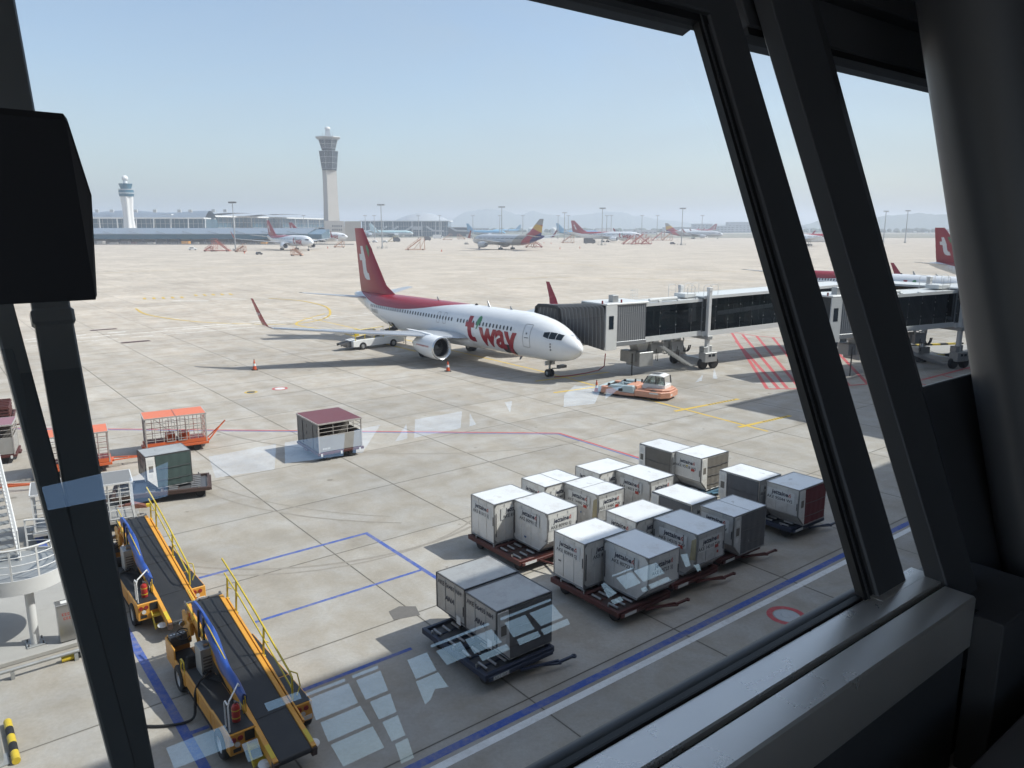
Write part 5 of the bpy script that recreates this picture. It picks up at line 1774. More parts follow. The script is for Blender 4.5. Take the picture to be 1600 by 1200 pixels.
# ---------------------------------------------------------------- boarding bridges
TUNW = M('bridge_white_paint', (.62, .63, .62), .4, var=.05, scale=1, dirt=.2, dirtcol=(.4, .38, .34))
TUNG = M('bridge_grey_sheet', (.25, .26, .27), .45, .3, var=.1, scale=1)
BELLOW = M('bellows_cloth', (.085, .082, .08), .7, var=.3, scale=3)
BGLASS = glass_mat('bridge_glass', .10, (.06, .09, .10))
def bridge(name_label, A, B, zA, zB, hw=1.45, ht=2.95, fr=.46):
    """tunnel from A (cab end) to B (rotunda); z are floor heights; local x runs A to B"""
    A, B = Vector(A), Vector(B)
    dv = B - A
    L = dv.length
    t = thing('boarding_bridge', name_label, 'boarding bridge', (A.x, A.y, 0), math.atan2(dv.y, dv.x))
    def sec(x0, x1, w, z0, z1, h, tag_):
        """one telescoping tunnel: floor, roof, glass walls in a steel frame with braces"""
        f = MB()
        def zz(x): return lerp(z0, z1, (x - x0) / (x1 - x0))
        def slab(y0, y1, za, zb, a=x0, b=x1):
            f.add([(a, y0, zz(a) + za), (a, y1, zz(a) + za), (a, y1, zz(a) + zb), (a, y0, zz(a) + zb), (b, y0, zz(b) + za), (b, y1, zz(b) + za), (b, y1, zz(b) + zb), (b, y0, zz(b) + zb)],
                  [(0, 1, 2, 3), (7, 6, 5, 4), (0, 4, 5, 1), (1, 5, 6, 2), (2, 6, 7, 3), (3, 7, 4, 0)])
        slab(-w, w, -.36, 0)
        slab(-w - .06, -w + .02, -.40, .04)
        slab(w - .02, w + .06, -.40, .04)
        f.build('floor_beam', TUNW, t)
        f = MB()
        slab(-w - .03, w + .03, h, h + .12)
        slab(-w - .08, -w, h - .10, h + .16)
        slab(w, w + .08, h - .10, h + .16)
        f.build('roof', TUNW, t)
        n = max(2, int((x1 - x0) / 1.5))
        for sy in (-1, 1):
            y = sy * (w - .02)
            for k in range(n):
                a, b = lerp(x0, x1, k / n), lerp(x0, x1, (k + 1) / n)
                g = MB()
                g.add([(a + .02, y, zz(a) + .05), (b - .02, y, zz(b) + .05), (b - .02, y, zz(b) + h - .1), (a + .02, y, zz(a) + h - .1)], [(0, 1, 2, 3)])
                g.build('glass_panel', BGLASS, t, fixn=False)
            f = MB()
            yi = sy * (w - .14)
            for k in range(n + 1):
                a = lerp(x0, x1, k / n)
                f.bar((a, yi, zz(a)), (a, yi, zz(a) + h), .10)
                if k < n:
                    b = lerp(x0, x1, (k + 1) / n)
                    f.bar((a, yi, zz(a) + h - .1), (b, yi, zz(b) + .1), .08)
            f.build('wall_frame', TUNG, t)
            f = MB()
            for k in range(n + 1):
                a = lerp(x0, x1, k / n)
                for q in (.3, .72):
                    f.box(a - .04, a + .04, *sorted((sy * (w - .012), sy * (w + .01))), zz(a) + h * q - .04, zz(a) + h * q + .04)
            f.build('glass_clamps', GALV, t)
    Ls = L * fr
    zm = lerp(zA, zB, fr)
    sec(2.2, Ls, hw, zA, zm, ht - .2, 'inner')
    sec(Ls - .6, L - 1.5, hw + .18, zm - .08, zB, ht + .1, 'outer')
    # roof fittings
    f = MB()
    f.cyl((3.0, -1.1, zA + ht + .15), (6.2, -1.1, zA + ht + .2), .16, 10)
    for k in range(6):
        f.box(4 + k * 2.2, 4.3 + k * 2.2, -1.3, -1.1, zA + ht - .1, zA + ht + .12)
    f.box(Ls - 1.8, Ls - .4, -.5, .9, zm + ht, zm + ht + .35)
    f.box(L * .72, L * .72 + 1.6, -.7, .7, zB + ht + .2, zB + ht + .5)
    f.build('roof_units', TUNW, t, bevel=.02)
    f = MB()
    for x in (Ls - 2.2, Ls - .2, Ls + .7):
        for y in (-1.2, 1.2):
            f.tube([(x, y, zm + ht - .1), (x, y, zm + ht + 1.0), (x + .2, y, zm + ht + 1.12), (x + .7, y, zm + ht + 1.12), (x + .9, y, zm + ht + 1.0), (x + .9, y, zm + ht)], .025, 5)
            f.bar((x, y, zm + ht + .55), (x + .9, y, zm + ht + .55), .025)
    for k in range(5):
        f.bar((2.6 + k * .18, .8, zA + ht - .1), (2.6 + k * .18, .8, zA + ht + 1.0), .02)
    for z in (.2, .6, 1.0):
        f.bar((2.5, .8, zA + ht - .1 + z), (3.5, .8, zA + ht - .1 + z), .02)
        f.bar((2.5, .2, zA + ht - .1 + z), (2.5, .8, zA + ht - .1 + z), .02)
    f.build('roof_railing', PWHITE, t)
    # lift columns, wheel carriage
    xw = Ls - .1
    for sy in (-1, 1):
        y = sy * (hw + .36)
        f = MB().box(xw - .17, xw + .17, y - .17, y + .17, 1.45, zm + ht + .72)
        f.box(xw - .2, xw + .2, y - .2, y + .2, zm + ht + .6, zm + ht + .95)
        f.build('lift_column', PWHITE, t, bevel=.02)
        MB().box(xw - .12, xw + .12, y - .12, y + .12, .6, 1.4499).build('column_leg', EDGED, t)
    f = MB()
    f.box(xw - .3, xw + .3, -hw - .7, hw + .7, zm - .75, zm - .42)
    f.build('cross_beam', GALV, t, bevel=.02)
    f = MB()
    f.box(xw - .75, xw + .75, -hw - .95, -hw - .1, .7, 1.55).box(xw - .75, xw + .75, hw + .1, hw + .95, .7, 1.45)
    f.box(xw - .3, xw + .3, -hw - .1, hw + .1, .5, .9)
    f.build('carriage', GALV, t, bevel=.03)
    f = MB()
    f.box(xw - .35, xw - .05, -hw - .962, -hw - .9501, 1.18, 1.4).box(xw + .1, xw + .45, -hw - .962, -hw - .9501, 1.18, 1.4)
    f.build('gauge_window', DGLASS, t)
    f = MB()
    f.box(xw - .6, xw - .1, -hw - .6, -hw, 1.551, 2.05).box(xw + .15, xw + .6, -hw - .4, -hw + .1, 1.551, 2.1)
    f.build('motor_box', GALV, t, bevel=.02)
    tm = MB().lathe([(.001, -.2), (.45, -.2), (.52, -.12), (.52, .12), (.45, .2), (.001, .2)], 20, 'y')
    for k, (x, y) in enumerate(((xw - .45, -hw - .35), (xw + .75, -hw - .5), (xw - .45, hw + .35), (xw + .45, hw + .35))):
        o = tm.build('wheel', RUBBER, t, smooth=True, loc=(x, y, .52))
    # machine boxes hanging below the tunnel
    for k, x in enumerate((Ls * .46, Ls * .72)):
        f = MB()
        f.box(x - .8, x + .6, -.9, .5, zA - 1.65, zA - .75).box(x - .95, x - .8001, -.5, .4, zA - 1.5, zA - .8)
        f.build('service_box', GALV, t, bevel=.03)
        f = MB()
        for a, b in (((x - .7, -.8), (x + .5, -.8)), ((x + .5, -.8), (x - .7, -.8))):
            f.bar((a[0], a[1], zA - .75), (b[0], b[1], zA - .38), .05)
        f.bar((x - .8, -.85, zA - .75), (x - .8, -.85, zA - .36), .1).bar((x + .6, -.85, zA - .75), (x + .6, -.85, zA - .36), .1).bar((x + .6, .4, zA - .75), (x + .6, .4, zA - .36), .1)
        f.build('hanger', TUNW, t)
        f = MB()
        for j in range(2):
            c = (x + 1.1 + .2 * j, -.6)
            f.tube([(c[0] + .45 * math.cos(a), c[1], zA - 1.25 + .55 * math.sin(a)) for a in [math.pi + math.pi * q / 8 for q in range(9)]], .06 if k else .03, 6)
        f.tube([(x - .2, -.95, zA - 1.2), (x - .3, -1.0, zA - 2.2), (x - .1, -1.0, zA - 2.3), (x + .0, -.95, zA - 1.5)], .03, 5)
        f.build('cable_loop', RUBBER, t, smooth=True)
    f = MB()
    f.prism([(2.2, zA - .37), (3.9, zA - .37), (3.4, zA - 1.35), (2.5, zA - 1.35)], -.55, .55, 'y')
    f.build('cab_support', TUNW, t, bevel=.02)
    f = MB()
    f.box(2.1, 3.7, -1.15, .6, zA - 2.6, zA - 1.36).box(1.3, 2.099, -.7, .5, zA - 2.2, zA - 1.2)
    f.build('service_box', GALV, t, bevel=.04)
    f = MB()
    f.bar((1.5, -.9, 0.05), (1.5, -.9, zA - 1.4), .08)
    f.build('ground_cable', RUBBER, t)
    # service stair folded below
    f = MB()
    a, b = Vector((4.2, -1.75, zA - .9)), Vector((Ls - 1.9, -1.75, .45))
    f.bar(a, b, .05, .2)
    f.bar(a + Vector((0, .6, 0)), b + Vector((0, .6, 0)), .05, .2)
    for k in range(16):
        p = a.lerp(b, (k + .5) / 16)
        f.box(p.x - .1, p.x + .1, p.y, p.y + .6, p.z - .02, p.z + .02)
    f.bar(b, b + Vector((.5, 0, 0)), .06, .15)
    for k in (0, .25, .5, .75, 1):
        p = a.lerp(b, k)
        f.bar(p + Vector((0, .6, 0)), p + Vector((.0, .6, .9)), .03)
    f.bar(a + Vector((0, .6, .9)), b + Vector((0, .6, .9)), .03)
    f.build('service_stair', GALV, t)
    # cab: pale door panel, corrugated curtain, bellows canopy
    f = MB()
    f.box(-2.1, 2.3, -1.7, 1.7, zA - .5, zA - .1)
    f.build('cab_floor', TUNG, t, bevel=.03)
    f = MB()
    f.box(-2.1, 2.5, -1.75, 1.75, zA + ht, zA + ht + .16)
    f.build('cab_roof', TUNW, t, bevel=.04)
    f = MB()
    rings = []
    n = 14
    for k in range(n * 2 + 1):
        x = lerp(-.95, 2.2, k / (n * 2))
        y = -1.68 + (.05 if k % 2 else 0)
        rings.append([(x, y, zA - .3), (x, y, zA + ht)])
    f.loft(rings, closed=False, caps=False)
    rings = [[(p[0], -p[1], p[2]) for p in r] for r in rings]
    f.loft(rings, closed=False, caps=False)
    f.build('corrugated_wall', TUNG, t)
    f = MB()
    f.box(-2.15, -.98, -1.74, -1.64, zA - .75, zA + ht)
    f.box(-2.15, -.98, 1.64, 1.74, zA - .75, zA + ht)
    f.build('door_panel', TUNW, t, bevel=.02)
    MB().box(-1.85, -1.35, -1.756, -1.7405, zA + 1.0, zA + 2.1).build('door_window', DGLASS, t, bevel=.008)
    for x in (-2.1, -.1):
        MB().cyl((x - .2, -1.4, zA + ht + .16), (x - .2, -1.4, zA + ht + .42), .07, 8).build('warning_lamp', LAMPR, t, smooth=True)
    MB().box(-.8, -.2, -.9, -.3, zA + ht + .16, zA + ht + .75).build('roof_box', GALV, t, bevel=.02)
    return t, (A, dv.normalized(), L, Ls, zm)
b1, info = bridge('boarding bridge with dark glass walls docked at the airliner', (8.6, 65.2, 0), (36.5, 82.6, 0), 3.35, 3.7, fr=.292)
# bellows canopy: hoops swept from the cab to the aircraft door
bl = MB()
Ainv = b1.matrix_basis.copy()
bpy.context.view_layer.update()
inv = Matrix.LocRotScale(b1.location, b1.rotation_euler, None).inverted()
door = inv @ Vector((3.15, 67.9, 0))
n = 12
rings = []
for k in range(2 * n + 1):
    f = k / (2 * n)
    base = Vector((-2.15, 0, 0)).lerp(Vector((door.x, door.y, 0)), f)
    a0 = 0.0
    a1 = math.atan2(1, .25)
    yaw = lerp(0, R(6.5), f)
    cr = Matrix.Rotation(yaw, 3, 'Z')
    g = 1.0 + (.11 if k % 2 else 0)
    zt = lerp(3.35 + 2.85, 3.35 + 2.35, f)
    zb = lerp(3.35 - .75, 3.35 - .1, f)
    hoop = [(0, -1.62 * g, zb), (0, -1.66 * g, lerp(zb, zt, .6)), (0, -1.5 * g, zt - .12), (0, -1.2 * g, zt + .05 * g), (0, 0, zt + .12 * g), (0, 1.2 * g, zt + .05 * g), (0, 1.5 * g, zt - .12), (0, 1.66 * g, lerp(zb, zt, .6)), (0, 1.62 * g, zb)]
    rings.append([tuple(cr @ Vector(p) + base) for p in hoop])
bl.loft(rings, closed=False, caps=False)
bl.build('bellows', BELLOW, b1, fixn=False)
HOOP = M('bellows_hoop_grey', (.24, .235, .23), .6, var=.15)
for k in range(1, 2 * n, 2):
    MB().tube([tuple(Vector(p) + Vector((0, .02 if p[1] > 0 else -.02, .01))) for p in rings[k]], .04, 5).build('bellows_hoop', HOOP, b1, smooth=True)
edge = MB()
edge.tube(rings[-1], .16, 8)
edge.build('bumper_cushion', RUBBER, b1, smooth=True)
hc = thing('ground_power_cable', 'thin red cable from the boarding bridge to the nose wheel', 'cable', (0, 0, 0), 0)
mb = MB()
cpts = [gp(946, 553, 2.3), gp(944, 572, .6), gp(936, 578, .03), gp(915, 583, .03), gp(890, 587, .03), gp(866, 589, .03)]
mb.tube(cpts, .045, 6)
mb.build('cable', REDP, hc, smooth=True)
# rotunda, service door and fixed walkway of the first bridge
def rotunda(label, c, zf, wdir, wl, hw=1.9):
    t = thing('rotunda', label, 'rotunda', c, AR)
    MB().lathe([(.001, zf - .5), (2.2, zf - .5), (2.2, zf + .001), (.001, zf + .001)], 20).build('floor', TUNG, t)
    MB().lathe([(1.9, zf + .0), (1.9, zf + 3.05)], 28).build('drum', TUNG, t)
    MB().lathe([(.001, zf + 3.06), (2.25, zf + 3.06), (2.1, zf + 3.35), (.001, zf + 3.45)], 20).build('roof', TUNW, t)
    MB().lathe([(.001, 0), (1.1, 0), (1.1, .25), (.62, .3), (.55, zf - .5), (.001, zf - .5)], 16).build('pillar', GALV, t, smooth=True)
    rb = MB()
    for k in range(7):
        rb.lathe([(.56, .9 + k * .25), (.66, .92 + k * .25), (.66, 1.02 + k * .25), (.56, 1.04 + k * .25)], 16)
    rb.build('pillar_fins', GALV, t)
    f = MB().box(-hw, hw, -wl, -1.7, zf - .35, zf).box(-hw - .05, hw + .05, -wl, -1.7, zf + 3.0, zf + 3.2)
    f.build('walkway_deck', TUNW, t)
    MB().box(-hw, -hw + .05, -wl, -1.7, zf + .001, zf + 2.999).build('walkway_wall', BGLASS, t)
    MB().box(hw - .05, hw, -wl, -1.7, zf + .001, zf + 2.999).build('walkway_wall', BGLASS, t)
    return t
r1t = rotunda('round hub of the boarding bridge with its walkway to the terminal, behind the window posts', Vector((38.4, 83.8, 0)), 3.7, 0, 52)
dk = thing('service_lobby', 'white framed glass service lobby below the bridge, between the window posts', 'lobby', gp(1300, 548, 0), R(32))
MB().box(-2.2, 2.2, -1.2, 1.2, .35, .45).build('floor', TUNG, dk)
m = MB()
for x in (-2.1, -.7, .7, 2.1):
    for y in (-1.15, 1.15):
        m.bar((x, y, .45), (x, y, 3.1), .14)
for y in (-1.15, 1.15):
    m.bar((-2.1, y, .55), (2.1, y, .55), .16).bar((-2.1, y, 2.4), (2.1, y, 2.4), .12).bar((-2.1, y, 3.05), (2.1, y, 3.05), .2)
m.build('frame', PWHITE, dk)
for k in range(3):
    MB().box(-2.0 + k * 1.4, -.8 + k * 1.4, -1.15, -1.13, .64, 2.33).build('glass_pane', DGLASS, dk)
MB().box(-2.3, 2.3, -1.3, 1.3, 3.16, 3.75).build('header', TUNW, dk, bevel=.03)
MB().box(-.4, .4, -1.24, -1.22, 1.75, 2.05).build('notice', STICK, dk)
MB().box(-2.0, 2.0, -1.1, 1.1, 0, .349).build('plinth', GALV, dk)
b2, info2 = bridge('farther boarding bridge at the right behind the inclined post', gp(1300, 523, 3.6), gp(1640, 498, 3.6), 4.0, 4.4, fr=.47)
gtr = thing('striped_kerb', 'black and yellow striped kerb round the second bridge base', 'kerb', gp(1500, 556, 0), R(14))
for k in range(12):
    MB().box(-6 + k, -5 + k, -.2, .2, 0, .28).build('stripe_block', YELLOW if k % 2 else RUBBER, gtr)
for k in range(8):
    MB().box(-2 + k, -1 + k, 5.8, 6.2, 0, .28).build('stripe_block', RUBBER if k % 2 else YELLOW, gtr)
MB().box(-6, 6, .21, 5.79, 0, .12).build('island', PEBBLE, gtr, bevel=.02)
# ---------------------------------------------------------------- aircraft
def livery(name, kind, L, Rr, zc):
    """paint scheme by position on the body (object space: x forward from the nose, y left, z up)"""
    m = bpy.data.materials.new(name)
    m.use_nodes = True
    t = m.node_tree
    b = t.nodes['Principled BSDF']
    b.inputs['Roughness'].default_value = .24
    tc = nd(t, 'ShaderNodeTexCoord').outputs['Object']
    s = nd(t, 'ShaderNodeSeparateXYZ', {0: tc})
    x, z = s.outputs[0], s.outputs[2]
    n = nd(t, 'ShaderNodeTexNoise', {'Vector': tc, 'Scale': .7, 'Detail': 6.0, 'Roughness': .7}).outputs[0]
    white = mixc(t, mth(t, 'MULTIPLY', ramp(t, n, [(.5, 0.0), (.8, 1.0)]), .25), (.76, .77, .78), (.6, .59, .57))
    # panel joints round the barrel
    pj = mth(t, 'LESS_THAN', mth(t, 'ABSOLUTE', mth(t, 'SUBTRACT', mth(t, 'FRACT', mth(t, 'DIVIDE', x, Rr * 1.35)), .5)), .004)
    white = mixc(t, mth(t, 'MULTIPLY', pj, .22), white, (.3, .3, .31))
    d = mth(t, 'DIVIDE', mth(t, 'MULTIPLY', x, -1.0), L)      # 0 nose .. 1 tail
    h = mth(t, 'DIVIDE', mth(t, 'SUBTRACT', z, zc), Rr)       # -1 belly .. 1 crown
    if kind == 'red':
        mr = nd(t, 'ShaderNodeMapRange', {0: d, 1: .36, 2: .68, 3: 1.05, 4: .41}, interpolation_type='SMOOTHSTEP').outputs[0]
        mr2 = nd(t, 'ShaderNodeMapRange', {0: d, 1: .78, 2: 1.0, 3: 0.0, 4: .62}, interpolation_type='SMOOTHSTEP').outputs[0]
        f = mth(t, 'GREATER_THAN', h, mth(t, 'ADD', mr, mr2))
        c = mixc(t, f, white, (.31, .017, .028))
    elif kind == 'silver':       # pale grey body, sweeping grey-brown, red and blue bands at the tail
        k = mth(t, 'SUBTRACT', d, mth(t, 'MULTIPLY', h, .055))
        c = mixc(t, mth(t, 'GREATER_THAN', k, .64), (.5, .52, .54), (.33, .31, .28))
        c = mixc(t, mth(t, 'GREATER_THAN', k, .76), c, (.38, .035, .05))
        c = mixc(t, mth(t, 'GREATER_THAN', k, .85), c, (.04, .04, .16))
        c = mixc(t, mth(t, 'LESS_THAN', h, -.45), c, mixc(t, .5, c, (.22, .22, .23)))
    elif kind == 'sky':
        c = mixc(t, mth(t, 'GREATER_THAN', h, -.05), (.66, .68, .69), (.16, .42, .62))
    elif kind == 'mint':
        c = mixc(t, mth(t, 'GREATER_THAN', h, .0), white, (.48, .66, .68))
    else:
        c = white
    t.links.new(c, b.inputs['Base Color'])
    return m

def fin_paint(name, kind, z0, z1, x0, x1):
    m = bpy.data.materials.new(name)
    m.use_nodes = True
    t = m.node_tree
    b = t.nodes['Principled BSDF']
    b.inputs['Roughness'].default_value = .3
    s = nd(t, 'ShaderNodeSeparateXYZ', {0: nd(t, 'ShaderNodeTexCoord').outputs['Object']})
    f = nd(t, 'ShaderNodeMapRange', {0: s.outputs[2], 1: z0, 2: z1}).outputs[0]
    g = nd(t, 'ShaderNodeMapRange', {0: s.outputs[0], 1: x0, 2: x1}).outputs[0]
    n = nd(t, 'ShaderNodeTexNoise', {'Vector': nd(t, 'ShaderNodeTexCoord').outputs['Object'], 'Scale': .8, 'Detail': 4.0}).outputs[0]
    if kind == 'red':
        c = (.31, .017, .028)
    elif kind == 'silver':
        k = mth(t, 'ADD', f, mth(t, 'MULTIPLY', g, .55))
        c = mixc(t, mth(t, 'GREATER_THAN', k, .28), (.04, .04, .16), (.38, .035, .05))
        k2 = mth(t, 'SUBTRACT', f, mth(t, 'MULTIPLY', g, .5))
        yel = mth(t, 'MULTIPLY', mth(t, 'GREATER_THAN', k2, .1), mth(t, 'LESS_THAN', k2, .52))
        c = mixc(t, yel, c, (.6, .36, .05))
        c = mixc(t, mth(t, 'GREATER_THAN', mth(t, 'SUBTRACT', f, mth(t, 'MULTIPLY', g, .12)), .62), c, (.3, .29, .28))
    elif kind == 'sky':
        c = (.15, .36, .52)
    else:
        c = (.55, .7, .72)
    c = mixc(t, 1.0, c, mth(t, 'MULTIPLY_ADD', n, .16, .92), 'MULTIPLY')
    t.links.new(c, b.inputs['Base Color'])
    return m

TPOLY = [(.14, 1.0), (.38, 1.0), (.38, .76), (.56, .76), (.56, .57), (.38, .57), (.38, .29), (.43, .2), (.60, .2), (.60, 0), (.32, 0), (.2, .06), (.14, .2), (.14, .57), (0, .57), (0, .76), (.14, .76)]
def airliner(label, group, kind='red', L=39.5, Rr=1.94, span=35.8, eng_d=2.1, detail=True, name_size=None, lettering=True, wide=False, four=False, reg=None, fin_top=12.5):
    k = L / 39.5
    q = Rr / 1.94
    t = thing('airliner', label, 'airliner', (0, 0, 0), 0, group)
    zc = (3.35 if not wide else 2.0 + Rr * 1.18)
    nm = kind + ('_wide' if wide else '')
    key = (kind, L, Rr)
    LIV = _mats.get(('liv',) + key) or livery(nm + '_livery_paint', kind, L, Rr, zc)
    _mats[('liv',) + key] = LIV
    # fuselage stations: distance aft, centre height offset, half width, half height (in radii for the nose)
    stn = [(0.02, -.30, .05, .05), (.12, -.295, .19, .2), (.25, -.29, .30, .32), (.5, -.265, .46, .48), (.85, -.22, .60, .63), (1.2, -.175, .71, .74), (1.55, -.125, .79, .83), (2.0, -.075, .875, .91), (2.6, -.03, .95, .97), (3.4, 0, 1.0, 1.03)]
    st_ = [(a * Rr, zc + dz * Rr, ry * Rr, rz * Rr) for a, dz, ry, rz in stn]
    tail = [(.66, 0, 1.0, 1.03), (.72, .03, .97, .99), (.78, .12, .88, .89), (.84, .27, .73, .73), (.90, .45, .52, .53), (.95, .60, .33, .36), (.985, .70, .17, .2), (1.0, .74, .06, .08)]
    st_ += [(lerp(3.4 * Rr, .66 * L, j / 5), zc, Rr, Rr * 1.03) for j in range(1, 5)]
    st_ += [(a * L, zc + dz * Rr, ry * Rr, rz * Rr) for a, dz, ry, rz in tail]
    n = 36 if detail else 18
    m = MB()
    m.loft([[(-a, ry * math.sin(2 * math.pi * i / n), cz + rz * math.cos(2 * math.pi * i / n)) for i in range(n)] for a, cz, ry, rz in st_])
    m.build('fuselage', LIV, t, smooth=60)
    def section(a):
        for (p, r) in zip(st_, st_[1:]):
            if p[0] <= a <= r[0]:
                f = (a - p[0]) / (r[0] - p[0])
                return [lerp(p[i], r[i], f) for i in (1, 2, 3)]
        return [zc, Rr, Rr]
    def skin(a, z, side, off=.012):
        cz, ry, rz = section(a)
        v = max(-.999, min(.999, (z - cz) / rz))
        y = math.sqrt(1 - v * v)
        nrm = Vector((0, side * y / ry, v / rz)).normalized()
        return Vector((-a, side * ry * y, z)) + nrm * off
    def on_skin(name, mb_or_me, side, mat, off=.012, cut=.12, parent=None):
        """wrap flat shapes (x = metres aft, y = height) on the barrel"""
        bm = bmesh.new()
        bm.from_mesh(mb_or_me)
        zs = [v.co.y for v in bm.verts]
        z = min(zs) + cut
        while z < max(zs):
            bmesh.ops.bisect_plane(bm, geom=bm.verts[:] + bm.edges[:] + bm.faces[:], plane_co=(0, z, 0), plane_no=(0, 1, 0))
            z += cut
        for v in bm.verts:
            v.co = skin(v.co.x, v.co.y, side, off)
        me = bpy.data.meshes.new(name)
        bm.to_mesh(me)
        bm.free()
        me.materials.clear()
        me.materials.append(mat)
        return link(name, me, parent or t)
    def flat(polys):
        me = bpy.data.meshes.new('flat')
        v, f = [], []
        for p in polys:
            f.append(tuple(range(len(v), len(v) + len(p))))
            v += [(x, y, 0) for x, y in p]
        me.from_pydata(v, [], f)
        return me
    def rrect(x0, x1, z0, z1, r, nn=3):
        out = []
        for cx, cy, a0 in ((x1 - r, z1 - r, 0), (x0 + r, z1 - r, 90), (x0 + r, z0 + r, 180), (x1 - r, z0 + r, 270)):
            for i in range(nn + 1):
                a = R(a0 + 90 * i / nn)
                out.append((cx + r * math.cos(a), cy + r * math.sin(a)))
        return out
    def ringrect(x0, x1, z0, z1, r, w):
        o, i = rrect(x0, x1, z0, z1, r, 2), rrect(x0 + w, x1 - w, z0 + w, z1 - w, max(.01, r - w), 2)
        return [(o[j], o[(j + 1) % len(o)], i[(j + 1) % len(i)], i[j]) for j in range(len(o))]
    # wings
    def foil(le, chord, y, z, th, twist=0.0, nn=7):
        up, lo = [], []
        for i in range(nn + 1):
            f = i / nn
            c = f * f * (3 - 2 * f)
            tt = th * chord * (2.6 * math.sqrt(c + 1e-6) * (1 - c) ** .9) * .42
            up.append((-(le + c * chord), y, z + tt * 1.0 + twist * (.5 - c)))
            lo.append((-(le + c * chord), y, z - tt * .7 + twist * (.5 - c)))
        return up + lo[::-1][1:-1]
    half = span / 2
    wx = .335 * L if not wide else .33 * L
    wz = zc - .5 * Rr
    cr = 7.6 * k * (1.06 if wide else 1)
    for side in (-1, 1):
        rings = []
        for f, le, ch, dz, th in ((.03, 0, 1.0, 0, .13), (.11, .36, .93, .05, .125), (.34, 2.85, .58, .36, .115), (.65, 5.9, .40, .82, .10), (.955, 8.75, .215, 1.32, .09)):
            rings.append(foil(wx + le * k, cr * ch, side * f * half, wz + dz * k * (1.0 if not wide else 1.25), th))
        tipz = wz + 1.36 * k * (1.0 if not wide else 1.25)
        mm = MB().loft(rings)
        mm.build('wing', M('wing_metal', (.5, .51, .52), .3, .45, var=.08, scale=.8, dirt=.15, dirtcol=(.35, .34, .33)), t, smooth=50)
        if detail or kind == 'red' or wide:
            wl = MB()
            lex = wx + 8.75 * k
            rr2 = []
            for f, dx, dy, dz2, ch in ((0, 0, 0, 0, 1.0), (.3, .45, .28, .14, .9), (.6, .85, .45, .6, .78), (1, 2.55, .82, 2.5, .36)):
                rr2.append([(-(lex + dx * k + c[0] * 1.63 * k * ch), side * (half * .955 + dy * k * .9 + c[1]), tipz + dz2 * k) for c in ((0, 0), (.3, .06), (1, .01), (1, -.01), (.3, -.06))])
            wl.loft(rr2)
            wl.build('winglet', PLANERED if kind == 'red' else (M('winglet_dark', (.25, .08, .08), .4) if kind == 'silver' else PLANEGREY), t, smooth=50)
            if detail:
                put_text('winglet_lettering', "t'way", .5, (-(lex + 1.9 * k), side * (half * .955 + .62), tipz + 1.05), (0, side, .25), STICK, t)
        # leading edge
        if detail:
            le = MB()
            pts = []
            for f, l_, ch, dz in ((.14, .62, .9, .08), (.34, 2.85, .58, .36), (.65, 5.9, .40, .82), (.955, 8.75, .215, 1.32)):
                pts.append((-(wx + l_ * k - .02), side * f * half, wz + dz * k + .02))
            le.tube(pts, .085, 8)
            le.build('leading_edge', LEADE, t, smooth=True)
            fl = MB()
            for f in (.30, .46, .62):
                lx_ = lerp(2.85, 5.9, (f - .34) / .31) if f > .34 else 2.4
                xte = wx + (lx_ + (.58 - (f - .34) * .58) * 7.6)
                fl.loft([[(-xte - dx, side * f * half + ry * math.cos(a), wz + .36 + (f - .34) * 1.5 - .28 + dz + rz * math.sin(a)) for a in [2 * math.pi * i / 8 for i in range(8)]] for dx, ry, rz, dz in ((-2.0, .02, .02, .1), (-1.2, .16, .2, 0), (0, .17, .2, -.02), (.9, .02, .03, .12))])
            fl.build('flap_fairing', PLANEW, t, smooth=True)
        # engine: barrel, lip, fan, cone, pylon
        for ye, xe in (((4.83 * (span / 35.8), (.336 if not wide else .27) * L),) if not four else ((.33 * half, .30 * L), (.6 * half, .40 * L))):
            r = eng_d / 2
            ze = (1.78 if not wide else zc - Rr * .95)
            le_ = 4.3 * r / 1.05
            mm = MB().lathe([(r * .80, .25 * r), (r * .86, .05 * r), (r * .93, 0), (r * .985, .10 * r), (r * 1.03, .4 * r), (r * 1.05, 1.2 * r), (r * 1.0, 2.2 * r), (r * .84, 3.2 * r), (r * .70, 3.75 * r), (r * .6, 3.7 * r), (r * .55, 3.2 * r)], 28 if detail else 16, 'x')
            eo = mm.build('engine', PLANEW if kind != 'silver' else M('engine_grey', (.45, .46, .47), .3), t, smooth=True, loc=(-xe, side * ye, ze), rotz=math.pi)
            MB().lathe([(r * .76, .34 * r), (r * .86, .048 * r), (r * .932, -.004), (r * .99, .11 * r), (r * .995, .16 * r)], 28 if detail else 16, 'x').build('inlet_lip', LEADE, eo, smooth=True)
            MB().lathe([(r * .8, .25 * r), (r * .76, 1.1 * r), (.001, 1.12 * r)], 24 if detail else 14, 'x').build('fan', M('fan_dark', (.03, .03, .033), .4, .5), eo, smooth=40)
            if detail:
                bl_ = MB()
                for i in range(22):
                    a = 2 * math.pi * i / 22
                    c_, s_ = math.cos(a), math.sin(a)
                    c2, s2 = math.cos(a + .16), math.sin(a + .16)
                    bl_.add([(.95 * r, r * .24 * c_, r * .24 * s_), (.95 * r, r * .74 * c_, r * .74 * s_), (1.08 * r, r * .74 * c2, r * .74 * s2), (1.08 * r, r * .24 * c2, r * .24 * s2)], [(0, 1, 2, 3)])
                bl_.build('fan_blades', GALV, eo, fixn=False)
            MB().lathe([(.001, .62 * r), (.12 * r, .78 * r), (.24 * r, 1.05 * r), (.001, 1.06 * r)], 14, 'x').build('spinner', GALV, eo, smooth=True)
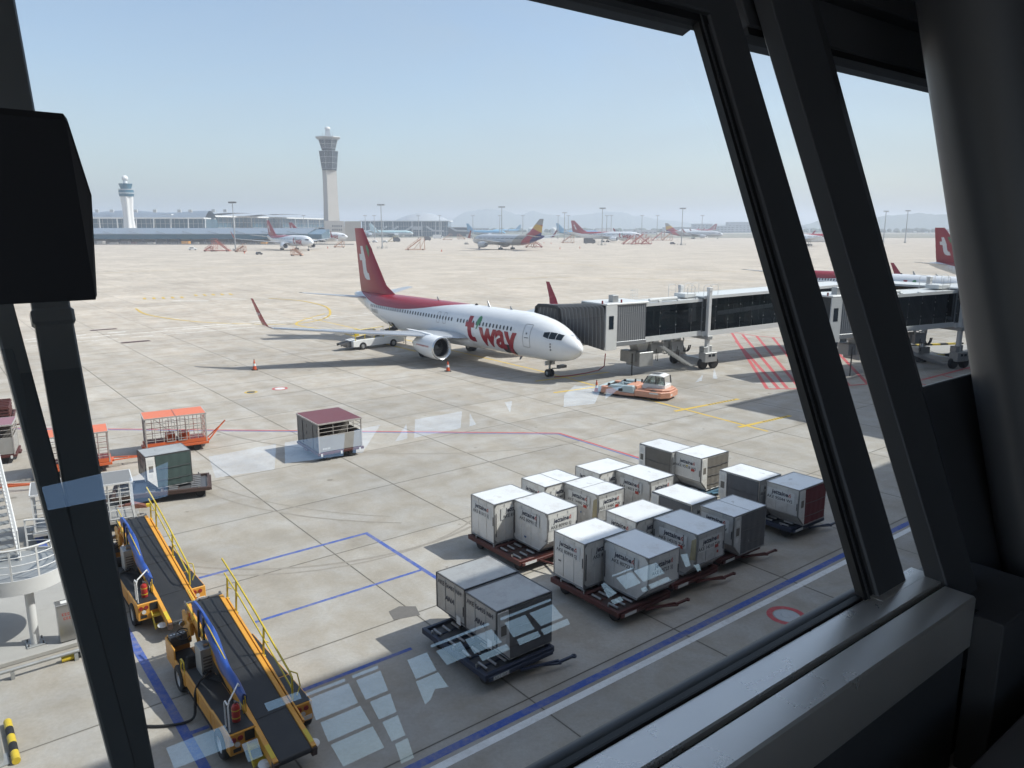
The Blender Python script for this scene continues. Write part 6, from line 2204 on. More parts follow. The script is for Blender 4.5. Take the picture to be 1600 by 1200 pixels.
            MB().lathe([(.45 * r, 3.0 * r), (.42 * r, 4.0 * r), (.2 * r, 4.7 * r), (.001, 4.75 * r)], 16, 'x').build('exhaust_cone', PLANEGREY, eo, smooth=True)
            pyl = MB()
            pyl.loft([[(-(xe + a * r), side * ye + b_ * .22 * q, z_) for a, b_ in ((x0_, 0), (x0_ + .5, .9), (x1_ - .5, .9), (x1_, 0), (x1_ - .5, -.9), (x0_ + .5, -.9))] for x0_, x1_, z_ in ((.6, 4.6, ze + r * .7), (1.4, 5.2, ze + r * 1.05), (2.6, 6.0, wz + .6 * k))])
            pyl.build('pylon', PLANEW, t, smooth=50)
            if detail:
                me = text_mesh('www.twayair.com', .30, .004).copy()
                bm = bmesh.new()
                bm.from_mesh(me)
                w_ = me['w']
                for v in bm.verts:
                    xa = (w_ / 2 - v.co.x) if side < 0 else (v.co.x - w_ / 2)
                    a = (.12 + v.co.y) / (r * 1.06)
                    xx = 1.75 + xa
                    rad = r * (1.05 if xx < 1.3 * r else lerp(1.05, 1.0, min(1, (xx - 1.3 * r) / r))) + .012
                    v.co = (xx, -side * rad * math.cos(a), rad * math.sin(a))
                bm.to_mesh(me)
                bm.free()
                me.materials.clear()
                me.materials.append(INKR)
                link('engine_lettering', me, eo)
        # tail plane
        mm = MB()
        sx = .872 * L
        mm.loft([foil(sx + a * k, c * k, side * y * k, zc + dz, th, nn=5) for a, c, y, dz, th in ((0, 4.2, .25, .62 * Rr, .1), (3.6, 1.5, 7.15, .62 * Rr + .75 * k, .09))])
        mm.build('tailplane', M('wing_metal'), t, smooth=50)
    # belly fairing
    bf = MB()
    bf.loft([[(-a, ry * math.sin(2 * math.pi * i / 18), z_ + rz * math.cos(2 * math.pi * i / 18)) for i in range(18)] for a, ry, rz, z_ in ((wx - 1.0 * k, .4 * q, .3 * q, zc - Rr * .75), (wx + .8 * k, 1.75 * q, .75 * q, zc - Rr * .66), (wx + 5 * k, 2.05 * q, .85 * q, zc - Rr * .64), (wx + 8.4 * k, 1.6 * q, .7 * q, zc - Rr * .64), (wx + 10.5 * k, .4 * q, .3 * q, zc - Rr * .72))])
    bf.build('belly_fairing', PLANEGREY if kind != 'red' else PLANEW, t, smooth=True)
    # fin
    FT = fin_top
    z0 = zc + Rr * .86
    FP = _mats.get(('fin',) + key) or fin_paint(nm + '_fin_paint', kind, z0, FT, -.99 * L, -.80 * L)
    _mats[('fin',) + key] = FP
    mm = MB()
    rings = []
    for le, ch, z, th in ((.725 * L, .235 * L, z0 - .25 * q, .035), (.755 * L, .205 * L, z0 + .25 * k, .05), (.805 * L, .160 * L, z0 + 1.15 * k, .07), (.935 * L, .052 * L, FT, .08)):
        rings.append([(-(le + c * ch), y * th * ch, z) for c, y in ((0, 0), (.08, .6), (.3, 1), (.7, .7), (1, .03), (1, -.03), (.7, -.7), (.3, -1), (.08, -.6))])
    mm.loft(rings)
    mm.build('fin', FP, t, smooth=50)
    # undercarriage
    tm = MB().lathe([(.001, -.14), (.42, -.14), (.5, -.09), (.5, .09), (.42, .14), (.001, .14)], 18, 'y')
    hmm = MB().lathe([(.001, -.15), (.2, -.15), (.22, -.14), (.22, .14), (.2, .15), (.001, .15)], 12, 'y')
    w0 = None
    spots = []
    ns = .69 if not wide else 1.0
    for y in (-.2, .2):
        spots.append((4.0 * k if not wide else .09 * L, y * q, ns))
    for side in (-1, 1):
        for dx in ((0,) if not wide else (-1.0, .9)):
            for y in (2.62, 3.1):
                spots.append((19.6 * k + dx, side * y * (q if not wide else 1.55), 1.13 if not wide else 1.25))
    for a, y, s_ in spots:
        if w0 is None:
            w0 = w = tm.build('wheel', RUBBER, t, smooth=True)
            hmm.build('rim', GALV, w0, smooth=True)
        else:
            w = copy_tree(w0, t)
        w.location = (-a, y, .5 * s_)
        w.scale = (s_, s_, s_)
    gm = MB()
    na = spots[0][0]
    gm.cyl((-na, 0, .35), (-na + .05, 0, zc - Rr * .8), .09 * q, 8).bar((-na, 0, 1.0), (-na + .9 * k, 0, zc - Rr * .7), .08)
    for side in (-1, 1):
        ym = 2.86 * (q if not wide else 1.55) * side
        gm.cyl((-19.6 * k, ym, .5), (-19.6 * k, ym * .97, wz + .1), .14 * q, 8).bar((-19.6 * k, ym, 1.0), (-19.6 * k, ym * .4, wz), .12)
        if wide:
            gm.bar((-19.6 * k - 1.2, ym, .6), (-19.6 * k + 1.2, ym, .6), .2)
    gm.build('gear_leg', GALV, t)
    # cockpit panes
    if detail or wide:
        cz, ry, rz = section(1.6 * Rr)
        for side in (-1, 1):
            cs = []
            for (a0, a1, zb0, zb1, zt0, zt1) in ((.66, .92, .10, .12, .30, .36), (.95, 1.24, .12, .13, .37, .40), (1.27, 1.54, .13, .20, .40, .37)):
                g = MB()
                N_ = 4
                vs = []
                for j in range(N_ + 1):
                    for i in range(N_ + 1):
                        fi, fj = i / N_, j / N_
                        aa = (lerp(a0, a1, fi) + .10) * Rr
                        z = lerp(lerp(zb0, zb1, fi), lerp(zt0, zt1, fi), fj)
                        vs.append(tuple(skin(aa, zc + (z - .02) * Rr, side, .022)))
                g.add(vs, [(j * 5 + i, j * 5 + i + 1, j * 5 + i + 6, j * 5 + i + 5) for j in range(N_) for i in range(N_)])
                g.build('cockpit_window', DGLASS, t, fixn=False)
        # the two front panes meeting at the nose
    wz0 = zc + .235 * Rr
    if detail:
        wmesh = None
        xs = []
        x = 7.0
        while x < 33.2:
            if not (17.2 < x < 17.6 or 18.2 < x < 18.6 or 15.2 < x < 15.7):
                xs.append(x)
            x += .508
        for side in (-1, 1):
            for x in xs:
                if wmesh is None or x > .7 * L or x < 7.6:
                    o = on_skin('cabin_window', flat([rrect(x - .115, x + .115, wz0, wz0 + .36, .1)]), side, PWIN, .012, .2)
                    if 10 < x < 24 and wmesh is None:
                        wmesh = {}
                    if wmesh is not None and side not in wmesh:
                        wmesh[side] = (o.data, x)
                else:
                    if side not in wmesh:
                        o = on_skin('cabin_window', flat([rrect(x - .115, x + .115, wz0, wz0 + .36, .1)]), side, PWIN, .012, .2)
                        wmesh[side] = (o.data, x)
                    else:
                        o = link('cabin_window', wmesh[side][0], t, loc=(-(x - wmesh[side][1]), 0, 0))
            # doors, hatches
            for a0, a1, b0, b1, nm_ in ((4.55, 5.4, zc - .38 * Rr, zc + .62 * Rr, 'front_door'), (34.0, 34.75, zc + .1 * Rr, zc + .85 * Rr, 'rear_door'), (17.1, 17.62, wz0 - .35, wz0 + .68, 'overwing_exit'), (18.2, 18.72, wz0 - .35, wz0 + .68, 'overwing_exit')):
                on_skin(nm_, flat(ringrect(a0, a1, b0, b1, .12, .035)), side, SEAM, .011, .15)
            on_skin('door_handle', flat([rrect(4.75, 5.2, zc + .05, zc + .12, .03), rrect(4.9, 5.05, zc + .36, zc + .52, .05)]), side, SEAM, .014, .2)
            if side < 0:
                on_skin('cargo_door', flat([rrect(6.9, 8.55, zc - .86 * Rr, zc - .42 * Rr, .1)]), side, RUBBER, .013, .12)  # black panels painted for the shade inside the open holds
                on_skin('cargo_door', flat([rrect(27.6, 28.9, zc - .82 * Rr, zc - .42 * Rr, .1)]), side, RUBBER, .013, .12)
            if reg:
                me = text_mesh(reg, .62, .004).copy()
                w_ = me['w']
                for v in me.vertices:
                    v.co = ((32.9 - v.co.x) if side < 0 else (32.9 - w_ + v.co.x), zc - .06 * Rr + v.co.y, 0)
                on_skin('registration', me, side, SEAM, .014, .2)
        sen = MB()
        for z in (-.05, .08, .2):
            p = skin(2.35, zc + (z - .3) * Rr, -1, .03)
            sen.ball(p, .07, 8, 5)
        sen.build('nose_sensors', SEAM, t)
        an = MB()
        for a, h in ((12.4, .55), (21.0, .35), (9.0, .3)):
            an.prism([(-a, zc + Rr * 1.02), (-a - .35, zc + Rr * 1.02), (-a - .5, zc + Rr * 1.02 + h), (-a - .36, zc + Rr * 1.02 + h)], -.015, .015, 'y')
        an.prism([(-7.5, zc - Rr), (-7.9, zc - Rr), (-8.1, zc - Rr - .45), (-7.95, zc - Rr - .45)], -.015, .015, 'y')
        an.build('antenna', PLANEGREY, t)
        MB().ball((-14.6, 0, zc + Rr * 1.03), .16, 10, 6).build('beacon', RUBBER, t, smooth=True)
        rd = MB()
        rd.lathe([(.845 * Rr, 0), (.852 * Rr, .02)], 4, 'x')
        nb = MB().box(-4.0 - .0, -3.9, -.55, .55, 1.05, 1.42)
        nb.build('gear_door_board', STICK, t)
        put_text('board_lettering', '25', .3, (-3.89, .0, 1.1), (1, 0, 0), INK, t, up=(0, 0, 1))
        put_text('board_lettering', '25', .3, (-4.0, -.556, 1.1), (0, -1, 0), INK, t) if False else None
        lk = MB().bar((-3.6, -.05, .8), (-2.6, -.05, .95), .08).box(-2.7, -2.2, -.35, .35, 1.02, 1.25)
        lk.build('ground_power_plug', EDGED, t)
    elif wide or not detail:
        for side in (-1, 1):
            strip = flat([rrect(a, a + .05 * L, wz0, wz0 + .09 * Rr, .05) for a in [L * (.14 + .065 * j) for j in range(10)]])
            on_skin('window_row', strip, side, PWIN if kind != 'sky' else SEAM, .02, .4)
    # lettering
    if lettering and kind == 'red':
        for side in (-1, 1):
            ns_ = name_size or 1.0
            size = 3.05 * q * ns_
            me = flat([[(x_ * size * .8, y_ * size * .76) for x_, y_ in TPOLY]])
            me['w'] = .60 * size * .8
            me2 = text_mesh('way', size * 1.07, .10 * size / 3, .06, 1.0).copy()
            w1, w2 = me['w'], me2['w']
            start = 13.75 * (k if not wide else 1) + (0 if not wide else 0)
            base = zc - .58 * Rr
            if wide:
                start = .12 * L + (w1 + w2 + .3 * size)
            for v in me.vertices:
                xx = v.co.x
                v.co = ((start - xx) if side < 0 else (start - (w1 + w2 + .22 * size) + xx), base + v.co.y, 0)
            for v in me2.vertices:
                xx = v.co.x + w1 + .22 * size
                v.co = ((start - xx) if side < 0 else (start - (w1 + w2 + .22 * size) + xx), base - .03 * size + v.co.y, 0)
            on_skin('name_lettering', me, side, PLANERED, .017, .12 * q)
            on_skin('name_lettering', me2, side, PLANERED, .017, .12 * q)
            lx0 = w1 + .05 * size
            leaf = [(0, -.02), (.08, 0), (.12, .12), (.19, .18), (.24, .28), (.21, .38), (.14, .42), (.06, .38), (.02, .28), (.02, .18), (.05, .08)]
            pts = [(lx0 + px * size * .95, base + (.42 + py * .9) * size) for px, py in leaf]
            pts = [((start - x_) if side < 0 else (start - (w1 + w2 + .22 * size) + x_), y_) for x_, y_ in pts]
            on_skin('leaf_mark', flat([pts]), side, PLANEGRN, .019, .12 * q)
    if kind == 'red':
        Hf = FT - z0
        for side in (-1, 1):
            size = Hf * .82
            me = flat([[(x_ * size * .56, y_ * size * .62) for x_, y_ in TPOLY]])
            me['w'] = .60 * size * .56
            w_ = me['w']
            for v in me.vertices:
                zz = z0 + Hf * .22 + v.co.y
                f = (zz - z0) / Hf
                xmid = lerp(.895, .945, f) * L
                xx = xmid + ((w_ / 2 - v.co.x) if side < 0 else (v.co.x - w_ / 2))
                th = lerp(.30, .075, max(0, f - .1)) * k * 1.25
                v.co = (-xx, side * (th + .03), zz)
            me.materials.clear()
            me.materials.append(STICK)
            link('fin_letter', me, t)
            lf = MB()
            out = []
            for px, py in [(0, 0), (.08, .05), (.14, .18), (.17, .32), (.10, .46), (.03, .40), (.0, .28), (.04, .14)]:
                zz = z0 + Hf * (.50 + py * .55)
                f = (zz - z0) / Hf
                xx = lerp(.895, .945, f) * L - Hf * (.0 + px * .6) + Hf * -.10 + Hf * .05 * py
                th = lerp(.30, .075, max(0, f - .1)) * k * 1.25
                out.append((-xx, side * (th + .025), zz))
            lf.add(out, [tuple(range(len(out)))])
            lf.build('fin_leaf', PLANEGRN, t, fixn=False)
    return t

HEAD = R(-51.6)
G_AIR = 'airliners on the apron'
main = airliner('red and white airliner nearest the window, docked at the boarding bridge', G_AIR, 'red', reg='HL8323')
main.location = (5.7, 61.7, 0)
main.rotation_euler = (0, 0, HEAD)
# ---------------------------------------------------------------- the other aircraft
def park(o, nose, ang):
    o.location = (nose[0], nose[1], 0)
    o.rotation_euler = (0, 0, R(ang))
    return o
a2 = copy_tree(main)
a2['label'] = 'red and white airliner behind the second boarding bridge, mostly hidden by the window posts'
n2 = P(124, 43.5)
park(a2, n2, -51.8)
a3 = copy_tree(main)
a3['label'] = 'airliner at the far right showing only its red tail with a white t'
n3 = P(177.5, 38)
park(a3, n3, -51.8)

def from_px(u, v, ang, back):
    """nose position so that the point 'back' metres behind it stands at that spot of the apron"""
    p = gp(u, v)
    return (p.x + math.cos(R(ang)) * back, p.y + math.sin(R(ang)) * back)
w1 = airliner('widebody airliner with red tail parked left, near the tall control tower', G_AIR, 'red', L=60, Rr=2.82, span=60, eng_d=2.9, detail=False, wide=True, fin_top=16.6)
park(w1, from_px(452, 390.5, -50, 30), -50)
w2 = airliner('silver widebody with yellow, red and blue tail taxiing away in mid distance', G_AIR, 'silver', L=65, Rr=2.98, span=63, eng_d=3.3, detail=False, wide=True, fin_top=17.0)
park(w2, from_px(793, 390, 129, 33), 129)
w3 = airliner('long red tailed widebody parked broadside to the right of the silver one', G_AIR, 'red', L=72, Rr=3.1, span=62, eng_d=3.6, detail=False, wide=True, fin_top=18.4)
park(w3, from_px(942, 378, -36, 38), -36)
w4 = copy_tree(w2)
w4['label'] = 'distant silver widebody with yellow and red tail, nose to the right'
park(w4, from_px(1082, 373, -20, 33), -20)
w5 = copy_tree(w1)
w5['label'] = 'white widebody tail seen through the narrow gap between the two window posts'
park(w5, from_px(1267, 384, 167, 31), 167)
w6 = copy_tree(w3)
w6['label'] = 'far red tailed airliner behind the silver one, nose to the left'
park(w6, from_px(1088, 366.5, 176, 36), 176)
k1 = airliner('light blue airliner parked at the left of the silver widebody', G_AIR, 'sky', L=62, Rr=2.9, span=60, eng_d=3.0, detail=False, wide=True, fin_top=17.5)
park(k1, from_px(760, 370, -28, 30), -28)
k2 = copy_tree(k1)
k2['label'] = 'light blue airliner whose tail shows left of the long red tailed one'
park(k2, from_px(905, 371, -24, 30), -24)
k3 = airliner('pale mint airliner in front of the round concourse', G_AIR, 'mint', L=62, Rr=2.9, span=58, eng_d=3.0, detail=False, wide=True, fin_top=17.5)
park(k3, from_px(612, 370.5, -14, 30), -14)
k4 = copy_tree(k3)
k4['label'] = 'pale mint airliner half hidden behind the concrete tower base'
park(k4, from_px(572, 370, -14, 30), -14)
k5 = copy_tree(k1)
k5['label'] = 'tiny light blue airliner tail far behind the silver widebody'
park(k5, from_px(790, 365, 178, 30), 178)
k6 = copy_tree(w1)
k6['label'] = 'white airliner with small red tail left of the tall control tower, by the concourse'
park(k6, from_px(497, 378, -20, 30), -20)

# ---------------------------------------------------------------- light masts
MAST = M('mast_steel', (.34, .35, .36), .5, .4, var=.08)
def mast(u, Y, label, H_=26.0, nb=3):
    x = (u - 800) / 1200 * (Y * math.cos(PITCH) + (EYE - H_ * .6) * math.sin(PITCH))
    t = thing('light_mast', label, 'light mast', (x, Y, 0), 0, 'floodlight masts on the apron')
    r = .38 if Y < 600 else .5
    MB().cyl((0, 0, 0), (0, 0, H_ - .6), r, 8, r * .5).build('pole', MAST, t, smooth=True)
    m = MB()
    for a in (-1.8, -.9, 0, .9, 1.8):
        m.box(a - .3, a + .3, -.45, -.1, H_ - .55, H_ + .1)
        m.box(a - .3, a + .3, .1, .45, H_ - .55, H_ + .1)
    m.build('floodlights', PLANEGREY if Y > 600 else EDGED, t)
    MB().box(-2.1, 2.1, -.1, .1, H_ - .8, H_ - .601).build('cross_arm', MAST, t)
    MB().lathe([(.001, 0), (1.0, 0), (.9, .9), (.001, .9)], 10).build('footing', PEBBLE, t)
    if Y < 600:
        m = MB()
        for k in range(8):
            a = 2 * math.pi * k / 8
            m.bar((3 * math.cos(a), 3 * math.sin(a), 0), (3 * math.cos(a), 3 * math.sin(a), 1.2), .2)
        m.build('guard_posts', GALV, t)
    return t
for (u, Y, lab) in ((365, 425, 'tall floodlight mast left of the parked red tailed widebody'), (596, 470, 'tall floodlight mast right of the tower base'), (784, 520, 'tall floodlight mast behind the silver widebody'), (941, 556, 'tall floodlight mast in front of the long red tailed airliner'), (1066, 560, 'tall floodlight mast in front of the distant silver airliner'), (1383, 660, 'left one of two slender masts seen right of the inclined post'), (1417, 640, 'right one of two slender masts seen right of the inclined post')):
    mast(u, Y, lab)
LABS = {475: 'small floodlight mast over the tail of the parked left widebody', 571: 'small floodlight mast at the right edge of the tower base', 585: 'small floodlight mast just left of the tall mast by the tower base', 654: 'small floodlight mast in the middle of the round concourse', 687: 'small floodlight mast at the right end of the round concourse', 739: 'small floodlight mast at the tail of the light blue airliner', 781: 'small floodlight mast beside the tall mast behind the silver widebody', 817: 'small floodlight mast left of the silver widebody tail', 872: 'small floodlight mast right of the silver widebody tail', 882: 'slightly taller thin mast between the silver tail and the red tail', 888: 'small floodlight mast next to the red tail', 948: 'small floodlight mast just right of the tall mast by the long red airliner', 955: 'small floodlight mast second to the right of the tall mast by the long red airliner', 1003: 'small floodlight mast beyond the nose of the long red airliner', 1027: 'small floodlight mast at the tail of the distant silver airliner', 1097: 'small floodlight mast over the nose of the distant silver airliner'}
for u, lab in LABS.items():
    mast(u, 900 if u != 882 else 720, lab)

# ---------------------------------------------------------------- boarding stairs, vehicles, odds and ends far out
STAIR = M('stair_orange_red', (.46, .14, .1), .5, var=.1)
STAIRP = M('stair_pale_orange', (.5, .28, .18), .5, var=.1)
def air_stair(u, v, label, h=4.6, ang=0, mat=None, flip=1):
    t = thing('boarding_stair', label, 'boarding stair', gp(u, v), R(ang), 'mobile boarding stairs')
    m = mat or STAIR
    L = h * 1.45
    b = MB().box(-L * .62, L * .62, -1.1, 1.1, .35, .75)
    b.build('chassis', m, t)
    b = MB()
    for y in (-.85, .85):
        b.bar((-L * .5, y, .6), (L * .35, y, h), .12, .45)
        b.bar((-L * .5, y, 1.7), (L * .35, y, h + 1.1), .1)
        b.bar((L * .35, y, h + 1.1), (L * .62, y, h + 1.1), .1)
        for k in range(5):
            p = k / 4
            x = lerp(-L * .5, L * .35, p)
            b.bar((x, y, lerp(.6, h, p)), (x, y, lerp(1.7, h + 1.1, p)), .09)
    b.build('flight', m, t)
    b = MB().box(L * .35, L * .64, -1.0, 1.0, h - .1, h + .05)
    b.build('top_landing', m, t)
    b = MB()
    for y in (-.85, .85):
        b.bar((L * .3, y, .6), (L * .3, y, h), .16).bar((L * .58, y, .6), (L * .58, y, h), .16).bar((L * .3, y, 1.0), (L * .58, y, h - .4), .12).bar((-L * .1, y, .6), (L * .3, y, h * .75), .1)
    b.build('support', m, t)
    b = MB()
    for x in (-L * .45, L * .45):
        for y in (-1, 1):
            b.lathe([(.001, -.14), (.35, -.14), (.35, .14), (.001, .14)], 10, 'y', (x, y, .36))
    b.build('wheels', RUBBER, t)
    return t
air_stair(326, 393, 'low red boarding stair left of the tallest near stair', 2.6, 10)
air_stair(346, 393, 'tall red boarding stair left of the first mast', 5.6, 170)
air_stair(376, 394, 'pale stair by the foot of the first mast', 3.2, 0, STAIRP)
air_stair(464, 400, 'orange stair in front of the parked left widebody nose', 3.0, 175, STAIRP)
air_stair(530, 387, 'pale orange stair below the tower base', 3.8, 8, STAIRP)
air_stair(649, 391, 'slim pale orange stair standing alone right of the airliner tail', 6.2, 12, STAIRP)
air_stair(699, 375, 'orange stair at the right of the round concourse', 5.5, 5, STAIRP)
air_stair(721, 374, 'orange stair near the light blue airliner', 5.0, 176, STAIRP)
air_stair(614, 378, 'pale yellow stair in front of the mint airliner', 5.5, 8, M('stair_pale_yellow', (.45, .36, .16), .5))
air_stair(829, 387, 'pale orange stair under the tail of the silver widebody, left one', 4.0, 5, STAIRP)
air_stair(839, 387, 'red stair under the tail of the silver widebody, right one', 4.2, 172)
air_stair(887, 380, 'pale stair left of the long red tailed airliner', 6.0, 6, STAIRP)
air_stair(983, 382, 'red stair at the nose of the long red tailed airliner', 6.5, 8)
air_stair(997, 382, 'red stair in the cluster beyond the nose, left one', 7.5, 12)
air_stair(1004, 381.5, 'red stair in the cluster beyond the nose, middle one', 6.5, 165)
air_stair(1009, 382, 'red stair in the cluster beyond the nose, right one', 5.0, 8)
air_stair(1028, 376, 'red stair beneath the tail of the distant silver airliner', 7.5, 5)
air_stair(1042, 376, 'pale stair right of the distant silver airliner tail', 6.5, 8, STAIRP)

def vehicle(u, v, label, cat, L=4.5, h=1.7, body=None, ang=0, boxy=False):
    t = thing(cat.replace(' ', '_'), label, cat, gp(u, v), R(ang), 'service vehicles out on the apron')
    w = L * .21 if not boxy else 1.2
    m = MB()
    if boxy:
        m.box(-L / 2, L * .28, -w, w, .5, h)
        m.prism([(L * .285, .45), (L / 2, .45), (L / 2, h * .5), (L * .43, h * .78), (L * .285, h * .8)], -w * .95, w * .95, 'y')
    else:
        m.prism([(-L / 2, .35), (L / 2, .35), (L / 2, h * .5), (L * .3, h * .56), (L * .15, h), (-L * .36, h), (-L * .48, h * .6)], -w, w, 'y')
    m.build('body', body or WHITE, t, bevel=.06)
    m = MB()
    m.box(-L * .3, L * .12, -w - .01, w + .01, h * .6, h * .88) if not boxy else m.box(L * .32, L * .44, -w * .96, w * .96, h * .5, h * .72)
    m.build('side_windows', DGLASS, t)
    m = MB()
    for x in (-L * .3, L * .3):
        for y in (-w, w):
            m.lathe([(.001, -.12), (.34, -.12), (.34, .12), (.001, .12)], 10, 'y', (x, y, .34))
    m.build('wheels', RUBBER, t)
    return t
vehicle(301, 391, 'white car driving alone on the left of the apron', 'car', 4.6, 1.8, None, 20)
vehicle(684, 373, 'white van truck with a dark lower edge before the round concourse', 'van', 11, 4.4, None, 0, True)
vehicle(921, 381, 'black covered truck left of the wheels of the long red tailed airliner', 'truck', 9, 4.4, EDGED, 0, True)
vehicle(575, 379, 'small white car parked right of the tower base, left of three', 'car', 4.6, 1.8, None, 10)
vehicle(586, 379, 'small white car parked right of the tower base, middle of three', 'car', 4.6, 1.8, None, -10)
vehicle(602, 379, 'small white car parked right of the tower base, right of three', 'car', 4.6, 1.8, None, 0)
vehicle(620, 378, 'dark grey container truck before the mint airliner', 'truck', 6, 4.0, EDGED, 0, True)
vehicle(668, 376, 'dark grey box truck before the round concourse', 'truck', 6.5, 4.0, EDGED, 5, True)
vehicle(733, 372, 'grey box truck left of the silver widebody nose', 'truck', 7, 4.2, PLANEGREY, 0, True)
vehicle(405, 398, 'small dark tug on the open apron left of the parked widebody', 'tug', 3.0, 1.4, EDGED, 40)
vehicle(729, 382, 'pale tug left of the silver widebody', 'tug', 3.2, 1.5, PANELG, 40)
vehicle(1051, 382, 'small dark tug below the distant silver airliner', 'tug', 4, 1.8, EDGED, 20)
vehicle(1430, 364, 'pale service truck far away right of the inclined post', 'truck', 8, 4, None, 10, True)
vehicle(1447, 364, 'second pale service truck far away right of the inclined post', 'truck', 6, 3, None, 170, True)
for (u, v, lab) in ((382, 396, 'far cone at the foot of the leftmost mast'), (690, 393, 'far cone right of the lone slim stair'), (850, 380, 'far cone just right of the silver widebody tail'), (906, 388, 'far cone below the black covered truck'), (875, 389, 'far cone below the red tail of the long airliner'), (861, 381, 'far cone between the silver tail and the red tail'), (512, 388, 'far cone left of the stair below the tower base')):
    t = thing('traffic_cone', lab, 'traffic cone', gp(u, v), 0, 'far cones on the open apron')
    MB().lathe([(.5, 0), (.42, .1), (.3, .1), (.06, 1.2), (.001, 1.2)], 8).build('body', CONE, t)

# ---------------------------------------------------------------- control towers
CONCT = M('tower_concrete', (.42, .4, .37), .7, var=.1, scale=.12, dirt=.25, dirtcol=(.3, .28, .25))
TGLASS = M('tower_glass', (.035, .055, .07), .15, .2, var=.15, scale=.2)
TRIM = M('pale_steel_trim', (.45, .47, .48), .4, .3, var=.05)
TEAL = M('teal_glass_front', (.02, .11, .17), .2, .1, var=.12, scale=.05)
BLUEG = M('blue_glass_front', (.05, .115, .16), .18, .1, var=.15, scale=.06)
ROOFG = M('pale_metal_roof', (.24, .28, .32), .35, .4, var=.08, scale=.05)
YT = 720.0
tw = thing('control_tower', 'tall concrete control tower with flared glass head and low concrete base', 'control tower', (gp(530, 376).x, YT, 0), R(12))
tw.scale = (.93, .93, .925)
def octo(r, z, a0=22.5, nn=8, e=1.0):
    return [(r * math.cos(R(a0 + 360 / nn * i)), r * e * math.sin(R(a0 + 360 / nn * i)), z) for i in range(nn)]
MB().loft([octo(9.2, 0, 45, 4), octo(8.2, 22, 45, 4), octo(7.5, 40, 45, 4), octo(7.3, 68.5, 45, 4)]).build('shaft', CONCT, tw, rotz=R(24))
jm = MB()
for k in range(9):
    z = 8 + k * 7
    r = lerp(8.7, 7.35, min(1, z / 40)) + .04
    jm.loft([octo(r, z, 45, 4), octo(r, z + .25, 45, 4)])
jm.build('shaft_joints', PANELG, tw, rotz=R(24))
MB().loft([octo(7.4, 68), octo(7.6, 69.5), octo(9.6, 86), octo(7.2, 86.2)]).build('lower_drum', TGLASS, tw)
MB().loft([octo(6.6, 86.2), octo(7.2, 88.6), octo(9.4, 96.5), octo(8, 96.7)]).build('cab_glass', TGLASS, tw)
MB().loft([octo(11.4, 98.2), octo(12.6, 98.8), octo(12.4, 99.3), octo(5, 99.5)]).loft([octo(8.6, 96.7), octo(11.4, 98.1)], caps=False).build('cab_roof', TRIM, tw)
m = MB()
for i in range(8):
    for (r0, z0, r1, z1) in ((7.7, 69.5, 9.7, 86), (7.25, 88.6, 9.5, 96.5)):
        a, b = Vector(octo(r0, z0)[i]), Vector(octo(r1, z1)[i])
        m.bar(a, b, .3)
        c, d = Vector(octo(r0, z0)[(i + 1) % 8]), Vector(octo(r1, z1)[(i + 1) % 8])
        for k in (.2, .4, .6, .8):
            m.bar(a.lerp(c, k), b.lerp(d, k), .12)
        for k in ((.0, .33, .66, 1) if z0 < 80 else (0, .5, 1)):
            m.bar(a.lerp(b, k), c.lerp(d, k), .22)
    a, c = Vector(octo(9.6, 96.6)[i]), Vector(octo(12.3, 98.6)[i])
    m.bar(a, c, .35)
m.build('glazing_bars', TRIM, tw)
MB().loft([octo(4.2, 99.4, 45, 4), octo(2.6, 106.4, 45, 4)]).build('top_house', TRIM, tw)
MB().ball((0, 0, 107.3), 2.9, 14, 8, .62).build('radome', PWHITE, tw, smooth=True)
m = MB()
for k in range(6):
    a = 2 * math.pi * k / 6
    m.bar((9 * math.cos(a), 9 * math.sin(a), 99.3), (9 * math.cos(a), 9 * math.sin(a), 101.5 + k % 3), .18)
m.build('antennas', PLANEGREY, tw)
MB().prism([(-7, 0), (13.5, 0), (11.6, 19.5), (-7, 20)], -11, -6.2, 'y').build('base_wing', CONCT, tw)
MB().prism([(12.5, 0), (28.5, 0), (28.0, 19.3), (12.2, 19.3)], -7.5, 9, 'y').build('base_block', M('tower_block_grey', (.30, .285, .26), .75, var=.12, scale=.15), tw)
m0 = MB().box(-.5, .5, -11.06, -10.98, 0, 1.8)
p0 = None
for j in range(4):
    for i in range(5):
        o = m0.build('window', TGLASS, tw) if p0 is None else p0.copy()
        if p0 is not None:
            COL.objects.link(o)
        p0 = p0 or o
        o.location = (1 + i * 2.0, 0, 3 + j * 3.6)
MB().box(-15, -7.1, -9, 4, 0, 13).build('side_block', TGLASS, tw)
MB().box(-16, -7.1, -9.5, 4, 13.01, 13.6).build('side_roof', TRIM, tw)
YB = 700.0
tw2 = thing('control_tower', 'slender white control tower with waisted fluted shaft and ball on top, at the left', 'control tower', (gp(204, 370).x * YB / gp(204, 370).y, YB, 0), 0)
tw2.scale = (.72, .72, .725)
rings = []
for z, r in ((0, 9.6), (8, 8.2), (18, 6.6), (30, 5.8), (40, 6.1), (50, 7.0), (54, 7.4)):
    rings.append([((r * (1 + .10 * math.cos(6 * a + 1))) * math.cos(a), (r * (1 + .10 * math.cos(6 * a + 1))) * math.sin(a), z) for a in [2 * math.pi * i / 48 for i in range(48)]])
MB().loft(rings).build('shaft', PWHITE, tw2, smooth=True)
MB().lathe([(.001, 54), (8.1, 54.01), (8.5, 56.5), (8.6, 56.6), (8.7, 59.5), (8.4, 62), (.001, 62.1)], 24).build('drum', TEAL, tw2, smooth=40)
